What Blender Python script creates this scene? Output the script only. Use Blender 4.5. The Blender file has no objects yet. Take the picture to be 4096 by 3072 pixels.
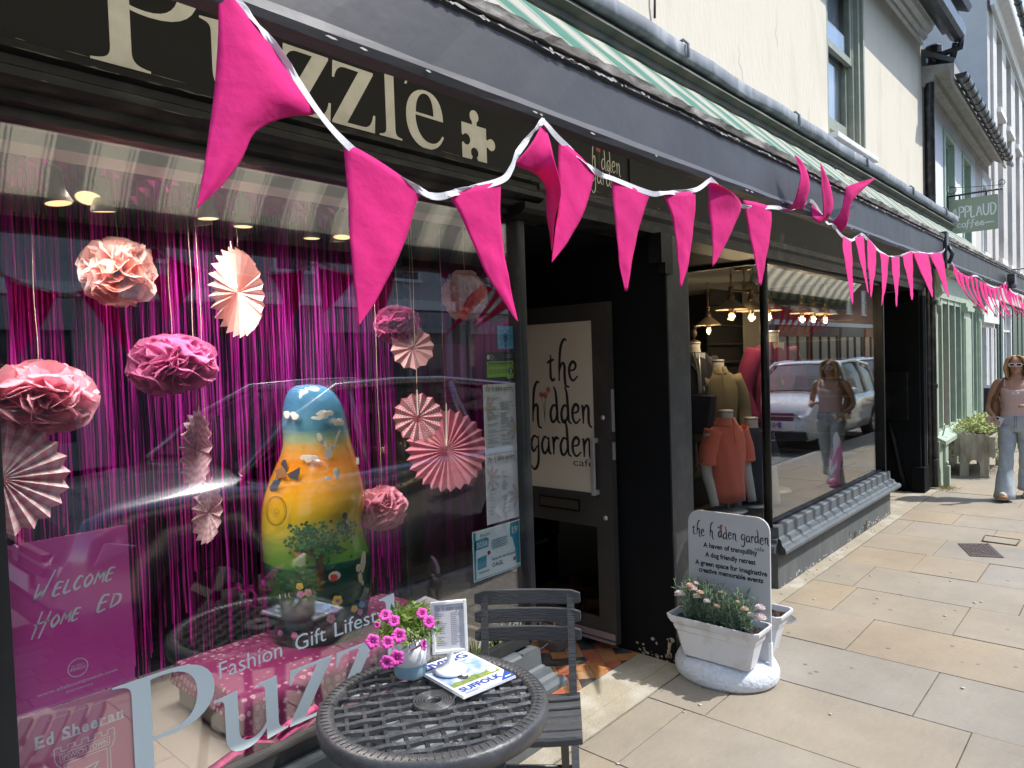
import bpy, bmesh, math, random
from mathutils import Vector, Matrix, noise
from mathutils.geometry import tessellate_polygon
random.seed(7)
R = math.radians
S = bpy.context.scene
COL = S.collection

# ---------------------------------------------------------------- camera, sky, sun, exposure
FPX, CX, CY = 2840.0, 2048.0, 1536.0
ROLL, CAMZ = R(1.9), 1.70
_hr = (math.cos(ROLL), -math.sin(ROLL)); _dn = (math.sin(ROLL), math.cos(ROLL))
_o = (4603 - CX, 1358 - CY)
PITCH = math.atan2(-(_o[0]*_dn[0] + _o[1]*_dn[1]), FPX)
def _ray0(px, py):
    qx, qy = px - CX, py - CY
    a = qx*_hr[0] + qy*_hr[1]; b = qx*_dn[0] + qy*_dn[1]
    return a, FPX*math.cos(PITCH) - b*math.sin(PITCH), -FPX*math.sin(PITCH) - b*math.cos(PITCH)
_d = _ray0(4603, 1358); YAW = math.atan2(_d[0], _d[1])
def ray(px, py):
    a, f, u = _ray0(px, py)
    return Vector((a*math.sin(YAW) + f*math.cos(YAW), -a*math.cos(YAW) + f*math.sin(YAW), u))
EYE = Vector((0, 0, CAMZ))
def PY(px, py, y): d = ray(px, py); return EYE + d*(y/d.y)
def PX(px, py, x): d = ray(px, py); return EYE + d*(x/d.x)
def PZ(px, py, z): d = ray(px, py); return EYE + d*((z-CAMZ)/d.z)

cam = bpy.data.cameras.new('camera'); camo = bpy.data.objects.new('camera', cam); COL.objects.link(camo)
cam.sensor_width = 36.0; cam.lens = FPX/4096*36.0; cam.clip_start = 0.05; cam.clip_end = 500
_f = ray(CX, CY).normalized(); _r = (ray(CX+100, CY) - ray(CX, CY)).normalized(); _u = _r.cross(_f)
camo.matrix_world = Matrix.Translation(EYE) @ Matrix((( _r.x,_u.x,-_f.x),(_r.y,_u.y,-_f.y),(_r.z,_u.z,-_f.z))).to_4x4()
S.camera = camo

SUNV = Vector((0.42, -0.63, 1.0)).normalized()
w = bpy.data.worlds.new('World'); S.world = w; w.use_nodes = True
nt = w.node_tree; bg = nt.nodes['Background']
sky = nt.nodes.new('ShaderNodeTexSky'); sky.sky_type = 'NISHITA'; sky.sun_disc = False
sky.sun_elevation = math.asin(SUNV.z); sky.sun_rotation = math.atan2(SUNV.x, SUNV.y)
nt.links.new(sky.outputs[0], bg.inputs[0]); bg.inputs[1].default_value = 0.15
sl = bpy.data.lights.new('sun', 'SUN'); sl.energy = 2.15; sl.angle = R(0.5); sl.color = (1.0, 0.965, 0.92)
so = bpy.data.objects.new('sun', sl); COL.objects.link(so)
so.rotation_euler = SUNV.to_track_quat('Z', 'Y').to_euler(); so.location = SUNV*30
vs = S.view_settings; vs.view_transform = 'Standard'; vs.look = 'None'; vs.exposure = 1.25; vs.gamma = 1.0
vs.use_curve_mapping = False
S.cycles.max_bounces = 10; S.cycles.transparent_max_bounces = 24; S.cycles.glossy_bounces = 5
S.cycles.diffuse_bounces = 4; S.cycles.caustics_reflective = False; S.cycles.caustics_refractive = False
S.cycles.sample_clamp_indirect = 4.0; S.cycles.use_denoising = True

# ---------------------------------------------------------------- materials
MATS = {}
def mat(name, col, rough=0.6, metal=0.0, var=0.0, vscale=6.0, bump=0.0, bscale=60.0, spec=0.5, dirt=None, dscale=3.0,
        trans=0.0, coat=0.0, island=0.0, emit=None, estr=0.0, stretch=None, damt=0.5, sheen=0.0):
    if name in MATS: return MATS[name]
    m = bpy.data.materials.new(name); m.use_nodes = True; t = m.node_tree; N = t.nodes; L = t.links
    b = N['Principled BSDF']; out = N['Material Output']
    b.inputs['Base Color'].default_value = (*col, 1); b.inputs['Roughness'].default_value = rough
    b.inputs['Metallic'].default_value = metal; b.inputs['Specular IOR Level'].default_value = spec
    b.inputs['Coat Weight'].default_value = coat; b.inputs['Sheen Weight'].default_value = sheen
    if emit: b.inputs['Emission Color'].default_value = (*emit, 1); b.inputs['Emission Strength'].default_value = estr
    tc = N.new('ShaderNodeTexCoord'); vec = tc.outputs['Object']
    if stretch:
        mp = N.new('ShaderNodeMapping'); mp.inputs['Scale'].default_value = stretch
        L.new(vec, mp.inputs[0]); vec = mp.outputs[0]
    src = None
    if var or dirt or island:
        rgb = N.new('ShaderNodeRGB'); rgb.outputs[0].default_value = (*col, 1); src = rgb.outputs[0]
    if var:
        n = N.new('ShaderNodeTexNoise'); n.inputs['Scale'].default_value = vscale; n.inputs['Detail'].default_value = 6
        L.new(vec, n.inputs['Vector'])
        h = N.new('ShaderNodeHueSaturation'); mr = N.new('ShaderNodeMapRange')
        mr.inputs['From Min'].default_value = .25; mr.inputs['From Max'].default_value = .75
        mr.inputs['To Min'].default_value = 1-var; mr.inputs['To Max'].default_value = 1+var
        L.new(n.outputs['Fac'], mr.inputs['Value']); L.new(mr.outputs[0], h.inputs['Value']); L.new(src, h.inputs['Color']); src = h.outputs[0]
    if island:
        g = N.new('ShaderNodeNewGeometry'); h = N.new('ShaderNodeHueSaturation'); mr = N.new('ShaderNodeMapRange')
        mr.inputs['To Min'].default_value = 1-island; mr.inputs['To Max'].default_value = 1+island
        L.new(g.outputs['Random Per Island'], mr.inputs['Value']); L.new(mr.outputs[0], h.inputs['Value']); L.new(src, h.inputs['Color']); src = h.outputs[0]
    if dirt:
        n = N.new('ShaderNodeTexNoise'); n.inputs['Scale'].default_value = dscale; n.inputs['Detail'].default_value = 8
        L.new(vec, n.inputs['Vector'])
        cr = N.new('ShaderNodeValToRGB'); cr.color_ramp.elements[0].position = .5; cr.color_ramp.elements[1].position = .68
        L.new(n.outputs['Fac'], cr.inputs[0]); mm = N.new('ShaderNodeMath'); mm.operation = 'MULTIPLY'; mm.inputs[1].default_value = damt
        L.new(cr.outputs[0], mm.inputs[0])
        mx = N.new('ShaderNodeMixRGB'); mx.inputs[2].default_value = (*dirt, 1); L.new(mm.outputs[0], mx.inputs[0]); L.new(src, mx.inputs[1]); src = mx.outputs[0]
    if src: L.new(src, b.inputs['Base Color'])
    if bump:
        n = N.new('ShaderNodeTexNoise'); n.inputs['Scale'].default_value = bscale; n.inputs['Detail'].default_value = 5
        L.new(vec, n.inputs['Vector']); bp = N.new('ShaderNodeBump'); bp.inputs['Strength'].default_value = bump; bp.inputs['Distance'].default_value = .01
        L.new(n.outputs['Fac'], bp.inputs['Height']); L.new(bp.outputs[0], b.inputs['Normal'])
    if trans:
        tr = N.new('ShaderNodeBsdfTranslucent'); tr.inputs[0].default_value = (*col, 1); ms = N.new('ShaderNodeMixShader'); ms.inputs[0].default_value = trans
        if src: L.new(src, tr.inputs[0])
        L.new(b.outputs[0], ms.inputs[1]); L.new(tr.outputs[0], ms.inputs[2]); L.new(ms.outputs[0], out.inputs[0])
    m['b'] = 1
    MATS[name] = m; return m
def nodes(m): return m.node_tree.nodes, m.node_tree.links, m.node_tree.nodes['Principled BSDF']
def glass(name, tint=(1, 1, 1), f0=.04, wob=0.0):
    if name in MATS: return MATS[name]
    m = bpy.data.materials.new(name); m.use_nodes = True; N = m.node_tree.nodes; L = m.node_tree.links
    N.remove(N['Principled BSDF']); out = N['Material Output']
    g = N.new('ShaderNodeNewGeometry'); d = N.new('ShaderNodeVectorMath'); d.operation = 'DOT_PRODUCT'
    L.new(g.outputs['Incoming'], d.inputs[0]); L.new(g.outputs['Normal'], d.inputs[1])
    def M(op, a, b=None):
        n = N.new('ShaderNodeMath'); n.operation = op
        for i, v in enumerate((a, b)):
            if v is None: continue
            if isinstance(v, (int, float)): n.inputs[i].default_value = v
            else: L.new(v, n.inputs[i])
        return n.outputs[0]
    c = M('ABSOLUTE', d.outputs['Value']); f = M('ADD', M('MULTIPLY', M('POWER', M('SUBTRACT', 1, c), 5), 1-f0), f0)
    tr = N.new('ShaderNodeBsdfTransparent'); tr.inputs[0].default_value = (*tint, 1)
    gl = N.new('ShaderNodeBsdfGlossy'); gl.inputs['Roughness'].default_value = 0.0
    if wob:
        tc = N.new('ShaderNodeTexCoord'); n = N.new('ShaderNodeTexNoise'); n.inputs['Scale'].default_value = 1.6; n.inputs['Detail'].default_value = 1
        L.new(tc.outputs['Object'], n.inputs['Vector']); bp = N.new('ShaderNodeBump'); bp.inputs['Strength'].default_value = wob; bp.inputs['Distance'].default_value = .01
        L.new(n.outputs['Fac'], bp.inputs['Height']); L.new(bp.outputs[0], gl.inputs['Normal'])
    ms = N.new('ShaderNodeMixShader'); L.new(f, ms.inputs[0]); L.new(tr.outputs[0], ms.inputs[1]); L.new(gl.outputs[0], ms.inputs[2]); L.new(ms.outputs[0], out.inputs[0])
    MATS[name] = m; return m

# ---------------------------------------------------------------- mesh builder
class MB:
    def __init__(s): s.v = []; s.f = []; s.m = []; s.cur = 0; s.sm = []
    def add(s, vs, fs, smooth=False):
        o = len(s.v); s.v += [tuple(v) for v in vs]
        for f in fs: s.f.append(tuple(i+o for i in f)); s.m.append(s.cur); s.sm.append(smooth)
        return s
    def box(s, a, b, M=None):
        x0, y0, z0 = a; x1, y1, z1 = b
        vs = [Vector(p) for p in ((x0,y0,z0),(x1,y0,z0),(x1,y1,z0),(x0,y1,z0),(x0,y0,z1),(x1,y0,z1),(x1,y1,z1),(x0,y1,z1))]
        if M: vs = [M @ v for v in vs]
        return s.add(vs, [(0,3,2,1),(4,5,6,7),(0,1,5,4),(1,2,6,5),(2,3,7,6),(3,0,4,7)])
    def bbox(s, a, b, r, M=None):   # box with chamfered edges
        bm = bmesh.new(); bmesh.ops.create_cube(bm, size=1)
        for v in bm.verts: v.co = Vector([(a[i]+b[i])/2 + v.co[i]*(b[i]-a[i]) for i in range(3)])
        bmesh.ops.bevel(bm, geom=bm.edges[:], offset=r, segments=2, affect='EDGES', profile=.6)
        bm.verts.index_update(); vs = [M @ v.co if M else v.co.copy() for v in bm.verts]
        s.add(vs, [[v.index for v in f.verts] for f in bm.faces]); bm.free(); return s
    def quad(s, *p): return s.add(p, [tuple(range(len(p)))])
    def prism(s, pts, ext):        # planar polygon (list of Vector) extruded by vector ext
        n = len(pts); ext = Vector(ext); vs = [Vector(p) for p in pts] + [Vector(p)+ext for p in pts]
        return s.add(vs, [tuple(range(n-1, -1, -1)), tuple(range(n, 2*n))] + [(i, (i+1) % n, n+(i+1) % n, n+i) for i in range(n)])
    def extr_x(s, prof, x0, x1):   # profile [(y,z)] extruded along x
        return s.prism([Vector((x0, y, z)) for y, z in prof], (x1-x0, 0, 0))
    def tube(s, pts, r, n=8, cap=True, smooth=True, flat=1.0):
        pts = [Vector(p) for p in pts]; rr = r if isinstance(r, (list, tuple)) else [r]*len(pts); vs = []; fs = []; up = None
        for i, p in enumerate(pts):
            d = (pts[min(i+1, len(pts)-1)] - pts[max(i-1, 0)]).normalized()
            if up is None: up = d.orthogonal().normalized()
            else:
                up = up - d*up.dot(d); up = up.normalized() if up.length > 1e-6 else d.orthogonal().normalized()
            q = d.cross(up)
            for k in range(n):
                a = 2*math.pi*k/n; vs.append(p + (up*math.cos(a) + q*math.sin(a)*flat)*rr[i])
        for i in range(len(pts)-1):
            for k in range(n): fs.append((i*n+k, i*n+(k+1) % n, (i+1)*n+(k+1) % n, (i+1)*n+k))
        if cap: fs += [tuple(range(n-1, -1, -1)), tuple(range((len(pts)-1)*n, len(pts)*n))]
        return s.add(vs, fs, smooth)
    def lathe(s, prof, c=(0, 0, 0), n=24, smooth=True, M=None, sx=1, sy=1, cap=False):   # prof [(r,z)]
        c = Vector(c); vs = []; fs = []
        for r, z in prof:
            for k in range(n):
                a = 2*math.pi*k/n; v = Vector((r*math.cos(a)*sx, r*math.sin(a)*sy, z)); vs.append(c + (M @ v if M else v))
        for i in range(len(prof)-1):
            for k in range(n): fs.append((i*n+k, i*n+(k+1) % n, (i+1)*n+(k+1) % n, (i+1)*n+k))
        if cap: fs += [tuple(range(n-1, -1, -1)), tuple(range((len(prof)-1)*n, len(prof)*n))]
        return s.add(vs, fs, smooth)
    def loft(s, rings, smooth=True, cap=True):
        n = len(rings[0]); vs = [v for r in rings for v in r]; fs = []
        for i in range(len(rings)-1):
            for k in range(n): fs.append((i*n+k, i*n+(k+1) % n, (i+1)*n+(k+1) % n, (i+1)*n+k))
        if cap: fs += [tuple(range(n-1, -1, -1)), tuple(range((len(rings)-1)*n, len(rings)*n))]
        return s.add(vs, fs, smooth)
    def grid(s, rows, smooth=True):
        n = len(rows[0]); vs = [v for r in rows for v in r]
        return s.add(vs, [(i*n+k, i*n+k+1, (i+1)*n+k+1, (i+1)*n+k) for i in range(len(rows)-1) for k in range(n-1)], smooth)
    def sph(s, c, r, n=12, m=8, sx=1, sy=1, sz=1):
        prof = [(r*max(math.sin(math.pi*i/m), 1e-4), -r*math.cos(math.pi*i/m)*sz) for i in range(m+1)]
        return s.lathe(prof, c, n, True, None, sx, sy)
    def build(s, name, mats, parent=None, world=True, solid=0, bevel=0, sub=0):
        me = bpy.data.meshes.new(name); me.from_pydata(s.v, [], s.f); me.update()
        for m in (mats if isinstance(mats, (list, tuple)) else [mats]): me.materials.append(m)
        if len(me.polygons) == len(s.m):
            me.polygons.foreach_set('material_index', s.m); me.polygons.foreach_set('use_smooth', s.sm)
        o = bpy.data.objects.new(name, me); COL.objects.link(o)
        if parent:
            o.parent = parent
            if world: o.matrix_parent_inverse = WI.get(parent.name, Matrix())
        if solid:
            q = o.modifiers.new('solid', 'SOLIDIFY'); q.thickness = solid; q.offset = 0
        if bevel:
            q = o.modifiers.new('bevel', 'BEVEL'); q.width = bevel; q.segments = 2; q.limit_method = 'ANGLE'
        if sub:
            q = o.modifiers.new('sub', 'SUBSURF'); q.levels = sub; q.render_levels = sub
        WI[o.name] = WI.get(parent.name, Matrix()) if (parent and not world) else Matrix()
        if parent and world: WI[o.name] = Matrix()
        return o
WI = {}
def tag(o, label=None, cat=None, group=None, kind=None):
    if label: o['label'] = label
    if cat: o['category'] = cat
    if group: o['group'] = group
    if kind: o['kind'] = kind
    return o
def thing(name, label, cat, loc=(0, 0, 0), group=None, rz=0):
    o = bpy.data.objects.new(name, None); COL.objects.link(o); o.location = loc; o.rotation_euler = (0, 0, rz); o.empty_display_size = .1
    WI[o.name] = (Matrix.Translation(Vector(loc)) @ Matrix.Rotation(rz, 4, 'Z')).inverted()
    return tag(o, label, cat, group)
def copy_tree(o, parent=None):
    c = o.copy(); COL.objects.link(c); c.parent = parent
    for ch in o.children: copy_tree(ch, c)
    return c
def placed(src, loc, rz=0, label=None, sc=1):
    c = copy_tree(src); c.location = loc; c.rotation_euler = (0, 0, rz); c.scale = (sc, sc, sc)
    if label: c['label'] = label
    return c

# ---------------------------------------------------------------- drawing on flat faces
class Fr:      # frame on a surface: origin, right, up, outward
    def __init__(s, o, u, v, n=None):
        s.o = Vector(o); s.u = Vector(u).normalized(); s.v = Vector(v).normalized(); s.n = Vector(n).normalized() if n else s.u.cross(s.v)
    def __call__(s, a, b, c=0): return s.o + s.u*a + s.v*b + s.n*c
def poly(mb, fr, loops, h=.0006, lift=0, sx=1, sy=1, ox=0, oy=0):
    loops = [[(ox + x*sx, oy + y*sy) for x, y in lp] for lp in loops]
    tri = tessellate_polygon([[Vector((x, y, 0)) for x, y in lp] for lp in loops])
    flat = [p for lp in loops for p in lp]; n = len(flat)
    vs = [fr(x, y, lift + h) for x, y in flat] + [fr(x, y, lift) for x, y in flat]
    fs = []
    for a, b, c in tri:
        A, B, C = flat[a], flat[b], flat[c]
        if (B[0]-A[0])*(C[1]-A[1]) - (B[1]-A[1])*(C[0]-A[0]) < 0: a, c = c, a
        fs.append((a, b, c))
    o = 0
    for lp in loops:
        k = len(lp)
        for i in range(k): fs.append((o+i, o+(i+1) % k, n+o+(i+1) % k, n+o+i))
        o += k
    mb.add(vs, fs)
def path(d):      # 'x y L x y C x y x y x y Z ...' -> list of loops
    t = d.split(); i = 0; loops = []; cur = []; cmd = 'L'
    while i < len(t):
        if t[i] == 'Z': loops.append(cur); cur = []; cmd = 'L'; i += 1; continue
        if t[i] in 'LC': cmd = t[i]; i += 1; continue
        if cmd == 'L': cur.append((float(t[i]), float(t[i+1]))); i += 2
        else:
            p0 = cur[-1]; a = [float(x) for x in t[i:i+6]]; i += 6
            for k in range(1, 9):
                q = k/8; r = 1-q
                cur.append((r**3*p0[0]+3*r*r*q*a[0]+3*r*q*q*a[2]+q**3*a[4], r**3*p0[1]+3*r*r*q*a[1]+3*r*q*q*a[3]+q**3*a[5]))
    if cur: loops.append(cur)
    return loops
def smooth_pts(p, k=5):
    if len(p) < 3: return [Vector(x) for x in p]
    P = [Vector(x) for x in p]; P = [P[0]*2-P[1]] + P + [P[-1]*2-P[-2]]; o = []
    for i in range(1, len(P)-2):
        for j in range(k):
            t = j/k; a, b, c, d = P[i-1:i+3]
            o.append(.5*((2*b) + (c-a)*t + (2*a-5*b+4*c-d)*t*t + (3*b-a-3*c+d)*t**3))
    o.append(P[-2]); return o
def stroke(mb, fr, pts, w0, w1=None, h=.0005, lift=0, sx=1, sy=1, ox=0, oy=0, sh=0, wm=None):
    P = smooth_pts([(ox + (x + sh*y)*sx, oy + y*sy, 0) for x, y in pts]); n = len(P); w1 = w0 if w1 is None else w1
    L = []; Q = []
    for i, p in enumerate(P):
        d = P[min(i+1, n-1)] - P[max(i-1, 0)]; d = d.normalized() if d.length > 1e-9 else Vector((1, 0, 0)); t = i/(n-1)
        wd = (w0 + (w1-w0)*t)/2
        if wm: wd = (wm*math.sin(math.pi*min(max(t, .04), .96)) + w0*(1-math.sin(math.pi*t)))/2
        L.append((p.x - d.y*wd, p.y + d.x*wd)); Q.append((p.x + d.y*wd, p.y - d.x*wd))
    vs = [fr(a, b, lift+h) for a, b in L] + [fr(a, b, lift+h) for a, b in Q]
    mb.add(vs, [(i, n+i, n+i+1, i+1) for i in range(n-1)])
HAND = {
 't': (.85, [[(.42,1.95),(.36,1.0),(.38,.25),(.6,.05),(.8,.22)], [(0,1.35),(.35,1.5),(.75,1.62)]]),
 'h': (1.35, [[(1.25,3.0),(.95,3.05),(.62,2.5),(.45,1.3),(.38,0)], [(.42,.7),(.7,1.3),(.95,1.15),(.95,.3),(1.05,-.35),(1.4,-.45)]]),
 'e': (1.0, [[(.12,.75),(.6,.85),(.72,1.2),(.42,1.4),(.1,1.0),(.12,.35),(.45,.02),(.9,.35)]]),
 'd': (1.2, [[(.78,1.15),(.4,1.3),(.08,.75),(.2,.1),(.55,.15),(.8,.7)], [(.5,2.7),(.72,2.2),(.8,1.0),(.85,.2),(1.15,-.05)]]),
 'n': (1.15, [[(.05,1.35),(.2,1.1),(.2,0)], [(.2,.75),(.5,1.3),(.75,1.15),(.75,.3),(.85,-.1),(1.1,-.25)]]),
 'g': (1.15, [[(.8,1.2),(.38,1.32),(.08,.75),(.3,.15),(.75,.6)], [(.85,1.35),(.85,.2),(.75,-.8),(.35,-1.25),(-.05,-.9)]]),
 'a': (1.1, [[(.78,1.15),(.38,1.3),(.08,.7),(.25,.08),(.6,.25),(.8,.8)], [(.82,1.3),(.8,.3),(1.05,0)]]),
 'r': (.85, [[(.05,1.35),(.2,1.1),(.2,0)], [(.2,.8),(.45,1.28),(.8,1.2)]]),
 '*': (1.0, []), ' ': (.9, [])}
def hand(mb, fr, s, x, y, u, w=.16, lift=0, h=.0005, jit=0, sx=1):     # hand-drawn lettering, u = x-height
    x0 = x; fl = None
    for i, c in enumerate(s):
        if c == '*': fl = (x + .45*u*sx, y)
        adv, st = HAND[c]; dy = jit*u*math.sin(i*2.4)
        for p in st: stroke(mb, fr, p, w*u*.45, lift=lift, h=h, sx=u*sx, sy=u, ox=x, oy=y+dy, wm=w*u)
        x += adv*u*sx
    return x - x0, fl
def daisies(mb_s, mb_f, fr, x, y, u, lift=0):
    for k, (dx, dz, lean) in enumerate(((-.35, 2.5, -.1), (.1, 2.45, 0), (.5, 2.95, .12))):
        stroke(mb_s, fr, [(0, 0), (lean, dz*.5/1), (dx, dz)], .05*u, lift=lift, sx=u, sy=u, ox=x, oy=y)
        for a in range(8):
            an = a*math.pi/4 + k; c, s_ = math.cos(an), math.sin(an)
            poly(mb_f, fr, [[(x+u*(dx+c*.06-s_*.05), y+u*(dz+s_*.06+c*.05)), (x+u*(dx+c*.06+s_*.05), y+u*(dz+s_*.06-c*.05)), (x+u*(dx+c*.3+s_*.04), y+u*(dz+s_*.3-c*.04)), (x+u*(dx+c*.3-s_*.04), y+u*(dz+s_*.3+c*.04))]], lift=lift)
_tc = {}
def text_mesh(s, bold=0, shear=0, space=1):
    k = (s, bold, shear, space)
    if k not in _tc:
        cu = bpy.data.curves.new('t', 'FONT'); cu.body = s; cu.size = 1.0; cu.align_x = 'LEFT'; cu.offset = bold; cu.shear = shear; cu.space_character = space; cu.resolution_u = 3
        ob = bpy.data.objects.new('t', cu); COL.objects.link(ob); dg = bpy.context.evaluated_depsgraph_get()
        me = bpy.data.meshes.new_from_object(ob.evaluated_get(dg))
        vs = [v.co.copy() for v in me.vertices]; fs = [tuple(p.vertices) for p in me.polygons]
        bpy.data.objects.remove(ob); bpy.data.curves.remove(cu); bpy.data.meshes.remove(me)
        _tc[k] = (vs, fs)
    return _tc[k]
def text(mb, fr, s, x, y, cap, w=None, align='L', bold=0, shear=0, lift=0, h=.0005, space=1, rot=0):    # cap = capital height
    vs, fs = text_mesh(s, bold, shear, space)
    if not vs: return 0
    xs = [v.x for v in vs]; x0, x1 = min(xs), max(xs); k = cap/.70; kx = k if w is None else w/max(x1-x0, 1e-6)
    W = (x1-x0)*kx; off = {'L': 0, 'C': -W/2, 'R': -W}[align]; c, s_ = math.cos(rot), math.sin(rot); o = []
    for v in vs:
        a = (v.x-x0)*kx + off; b = v.y*k; o.append(fr(x + a*c - b*s_, y + a*s_ + b*c, lift+h))
    mb.add(o, fs); return W
def rrect(w, h, r, n=5, x=0, y=0):
    p = []
    for cx, cy, a0 in ((w-r, h-r, 0), (r, h-r, 90), (r, r, 180), (w-r, r, 270)):
        for i in range(n+1): a = R(a0 + 90*i/n); p.append((x+cx+r*math.cos(a), y+cy+r*math.sin(a)))
    return p
def disc(cx, cy, r, n=20, a0=0, ry=None): return [(cx+r*math.cos(a0+2*math.pi*i/n), cy+(ry or r)*math.sin(a0+2*math.pi*i/n)) for i in range(n)]
def ring(cx, cy, r, t, n=24): return [disc(cx, cy, r, n), disc(cx, cy, r-t, n)[::-1]]
# ---------------------------------------------------------------- materials in use
M_fascia = mat('sign_black_brown', (.0105, .0095, .0085), .6, spec=.25, var=.15, vscale=3, bump=.15, bscale=25)
M_black = mat('black_gloss_paint', (.0055, .006, .007), .42, spec=.22, var=.25, vscale=5, bump=.12, bscale=30, dirt=(.035, .033, .03), dscale=4)
M_blackw = mat('black_matt_wall', (.0045, .005, .006), .7, spec=.15, var=.2, bump=.15, bscale=20)
M_frame = mat('dark_grey_frame_paint', (.019, .021, .022), .5, var=.2, vscale=9, dirt=(.10, .10, .095), dscale=7, damt=.35)
M_post = mat('pillar_grey_paint', (.038, .039, .040), .5, var=.15, bump=.1, bscale=40, dirt=(.12, .115, .10), dscale=11, damt=.3)
M_plinth = mat('plinth_grey_render', (.095, .105, .106), .8, var=.12, vscale=4, bump=.35, bscale=30, dirt=(.17, .17, .16), dscale=5, damt=.5, stretch=(1, 1, .35))
M_sill = mat('sill_blue_grey_paint', (.092, .108, .118), .5, var=.08, vscale=8, bump=.12, bscale=18, dirt=(.15, .165, .17), dscale=14, damt=.4)
M_board = mat('awning_board_grey_paint', (.044, .043, .046), .5, var=.08, vscale=5, bump=.2, bscale=12, dirt=(.075, .072, .076), dscale=4, damt=.4)
M_oldwood = mat('flaking_timber', (.11, .10, .085), .85, var=.5, vscale=22, bump=.8, bscale=40, dirt=(.42, .40, .36), dscale=26, damt=.8, stretch=(.25, 1, 1))
M_cream = mat('cream_render', (.66, .605, .485), .9, var=.05, vscale=2.2, bump=.45, bscale=20, dirt=(.50, .45, .36), dscale=2.2, damt=.5, stretch=(1.6, 1.6, .5))
M_lead = mat('lead_flashing', (.19, .205, .22), .55, var=.25, vscale=12, bump=.3, bscale=15, dirt=(.42, .45, .46), dscale=10, damt=.7, stretch=(1, 1, .3))
M_greenwood = mat('weathered_green_gutter_board', (.115, .115, .095), .8, var=.25, vscale=10, dirt=(.06, .06, .05), dscale=6, damt=.7, bump=.3, bscale=20)
M_castiron = mat('black_cast_iron', (.020, .021, .024), .35, var=.4, vscale=9, bump=.25, bscale=25, dirt=(.14, .13, .12), dscale=12, damt=.45)
M_olive = mat('olive_window_paint', (.28, .30, .23), .5, var=.08, vscale=9, dirt=(.42, .42, .36), dscale=12, damt=.4)
M_white = mat('white_paint', (.72, .72, .69), .55, var=.05, dirt=(.5, .49, .44), dscale=8, damt=.4)
M_rough = mat('white_roughcast', (.72, .73, .74), .95, var=.25, vscale=38, bump=1.0, bscale=55)
M_green = mat('sage_green_paint', (.34, .42, .325), .5, var=.07, vscale=6, dirt=(.48, .58, .46), dscale=9, damt=.4)
M_dkgreen = mat('dark_green_paint', (.07, .11, .085), .5)
M_far = mat('grey_cream_render', (.56, .53, .48), .9, var=.07, vscale=2, bump=.5, bscale=25, dirt=(.40, .38, .35), dscale=2.5, damt=.5)
M_farside = mat('grey_cement_render', (.50, .47, .43), .95, var=.12, vscale=1.6, bump=.6, bscale=14)
M_glass = glass('shop_glass', (.97, .985, .98), f0=.145)
M_glassw = glass('old_sash_glass', (.95, .97, .97), f0=.11, wob=.15)
M_ceil = mat('off_white_ceiling', (.50, .485, .44), .85, var=.04)
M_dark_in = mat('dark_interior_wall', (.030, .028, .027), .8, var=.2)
M_voile = mat('white_voile_curtain', (.85, .86, .90), .9, trans=.3)
M_chrome = mat('brushed_steel', (.50, .50, .50), .42, metal=.55, var=.1, vscale=30)
M_kick = mat('pale_metal_strip', (.42, .36, .38), .4, metal=.6)
M_cream_letter = mat('cream_sign_letter', (.68, .655, .56), .65, var=.10, vscale=18, dirt=(.55, .52, .43), dscale=16, damt=.5)
M_hc_letter = mat('cream_vinyl_letter', (.60, .57, .46), .6)
M_ink = mat('black_ink', (.012, .012, .014), .6)
M_red = mat('red_ink', (.42, .05, .06), .7)
M_stem = mat('dark_green_ink', (.09, .10, .05), .7)

def struct(name, mb, m, **k): o = mb.build(name, m, **k); return tag(o, kind='structure')
# ---------------------------------------------------------------- ground
g = MB(); g.box((-60, -120, -.30), (160, -.11, -.125)); road = None
M_road = mat('asphalt', (.085, .083, .08), .9, var=.2, vscale=3, bump=.6, bscale=90, dirt=(.15, .145, .135), dscale=2)
struct('road', g, M_road)
# setts along the kerb: individual stones
M_sett = mat('granite_setts', (.22, .21, .20), .8, island=.25, bump=.5, bscale=40, var=.15, vscale=12)
g = MB(); x = -2.0; rnd = random.Random(3)
for r_ in range(9):
    y1 = -.125 - r_*.16; x = -3 + rnd.random()*.2
    while x < 18:
        L_ = rnd.uniform(.17, .28); g.bbox((x, y1-.15, -.16), (x+L_-.012, y1, -.118+rnd.uniform(0, .004)), .008); x += L_
struct('road_setts', g, M_sett)
g = MB(); x = -3.0
while x < 20: g.bbox((x, -.118, -.3), (x+.905, .0, .0), .012); x += .915
struct('kerb', g, mat('granite_kerb', (.36, .34, .32), .8, var=.1, vscale=20, bump=.3, island=.08, bscale=50))
M_slab = mat('yorkstone_slab', (.30, .265, .208), .8, var=.10, vscale=2.5, bump=.3, bscale=35, dirt=(.29, .28, .255), dscale=1.5, damt=1.0, island=.10)
# per-slab hue: blend buff and grey by island
N, L, B = nodes(M_slab); gg = N.new('ShaderNodeNewGeometry'); cr = N.new('ShaderNodeValToRGB')
cr.color_ramp.elements[0].color = (.345, .272, .18, 1); cr.color_ramp.elements[1].color = (.27, .25, .215, 1)
e = cr.color_ramp.elements.new(.5); e.color = (.31, .26, .19, 1); L.new(gg.outputs['Random Per Island'], cr.inputs[0])
mx = N.new('ShaderNodeMixRGB'); mx.inputs[0].default_value = .7; lk = B.inputs['Base Color'].links[0].from_socket
L.new(lk, mx.inputs[1]); L.new(cr.outputs[0], mx.inputs[2])
nz = N.new('ShaderNodeTexNoise'); nz.inputs['Scale'].default_value = 1.1; nz.inputs['Detail'].default_value = 9; nz.inputs['Roughness'].default_value = .7
tcn = N.new('ShaderNodeTexCoord'); L.new(tcn.outputs['Object'], nz.inputs['Vector'])
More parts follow.
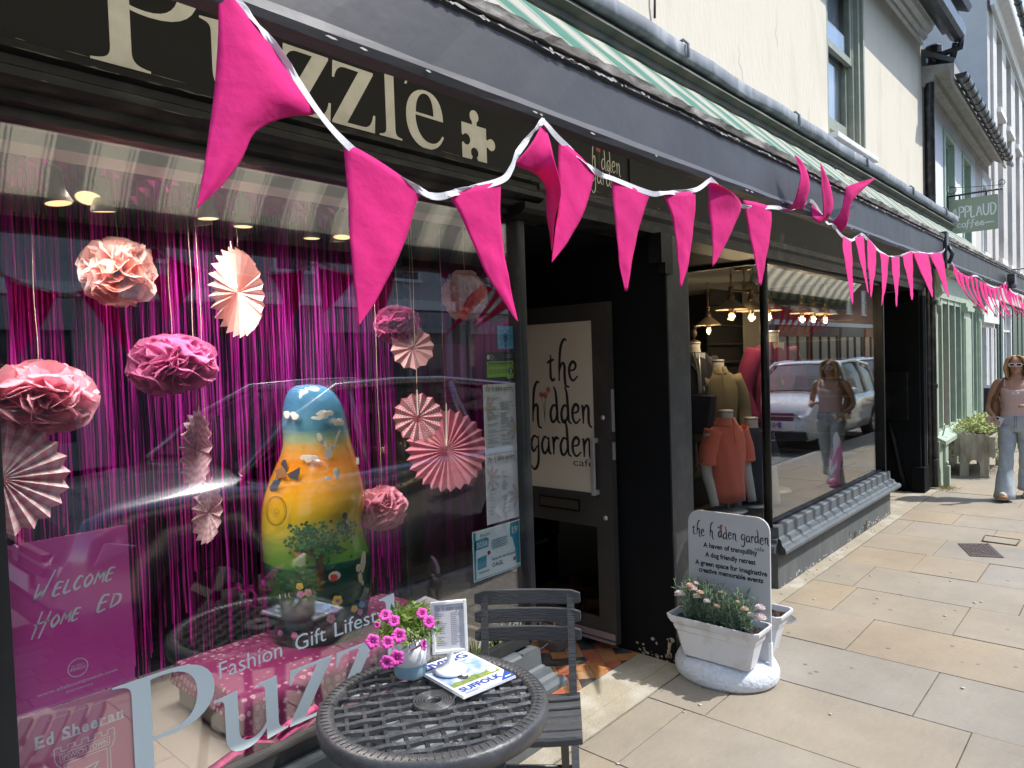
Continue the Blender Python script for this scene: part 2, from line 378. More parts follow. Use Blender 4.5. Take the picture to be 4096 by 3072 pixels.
hs = N.new('ShaderNodeHueSaturation'); mr = N.new('ShaderNodeMapRange'); mr.inputs['From Min'].default_value = .3; mr.inputs['From Max'].default_value = .7
mr.inputs['To Min'].default_value = .78; mr.inputs['To Max'].default_value = 1.13; L.new(nz.outputs[0], mr.inputs['Value']); L.new(mr.outputs[0], hs.inputs['Value'])
sp = N.new('ShaderNodeTexVoronoi'); sp.inputs['Scale'].default_value = 5.5; L.new(tcn.outputs['Object'], sp.inputs['Vector'])
ms_ = N.new('ShaderNodeMapRange'); ms_.inputs['From Min'].default_value = .045; ms_.inputs['From Max'].default_value = .085; ms_.inputs['To Min'].default_value = .52; ms_.inputs['To Max'].default_value = 1
L.new(sp.outputs['Distance'], ms_.inputs['Value']); h2 = N.new('ShaderNodeHueSaturation'); L.new(ms_.outputs[0], h2.inputs['Value'])
L.new(mx.outputs[0], hs.inputs['Color']); L.new(hs.outputs[0], h2.inputs['Color']); L.new(h2.outputs[0], B.inputs['Base Color'])
M_joint = mat('joint_mortar', (.13, .108, .075), .95, var=.4, vscale=14, bump=.5)
rows = [-4.0, -3.4, -2.8, -2.2, -1.65, -1.07, -.49, .09, .67, 1.26, 1.85, 2.43, 3.015, 3.6, 4.18, 4.77, 5.35, 5.95, 6.52, 7.11, 7.75, 8.30, 8.9, 9.5, 10.1, 10.7, 11.3, 11.9, 12.6, 13.2, 13.9, 14.6, 15.2, 15.9, 16.6, 17.4, 18.2, 19, 20, 21, 22, 23, 24]
cuts = {2.43: [.70, 1.67], 3.015: [.59, 1.57], 3.6: [.05, .825], 4.18: [.35, 1.295], 4.77: [.1, .875, 1.56], 5.35: [.62, 1.60], 5.95: [.2, .935, 1.37],
        6.52: [.3, 1.33], 7.11: [.1, 1.05, 1.73], 7.75: [.5, 1.42], 8.30: [.0, .91]}
g = MB(); rnd = random.Random(11)
for i in range(len(rows)-1):
    a, b = rows[i], rows[i+1]; end = 1.872 if a < 9.4 else 3.2
    cs = cuts.get(a) or [rnd.uniform(-.1, .3)]
    while len(cs) < 2 or (a > 9.4 and cs[-1] < 1.6) or a not in cuts and cs[-1] < 1.1: cs = cs + [cs[-1] + rnd.uniform(.55, .95)]
    ys = [.0] + [c for c in cs if .1 < c < end-.1] + [end]
    for j in range(len(ys)-1):
        z = rnd.uniform(-.002, .002); g.bbox((a+.0028, ys[j]+.0028, -.05), (b-.0028, ys[j+1]-.0028, z), .003)
struct('pavement', g, M_slab)
g = MB(); g.box((-4, .0, -.3), (24, 3.4, -.006)); struct('pavement_bed', g, M_joint)
M_conc = mat('worn_concrete_strip', (.36, .32, .24), .9, var=.14, vscale=5, bump=.5, bscale=70, dirt=(.47, .45, .40), dscale=5, damt=.8)
g = MB(); g.box((-4, 1.878, -.05), (9.55, 1.985, .001)); g.box((2.33, 1.985, -.05), (3.44, 2.18, .004)); g.box((3.7, 1.985, -.05), (5.0, 4.6, .002)); g.box((7.95, 1.985, -.05), (9.36, 3.3, .002))
struct('pavement_edge', g, M_conc)

# ---------------------------------------------------------------- the cream building with both shops
BLD = thing('shop_building', 'cream rendered building with black shopfronts, puzzle piece sign and long striped awning', 'building', (3.5, 2.2, 0))
def part(name, mb, m, parent=None, **k): return mb.build(name, m, parent or BLD, **k)
WX0, WX1, WZ0, WZ1 = 6.27, 7.30, 3.50, 5.12
g = MB()
for a, b in (((-2.5, 2.0, 3.17), (WX0, 2.35, 5.4)), ((WX1, 2.0, 3.17), (9.62, 2.35, 5.4)), ((WX0, 2.0, 3.17), (WX1, 2.35, WZ0)), ((WX0, 2.0, WZ1), (WX1, 2.35, 5.4))): g.box(a, b)
part('wall', g, M_cream)
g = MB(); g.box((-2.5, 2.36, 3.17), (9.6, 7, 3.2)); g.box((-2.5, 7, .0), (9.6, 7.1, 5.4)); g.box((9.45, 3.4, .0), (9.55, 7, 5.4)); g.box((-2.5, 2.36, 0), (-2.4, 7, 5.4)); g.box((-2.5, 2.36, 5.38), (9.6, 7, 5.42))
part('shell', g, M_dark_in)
g = MB(); WF_ = Fr((0, 1.9995, 0), (1, 0, 0), (0, 0, 1), (0, -1, 0)); rnd = random.Random(17)
for (x, z, n, st) in ((3.42, 3.62, 7, .05), (5.2, 3.9, 6, .05), (4.6, 3.45, 8, .045), (7.9, 4.2, 7, .05), (8.6, 3.8, 8, .06), (9.2, 4.4, 7, .06), (5.8, 3.5, 5, .03), (8.0, 3.5, 6, .04)):
    P_ = [(x, z)]
    for i in range(n): P_.append((P_[-1][0]+rnd.gauss(0, .012), P_[-1][1]+st*rnd.uniform(.5, 1.1)))
    stroke(g, WF_, P_, .004, .0015)
part('hairline_crack', g, mat('crack_grey', (.27, .25, .21), .9))  # cracks drawn as thin strokes, darker than the render
g = MB(); g.tube([(3.44, 1.992, 3.75), (3.44, 1.975, 3.62), (3.45, 1.985, 3.52)], .007, 5); part('wall_hook', g, M_castiron)
g = MB(); g.tube([(5.05, 1.992, 3.30), (5.05, 1.96, 3.33), (5.07, 1.955, 3.28)], .004, 5); part('wall_hook', g, M_castiron)
# eaves cornice (white) and black gutter
g = MB(); g.extr_x([(1.999, 5.24), (1.97, 5.25), (1.965, 5.29), (1.93, 5.31), (1.92, 5.35), (1.88, 5.38), (1.86, 5.43), (1.80, 5.44), (1.80, 5.5), (1.999, 5.5)], -2.5, 9.60)
part('eaves_cornice', g, M_white)
g = MB(); g.extr_x([(1.80, 5.46), (1.80, 5.33), (1.74, 5.33), (1.72, 5.24), (1.66, 5.20), (1.60, 5.20), (1.57, 5.24), (1.56, 5.34), (1.62, 5.5), (1.999, 5.56), (1.999, 5.505), (1.8, 5.505)], -2.5, 9.70)
gut = part('gutter', g, M_castiron)
g = MB(); g.extr_x([(1.53, 5.5), (1.50, 5.56), (7, 8.2), (7, 8.1)], -2.5, 9.7); part('roof', g, mat('slate', (.10, .11, .13), .6))
# upper sash window
WIN = thing('tmp', 'x', 'x', (0, 0, 0)); bpy.data.objects.remove(WIN)
g = MB(); g.box((WX0+.001, 2.01, WZ0), (WX0+.07, 2.16, WZ1)); g.box((WX1-.11, 2.012, WZ0), (WX1-.001, 2.162, WZ1)); g.box((WX0+.07, 2.012, WZ1-.06), (WX1-.11, 2.16, WZ1-.002))
g.box((WX1-.05, 1.985, WZ0), (WX1-.012, 2.012, WZ1)); g.box((WX1-.16, 2.05, WZ0+.02), (WX1-.11, 2.15, WZ1-.06))
wf = part('window', g, M_olive); wf['label'] = 'tall olive green sash window with its lower sash pushed up'
g = MB()      # upper sash and raised lower sash
def sash(g, x0, x1, z0, z1, y, t=.045, b=.06, bar=0):
    g.box((x0, y, z0), (x0+t, y+.04, z1)); g.box((x1-t, y, z0), (x1, y+.04, z1)); g.box((x0+t, y, z0), (x1-t, y+.04, z0+b)); g.box((x0+t, y, z1-t), (x1-t, y+.04, z1))
    if bar: g.box(((x0+x1)/2-.01, y+.005, z0+b), ((x0+x1)/2+.01, y+.035, z1-t))
sash(g, WX0+.075, WX1-.165, 4.32, WZ1-.065, 2.055, bar=0); sash(g, WX0+.075, WX1-.165, 3.66, 4.42, 2.10, b=.10)
part('sash', g, M_olive, wf)
g = MB(); g.box((WX0+.12, 2.068, 4.38), (WX1-.21, 2.073, WZ1-.11)); g.box((WX0+.12, 2.115, 3.76), (WX1-.21, 2.12, 4.37)); part('pane', g, M_glassw, wf)
g = MB(); g.bbox((WX0-.06, 1.90, WZ0-.05), (WX1+.08, 2.02, WZ0-.002), .01); g.box((WX0, 2.02, WZ0-.05), (WX1, 2.2, WZ0-.004)); part('window_sill', g, M_white, wf)
g = MB()
for x0, x1 in ((WX0+.06, WX0+.50), (WX1-.55, WX1-.14)):
    rws = [[Vector((x0+(x1-x0)*i/30, 2.175+.02*math.sin(i*1.3), z)) for i in range(31)] for z in (3.52, 4.2, 5.05)]
    g.grid(rws)
part('curtain', g, M_voile, wf, solid=.002)
g = MB(); g.box((WX0-.1, 3.2, 3.2), (WX1+.1, 3.25, 5.3)); g.box((WX0-.1, 2.36, 3.2), (WX0-.05, 3.2, 5.3)); g.box((WX1+.1, 2.36, 3.2), (WX1+.15, 3.2, 5.3)); part('room_wall', g, mat('room_grey', (.25, .26, .28), .9), wf)
# stray second window frame edge at the top left of the wall
g = MB(); g.box((3.20, 1.985, 3.62), (3.27, 2.005, 5.2)); g.box((2.2, 1.99, 3.62), (3.20, 2.005, 5.2)); part('window', g, M_olive)
# lead-capped cornice above the awning
g = MB(); rnd = random.Random(5); xs = [-2.5 + i*.22 for i in range(56)]; xs = [x for x in xs if x < 9.55] + [9.62]; rings = []
for x in xs:
    d = rnd.uniform(-.007, .007); e_ = rnd.uniform(-.005, .005)
    rings.append([Vector((x, y, z+e_*.6)) for y, z in ((1.998, 3.30), (1.90, 3.255), (1.72+d, 3.195), (1.668+d, 3.200), (1.650+d, 3.185), (1.652+d, 3.16), (1.648+d, 3.13+e_), (1.66, 3.115+e_), (1.69, 3.118), (1.998, 3.13))])
g.loft(rings); lc = part('lead_cornice', g, M_lead)
g = MB()
for x in [i*1.45 - 1.2 for i in range(8)]:
    if x < 9.5: g = MB(); g.tube([(x, 1.99, 3.31), (x, 1.90, 3.265), (x, 1.72, 3.20), (x+.005, 1.662, 3.21), (x+.01, 1.640, 3.185), (x+.004, 1.64, 3.12)], .008, 6); part('lead_roll', g, M_lead, lc)
g = MB(); g.extr_x([(1.998, 3.112), (1.68, 3.10), (1.665, 3.075), (1.70, 3.06), (1.70, 3.03), (1.80, 3.03), (1.80, 2.985), (1.998, 2.985)], -2.5, 9.60); part('cornice_board', g, M_greenwood)
g = MB(); g.box((9.53, 1.80, 2.62), (9.62, 2.0, 3.02)); g.box((9.50, 1.74, 2.88), (9.66, 1.83, 3.03)); part('bracket', g, M_greenwood)
# fascia board and mouldings
g = MB(); g.box((-2.5, 1.992, 2.475), (9.53, 2.2, 3.0)); part('fascia_board', g, M_fascia)
g = MB(); g.extr_x([(1.992, 2.49), (1.965, 2.485), (1.955, 2.463), (1.972, 2.452), (1.972, 2.43), (1.94, 2.415), (1.935, 2.392), (1.955, 2.38), (1.985, 2.375), (1.99, 2.352), (2.03, 2.348), (2.2, 2.35), (2.2, 2.474), (1.992, 2.474)], -2.5, 2.40)
g.extr_x([(1.992, 2.485), (1.967, 2.48), (1.962, 2.44), (1.98, 2.42), (1.985, 2.36), (2.2, 2.36), (2.2, 2.474), (1.992, 2.474)], 2.40, 9.53)
mo_ = part('fascia_moulding', g, mat('moulding_black', (.009, .0095, .010), .5, spec=.3, var=.3, vscale=10, dirt=(.09, .085, .075), dscale=18, damt=.4, stretch=(.4, 1, 1)))
g = MB(); rnd = random.Random(41)
for z_, n_ in ((2.4638, 120), (2.3925, 60), (2.4905, 60)):
    for i in range(n_):
        x = rnd.uniform(-1, 9.4); y_ = 1.9535 if z_ == 2.4638 else 1.9335 if z_ < 2.4 else 1.9640
        if x > 2.4: y_ = 1.960 if z_ > 2.4 else 1.982
        w_ = rnd.uniform(.005, .05); poly(g, Fr((x, y_, z_+rnd.uniform(-.002, .002)), (1, 0, 0), (0, 0, 1), (0, -1, 0)), [[(-w_, 0), (-w_*.4, .0012), (w_*.5, .0006), (w_, -.0004), (0, -.0012)]])
part('worn_edge_chips', g, mat('worn_timber_edge', (.16, .14, .115), .9), mo_)
g = MB(); g.extr_x([(1.93, 2.36), (1.93, 2.335), (1.95, 2.32), (1.99, 2.305), (2.05, 2.30), (2.05, 2.36)], 2.26, 2.46); part('capital', g, M_black); g = MB(); g.box((3.38, 1.94, 2.20), (3.50, 2.02, 2.36)); g.box((3.40, 1.93, 2.14), (3.48, 1.97, 2.20)); part('capital', g, M_black)
g = MB(); g.box((3.16, 1.984, 2.49), (3.20, 1.992, 3.0)); part('fascia_joint', g, M_fascia)
# left shop window
g = MB()
g.bbox((.36, 2.02, .455), (.435, 2.11, 2.36), .006); g.bbox((2.315, 2.02, .455), (2.36, 2.10, 2.36), .012)
g.box((.435, 2.03, .455), (2.315, 2.09, .50)); g.box((.435, 2.03, 2.325), (2.315, 2.09, 2.36)); g.bbox((2.32, 2.86, .455), (2.365, 2.92, 2.36), .006)
g.box((2.325, 2.10, .455), (2.355, 2.86, .49))
swl = part('shop_window', g, M_frame); swl['label'] = 'large display window dressed in pink for a homecoming'
g = MB(); g.box((.435, 2.058, .50), (2.315, 2.064, 2.325)); part('pane', g, M_glass, swl)
g = MB(); g.box((2.337, 2.10, .49), (2.343, 2.86, 2.34)); part('pane', g, M_glass, swl)
g = MB(); g.box((-2.5, 1.985, 0), (.36, 2.1, 2.36)); part('side_wall', g, M_black)
SILL = [(2.10, .452), (2.02, .452), (1.995, .448), (1.985, .44), (1.982, .372), (1.972, .362), (1.955, .358), (1.948, .335), (1.935, .322), (1.915, .318), (1.902, .30), (1.902, .282), (1.915, .268), (1.945, .262), (1.962, .25), (2.10, .25)]
def sillrun(x0, x1, ret0=False, ret1=False):
    g = MB(); secs = []
    def sec(x, dx): secs.append([Vector((x + dx*(1.985-y), y, z)) for y, z in SILL])
    sec(x0, -1 if ret0 else 0); sec(x1, 1 if ret1 else 0); g.loft(secs, smooth=False)
    if ret1: g.prism([Vector((x1-(y-1.985), 1.985, z)) for y, z in SILL], (0, .93, 0))
    if ret0: g.prism([Vector((x0+(y-1.985), 1.985, z)) for y, z in SILL], (0, .9, 0))
    return g
part('window_sill', sillrun(-.3, 2.33, ret1=True), M_sill)
part('window_sill', sillrun(5.0, 7.93, ret0=True, ret1=True), M_sill)
g = MB(); g.box((-2.5, 1.987, 0), (2.33, 2.9, .25)); part('plinth', g, M_plinth)
g = MB(); g.box((4.985, 1.987, 0), (7.93, 2.6, .25)); part('plinth', g, M_plinth)
# right shop window
g = MB(); g.tube([(4.985, 2.05, .44), (4.985, 2.05, 2.37)], .030, 14); g.bbox((4.965, 2.6, .44), (5.005, 3.4, .48), .004)
g.bbox((7.86, 2.01, .45), (7.905, 2.09, 2.37), .006); g.bbox((7.915, 2.035, .45), (7.945, 2.10, 2.37), .006)
g.box((5.02, 2.035, .45), (7.86, 2.085, .472)); g.box((5.02, 2.03, 2.33), (7.86, 2.09, 2.37)); g.box((4.965, 2.1, 2.33), (5.0, 3.4, 2.37)); g.box((4.965, 3.4, .0), (5.005, 3.46, 2.37))
swr = part('shop_window', g, M_black); swr['label'] = 'clear display window with dressed mannequins'
g = MB(); g.box((5.01, 2.057, .472), (7.86, 2.063, 2.33)); part('pane', g, M_glass, swr)
g = MB(); g.box((4.982, 2.085, .48), (4.988, 3.4, 2.34)); part('pane', g, M_glass, swr)
g = MB(); g.box((4.965, 2.09, .0), (5.003, 3.4, .44)); part('stall_riser', g, M_black)
g = MB(); rnd = random.Random(19)
for i in range(70):
    x = 5.0 + 2.9*rnd.random()**.8; z = .004+abs(rnd.gauss(0, .018)) + (.05*rnd.random() if 6.6 < x < 7.5 else 0); a_ = rnd.uniform(.004, .022); b_ = rnd.uniform(.003, .012)
    poly(g, Fr((x, 1.9868, z), (1, 0, 0), (0, 0, 1), (0, -1, 0)), [[(a_*rnd.uniform(.5, 1.3)*math.cos(t*.785), b_*rnd.uniform(.5, 1.3)*math.sin(t*.785)) for t in range(8)]])
part('chipped_paint', g, mat('chipped_white', (.42, .40, .36), .9, var=.3))
g = MB()
for (x, z, a_, b_) in ((6.75, .03, .05, .03), (7.05, .035, .035, .045), (6.6, .07, .012, .02), (7.1, .05, .02, .05)): poly(g, Fr((x, 1.9862, z), (1, 0, 0), (0, 0, 1), (0, -1, 0)), [[(a_*rnd.uniform(.6, 1.3)*math.cos(t*.785), b_*rnd.uniform(.6, 1.3)*math.sin(t*.785)) for t in range(8)]])
part('exposed_brick', g, mat('exposed_brick_brown', (.05, .042, .036), .95, var=.5, vscale=40))
# pillar between the entrances, pilaster at the right end
g = MB(); g.bbox((3.45, 1.955, 0), (3.70, 2.2, 2.36), .008); g.box((3.46, 2.2, 0), (3.68, 4.6, 2.36)); g.box((3.446, 1.96, .0), (3.451, 4.6, 2.355))
pil = part('pillar', g, [M_post]); pil['label'] = 'black and grey pillar between the two entrances'
g = MB(); g.box((3.432, 1.95, .0), (3.4455, 4.6, 2.36)); part('reveal', g, M_blackw, pil)
g = MB(); rnd = random.Random(8)
for i in range(26):
    yy = rnd.uniform(1.952, 2.19); zz = abs(rnd.gauss(.02, .03)) + .003; r_ = rnd.uniform(.003, .012)
    poly(g, Fr((3.4325, yy, zz), (0, 1, 0), (0, 0, 1), (-1, 0, 0)), [[(r_*rnd.uniform(.6, 1.4)*math.cos(a), r_*rnd.uniform(.4, 1.2)*math.sin(a)) for a in [k*1.05 for k in range(6)]]])
for (yy, zz, a_, b_) in ((1.975, .13, .022, .014), (1.985, .10, .012, .03), (2.09, .11, .014, .010), (2.065, .09, .006, .008), (1.99, .05, .01, .03)):
    poly(g, Fr((3.4325, yy, zz), (0, 1, 0), (0, 0, 1), (-1, 0, 0)), [[(a_*rnd.uniform(.7, 1.3)*math.cos(t*.7), b_*rnd.uniform(.7, 1.3)*math.sin(t*.7)) for t in range(9)]])
part('chipped_paint', g, mat('chipped_plaster', (.30, .24, .17), .9, var=.3), pil)
g = MB(); g.box((9.30, 2.0, 0), (9.53, 3.4, 2.36)); g.bbox((9.27, 1.955, 0), (9.53, 2.10, .30), .01); g.box((9.36, 1.97, .30), (9.50, 2.0, 2.3)); g.box((7.945, 3.3, 0), (9.3, 3.4, 2.4))
rp = part('pilaster', g, M_blackw); rp['label'] = 'black end pilaster with meter box and slanted pipe'
g = MB(); g.box((9.50, 1.975, .30), (9.53, 2.0, 2.4)); part('edge_strip', g, mat('grey_strip', (.30, .30, .29), .7), rp)
g = MB(); g.bbox((9.20, 2.10, .86), (9.298, 2.52, 1.42), .008); part('meter_box', g, M_black, rp)
g = MB(); g.tube([(9.26, 2.33, .86), (9.27, 2.16, .02)], .033, 10); part('pipe', g, M_black, rp)
# interiors
M_floor = mat('dark_floor', (.05, .045, .04), .6)
g = MB(); g.box((-2.4, 2.101, .40), (2.32, 3.1, .452)); part('display_floor', g, mat('display_board', (.30, .27, .24), .6))
g = MB(); g.box((-2.4, 2.12, 2.60), (2.40, 6.9, 2.63)); g.box((-2.4, 2.10, 2.33), (2.318, 2.13, 2.60)); part('ceiling', g, M_ceil)
g = MB(); g.box((-2.4, 2.17, 2.305), (2.31, 2.29, 2.46)); g.box((-2.4, 2.131, 2.44), (2.31, 2.17, 2.46)); part('light_pelmet', g, M_ceil)
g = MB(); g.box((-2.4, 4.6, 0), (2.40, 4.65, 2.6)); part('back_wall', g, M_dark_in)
g = MB(); g.box((7.915, 2.10, .0), (7.943, 3.40, 2.42)); part('return_wall', g, M_black)
g = MB(); g.box((5.06, 2.10, .40), (7.91, 6.9, .45)); part('display_floor', g, M_floor)
g = MB(); g.box((3.9, 2.11, 2.42), (7.912, 6.9, 2.45)); part('ceiling', g, M_ceil)
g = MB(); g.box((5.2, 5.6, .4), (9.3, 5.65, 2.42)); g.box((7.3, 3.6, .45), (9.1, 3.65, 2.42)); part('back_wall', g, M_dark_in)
g = MB()
for i in range(9): g.box((7.2, 3.46, .6+i*.2), (7.91, 3.6, .615+i*.2)); g.box((7.89, 2.3, .6+i*.2), (7.914, 3.4, .615+i*.2))
part('shelf_rail', g, mat('dark_shelf_rail', (.06, .056, .05), .5))
g = MB(); g.box((6.95, 2.90, .45), (7.15, 3.08, 2.42)); part('column', g, mat('grey_taupe_wall', (.12, .11, .10), .8))
# doorway of the cafe: soffit, back wall with transom, notices
for a_, b_ in (((2.43, 2.2, 2.34), (3.45, 4.6, 2.36)), ((3.70, 2.2, 2.36), (4.97, 4.6, 2.40)), ((7.95, 2.2, 2.37), (9.3, 3.4, 2.40))): g = MB(); g.box(a_, b_); part('porch_ceiling', g, M_blackw)
g = MB(); g.box((2.43, 3.42, 0), (3.45, 3.46, .3)); g.box((2.43, 3.42, .3), (2.50, 3.46, 2.34)); g.box((2.43, 3.418, 1.95), (3.45, 3.462, 2.02)); g.box((3.36, 3.418, .3), (3.45, 3.46, 2.34)); g.box((2.43, 5.5, 0), (5.0, 5.6, 2.6)); g.box((3.7, 4.5, 0), (5, 4.6, 2.4))
part('porch_back', g, M_blackw)
g = MB(); g.box((2.55, 3.40, 2.05), (3.10, 3.418, 2.30)); tw = part('transom_panel', g, mat('grey_transom', (.13, .125, .12), .7))
g = MB(); text(g, Fr((2.70, 3.3995, 2.09), (1, 0, 0), (0, 0, 1), (0, -1, 0)), '15', 0, 0, .17); part('lettering', g, mat('grey_number', (.30, .29, .27), .7), tw)
g = MB(); g.box((2.43, 3.40, .35), (3.33, 3.418, 1.92)); part('door', g, mat('inner_door', (.055, .05, .047), .6))
# tiles of the cafe entrance
g = MB(); rnd = random.Random(4); cols = [(.36, .11, .055), (.44, .19, .07), (.045, .047, .05), (.42, .24, .13), (.40, .115, .06)]
g2 = []
T = .0915
def clip(P, f):
    o = []
    for i in range(len(P)):
        A, B_ = P[i-1], P[i]; fa, fb = f(A), f(B_)
        if (fa > 0) != (fb > 0): t = fa/(fa-fb); o.append((A[0]+(B_[0]-A[0])*t, A[1]+(B_[1]-A[1])*t))
        if fb > 0: o.append(B_)
    return o
FL_ = Fr((0, 0, 0), (1, 0, 0), (0, 1, 0), (0, 0, 1)); c45 = math.cos(R(48.5)); s45 = math.sin(R(48.5))
for i in range(-16, 17):
    for j in range(-16, 17):
        P_ = []
        for du, dv in ((.0014, .0014), (T-.0014, .0014), (T-.0014, T-.0014), (.0014, T-.0014)):
            u_, v_ = i*T+du, j*T+dv; P_.append((3.01 + u_*c45 - v_*s45, 2.322 + u_*s45 + v_*c45))
        for f in (lambda p: p[1]-2.182, lambda p: p[0]-2.36, lambda p: 3.43-p[0], lambda p: 3.4-p[1]):
            P_ = clip(P_, f) if P_ else P_
        if len(P_) < 3: continue
        g.cur = (0, 1, 2, 3, 1, 4, 2)[(i*2 + j*3 + (i*j) % 4) % 7]; poly(g, FL_, [P_], h=.006)
part('tiled_floor', g, [mat('clay_tile_%s' % n, c, .6, var=.2, vscale=18, bump=.3, dirt=(.30, .22, .15), dscale=9, damt=.35) for n, c in zip(('red', 'ochre', 'black', 'buff', 'brown'), cols)])
g = MB(); g.box((2.33, 2.18, -.05), (3.45, 3.45, .0025)); part('grout_bed', g, M_joint)
# open cafe door
DX = 3.33
g = MB(); y0, y1, z0, z1 = 2.262, 3.06, .06, 2.015
for a, b in (((y0, z0), (y0+.115, z1)), ((y1-.11, z0), (y1, z1)), ((y0+.115, z1-.10), (y1-.11, z1)), ((y0+.115, .725), (y1-.11, .92)), ((y0+.115, z0), (y1-.11, .20))):
    g.box((DX, a[0], a[1]), (DX+.045, b[0], b[1]))
door = part('door', g, mat('charcoal_door_paint', (.040, .038, .035), .42, var=.12, bump=.08, dirt=(.08, .075, .065), dscale=5, damt=.3)); door['label'] = 'open charcoal cafe door with a cream name panel'
g = MB(); g.box((DX+.018, 2.38, .20), (DX+.024, 2.95, .725)); part('lower_panel', g, glass('dark_glass', (.03, .03, .035)), door)
g = MB(); g.box((DX+.006, 2.377, .92), (DX+.02, 2.95, 1.915)); pn = part('name_panel', g, mat('cream_panel', (.56, .50, .41), .7, var=.03), door)
DF = Fr((DX+.0058, 2.95, .92), (0, -1, 0), (0, 0, 1), (-1, 0, 0))     # u 0..0.573
g = MB(); gs = MB(); gf = MB()
hand(g, DF, 'the', .235, .650, .080, .25, sx=.92); _, f1 = hand(g, DF, 'h*dden', .085, .400, .080, .25, sx=.86); hand(g, DF, 'garden', .085, .205, .080, .25, sx=.93)
daisies(gs, gf, DF, .085+1.75*.080*.86, .402, .066, lift=.0003)
text(g, DF, 'cafe', .562, .150, .042, align='R', w=.15)
part('lettering', g, M_ink, pn); part('flower_stems', gs, M_stem, pn); part('flowers', gf, M_red, pn)
g = MB(); g.bbox((DX-.045, 2.352, .915), (DX-.030, 2.378, 1.245), .004); g.bbox((DX-.03, 2.35, .918), (DX, 2.38, .945), .004); g.bbox((DX-.03, 2.35, 1.215), (DX, 2.38, 1.242), .004); part('handle', g, M_chrome, door)
g = MB(); g.bbox((DX-.008, 2.49, .80), (DX, 2.80, .872), .004); lb = part('letter_box', g, M_black, door)
g = MB(); g.bbox((DX-.011, 2.50, .812), (DX-.008, 2.79, .864), .002); part('flap', g, mat('bronze_flap', (.10, .085, .07), .35, metal=.6), lb)
Mx = Matrix.Rotation(R(-90), 4, 'Y')
for zz in (1.36, .785):
    g = MB(); g.lathe([(.0001, .006), (.012, .006), (.014, 0)], (DX, 2.315, zz), 14, M=Mx); g.box((DX-.0065, 2.3135, zz-.008), (DX-.0062, 2.3165, zz+.006)); part('lock', g, M_chrome, door)
g = MB(); g.box((DX-.004, 2.27, .085), (DX, 3.05, .12)); g.box((DX-.010, 2.27, .062), (DX, 3.05, .075)); part('kick_strip', g, M_kick, door)
g = MB(); g.box((DX+.012, 2.257, 1.28), (DX+.034, 2.263, 1.52)); g.box((DX+.012, 2.257, 1.12), (DX+.034, 2.263, 1.22)); part('strike_plate', g, M_chrome, door)
# lettering of the fascia
GL = {
 'P': (278, '0 0 L 0 6 C 35 10 48 16 48 46 L 48 314 C 48 345 35 350 0 354 L 0 360 L 150 360 C 240 360 285 320 285 258 C 285 195 240 150 150 150 C 130 150 112 152 100 155 L 100 46 C 100 16 113 10 147 6 L 147 0 Z 100 345 L 100 167 C 112 164 125 163 140 163 C 200 163 232 200 232 258 C 232 315 200 348 140 348 C 125 348 112 348 100 345 Z'),
 'u': (255, '0 196 L 0 202 L 75 208 L 75 72 C 75 36 90 22 112 22 C 140 22 158 40 168 58 L 168 165 C 168 188 162 192 135 196 L 135 202 L 211 208 L 211 42 C 211 20 220 14 243 10 L 243 4 L 168 -6 L 168 36 C 150 10 125 -6 95 -6 C 55 -6 32 18 32 60 L 32 165 C 32 188 25 192 0 196 Z'),
 'z': (179, '0 0 L 0 8 L 112 193 L 60 193 C 35 193 20 180 14 150 L 6 150 L 10 205 L 172 205 L 172 197 L 59 12 L 120 12 C 148 12 160 25 168 60 L 176 60 L 172 0 Z'),
 'l': (118, '0 0 L 0 6 C 25 9 30 15 30 36 L 30 318 C 30 340 22 345 0 349 L 0 355 L 70 363 L 70 36 C 70 15 75 9 100 6 L 100 0 Z'),
 'e': (190, '180 110 L 44 110 C 44 52 75 18 115 18 C 143 18 160 33 174 56 L 182 52 C 165 15 135 -6 96 -6 C 38 -6 0 38 0 100 C 0 165 42 208 98 208 C 150 208 180 172 180 110 Z 46 120 L 133 120 C 132 165 122 196 96 196 C 66 196 48 165 46 120 Z')}
def puzzle(fr, x, y, k, xs=None):
    g = MB()
    for c, xo in zip('Puzzle', xs): poly(g, fr, path(GL[c][1]), sx=k, sy=k, ox=xo, oy=y)
    return g
FF = Fr((0, 1.9915, 0), (1, 0, 0), (0, 0, 1), (0, -1, 0))
fb = [o for o in BLD.children if o.name.startswith('fascia_board')][0]
g = puzzle(FF, 0, 2.50, .001, (.659, .945, 1.195, 1.374, 1.567, 1.689))
jig = []
def arc(cx, cy, r, a0, a1, n=10): return [(cx+r*math.cos(R(a0+(a1-a0)*i/n)), cy+r*math.sin(R(a0+(a1-a0)*i/n))) for i in range(n+1)]
X0, Z0, W_ = 1.967, 2.500, .137
jig = [(X0, Z0)] + [(X0+.05, Z0)] + arc(X0+.068, Z0+.028, .021, 235, -55) + [(X0+.087, Z0), (X0+W_, Z0), (X0+W_, Z0+.062)] + arc(X0+W_+.028, Z0+.078, .024, 215, 505) + [(X0+W_, Z0+.094), (X0+W_, Z0+W_)]
jig += [(X0+.084, Z0+W_)] + arc(X0+.071, Z0+W_+.034, .025, -60, 240) + [(X0+.058, Z0+W_), (X0, Z0+W_), (X0, Z0+.092)] + arc(X0+.024, Z0+.074, .022, 145, -145)[::1] + [(X0, Z0+.056)]
poly(g, FF, [jig]); text(g, FF, 'Fashion  Gift  Lifestyle', .93, 2.728, .058, w=.86)
part('lettering', g, M_cream_letter, fb)
g = MB(); gs = MB(); gf = MB(); hand(g, FF, 'h*dden', 2.825, 2.62, .040, .17, sx=.95); hand(g, FF, 'garden', 2.828, 2.545, .040, .17); text(g, FF, 'cafe', 3.08, 2.50, .02, align='R')
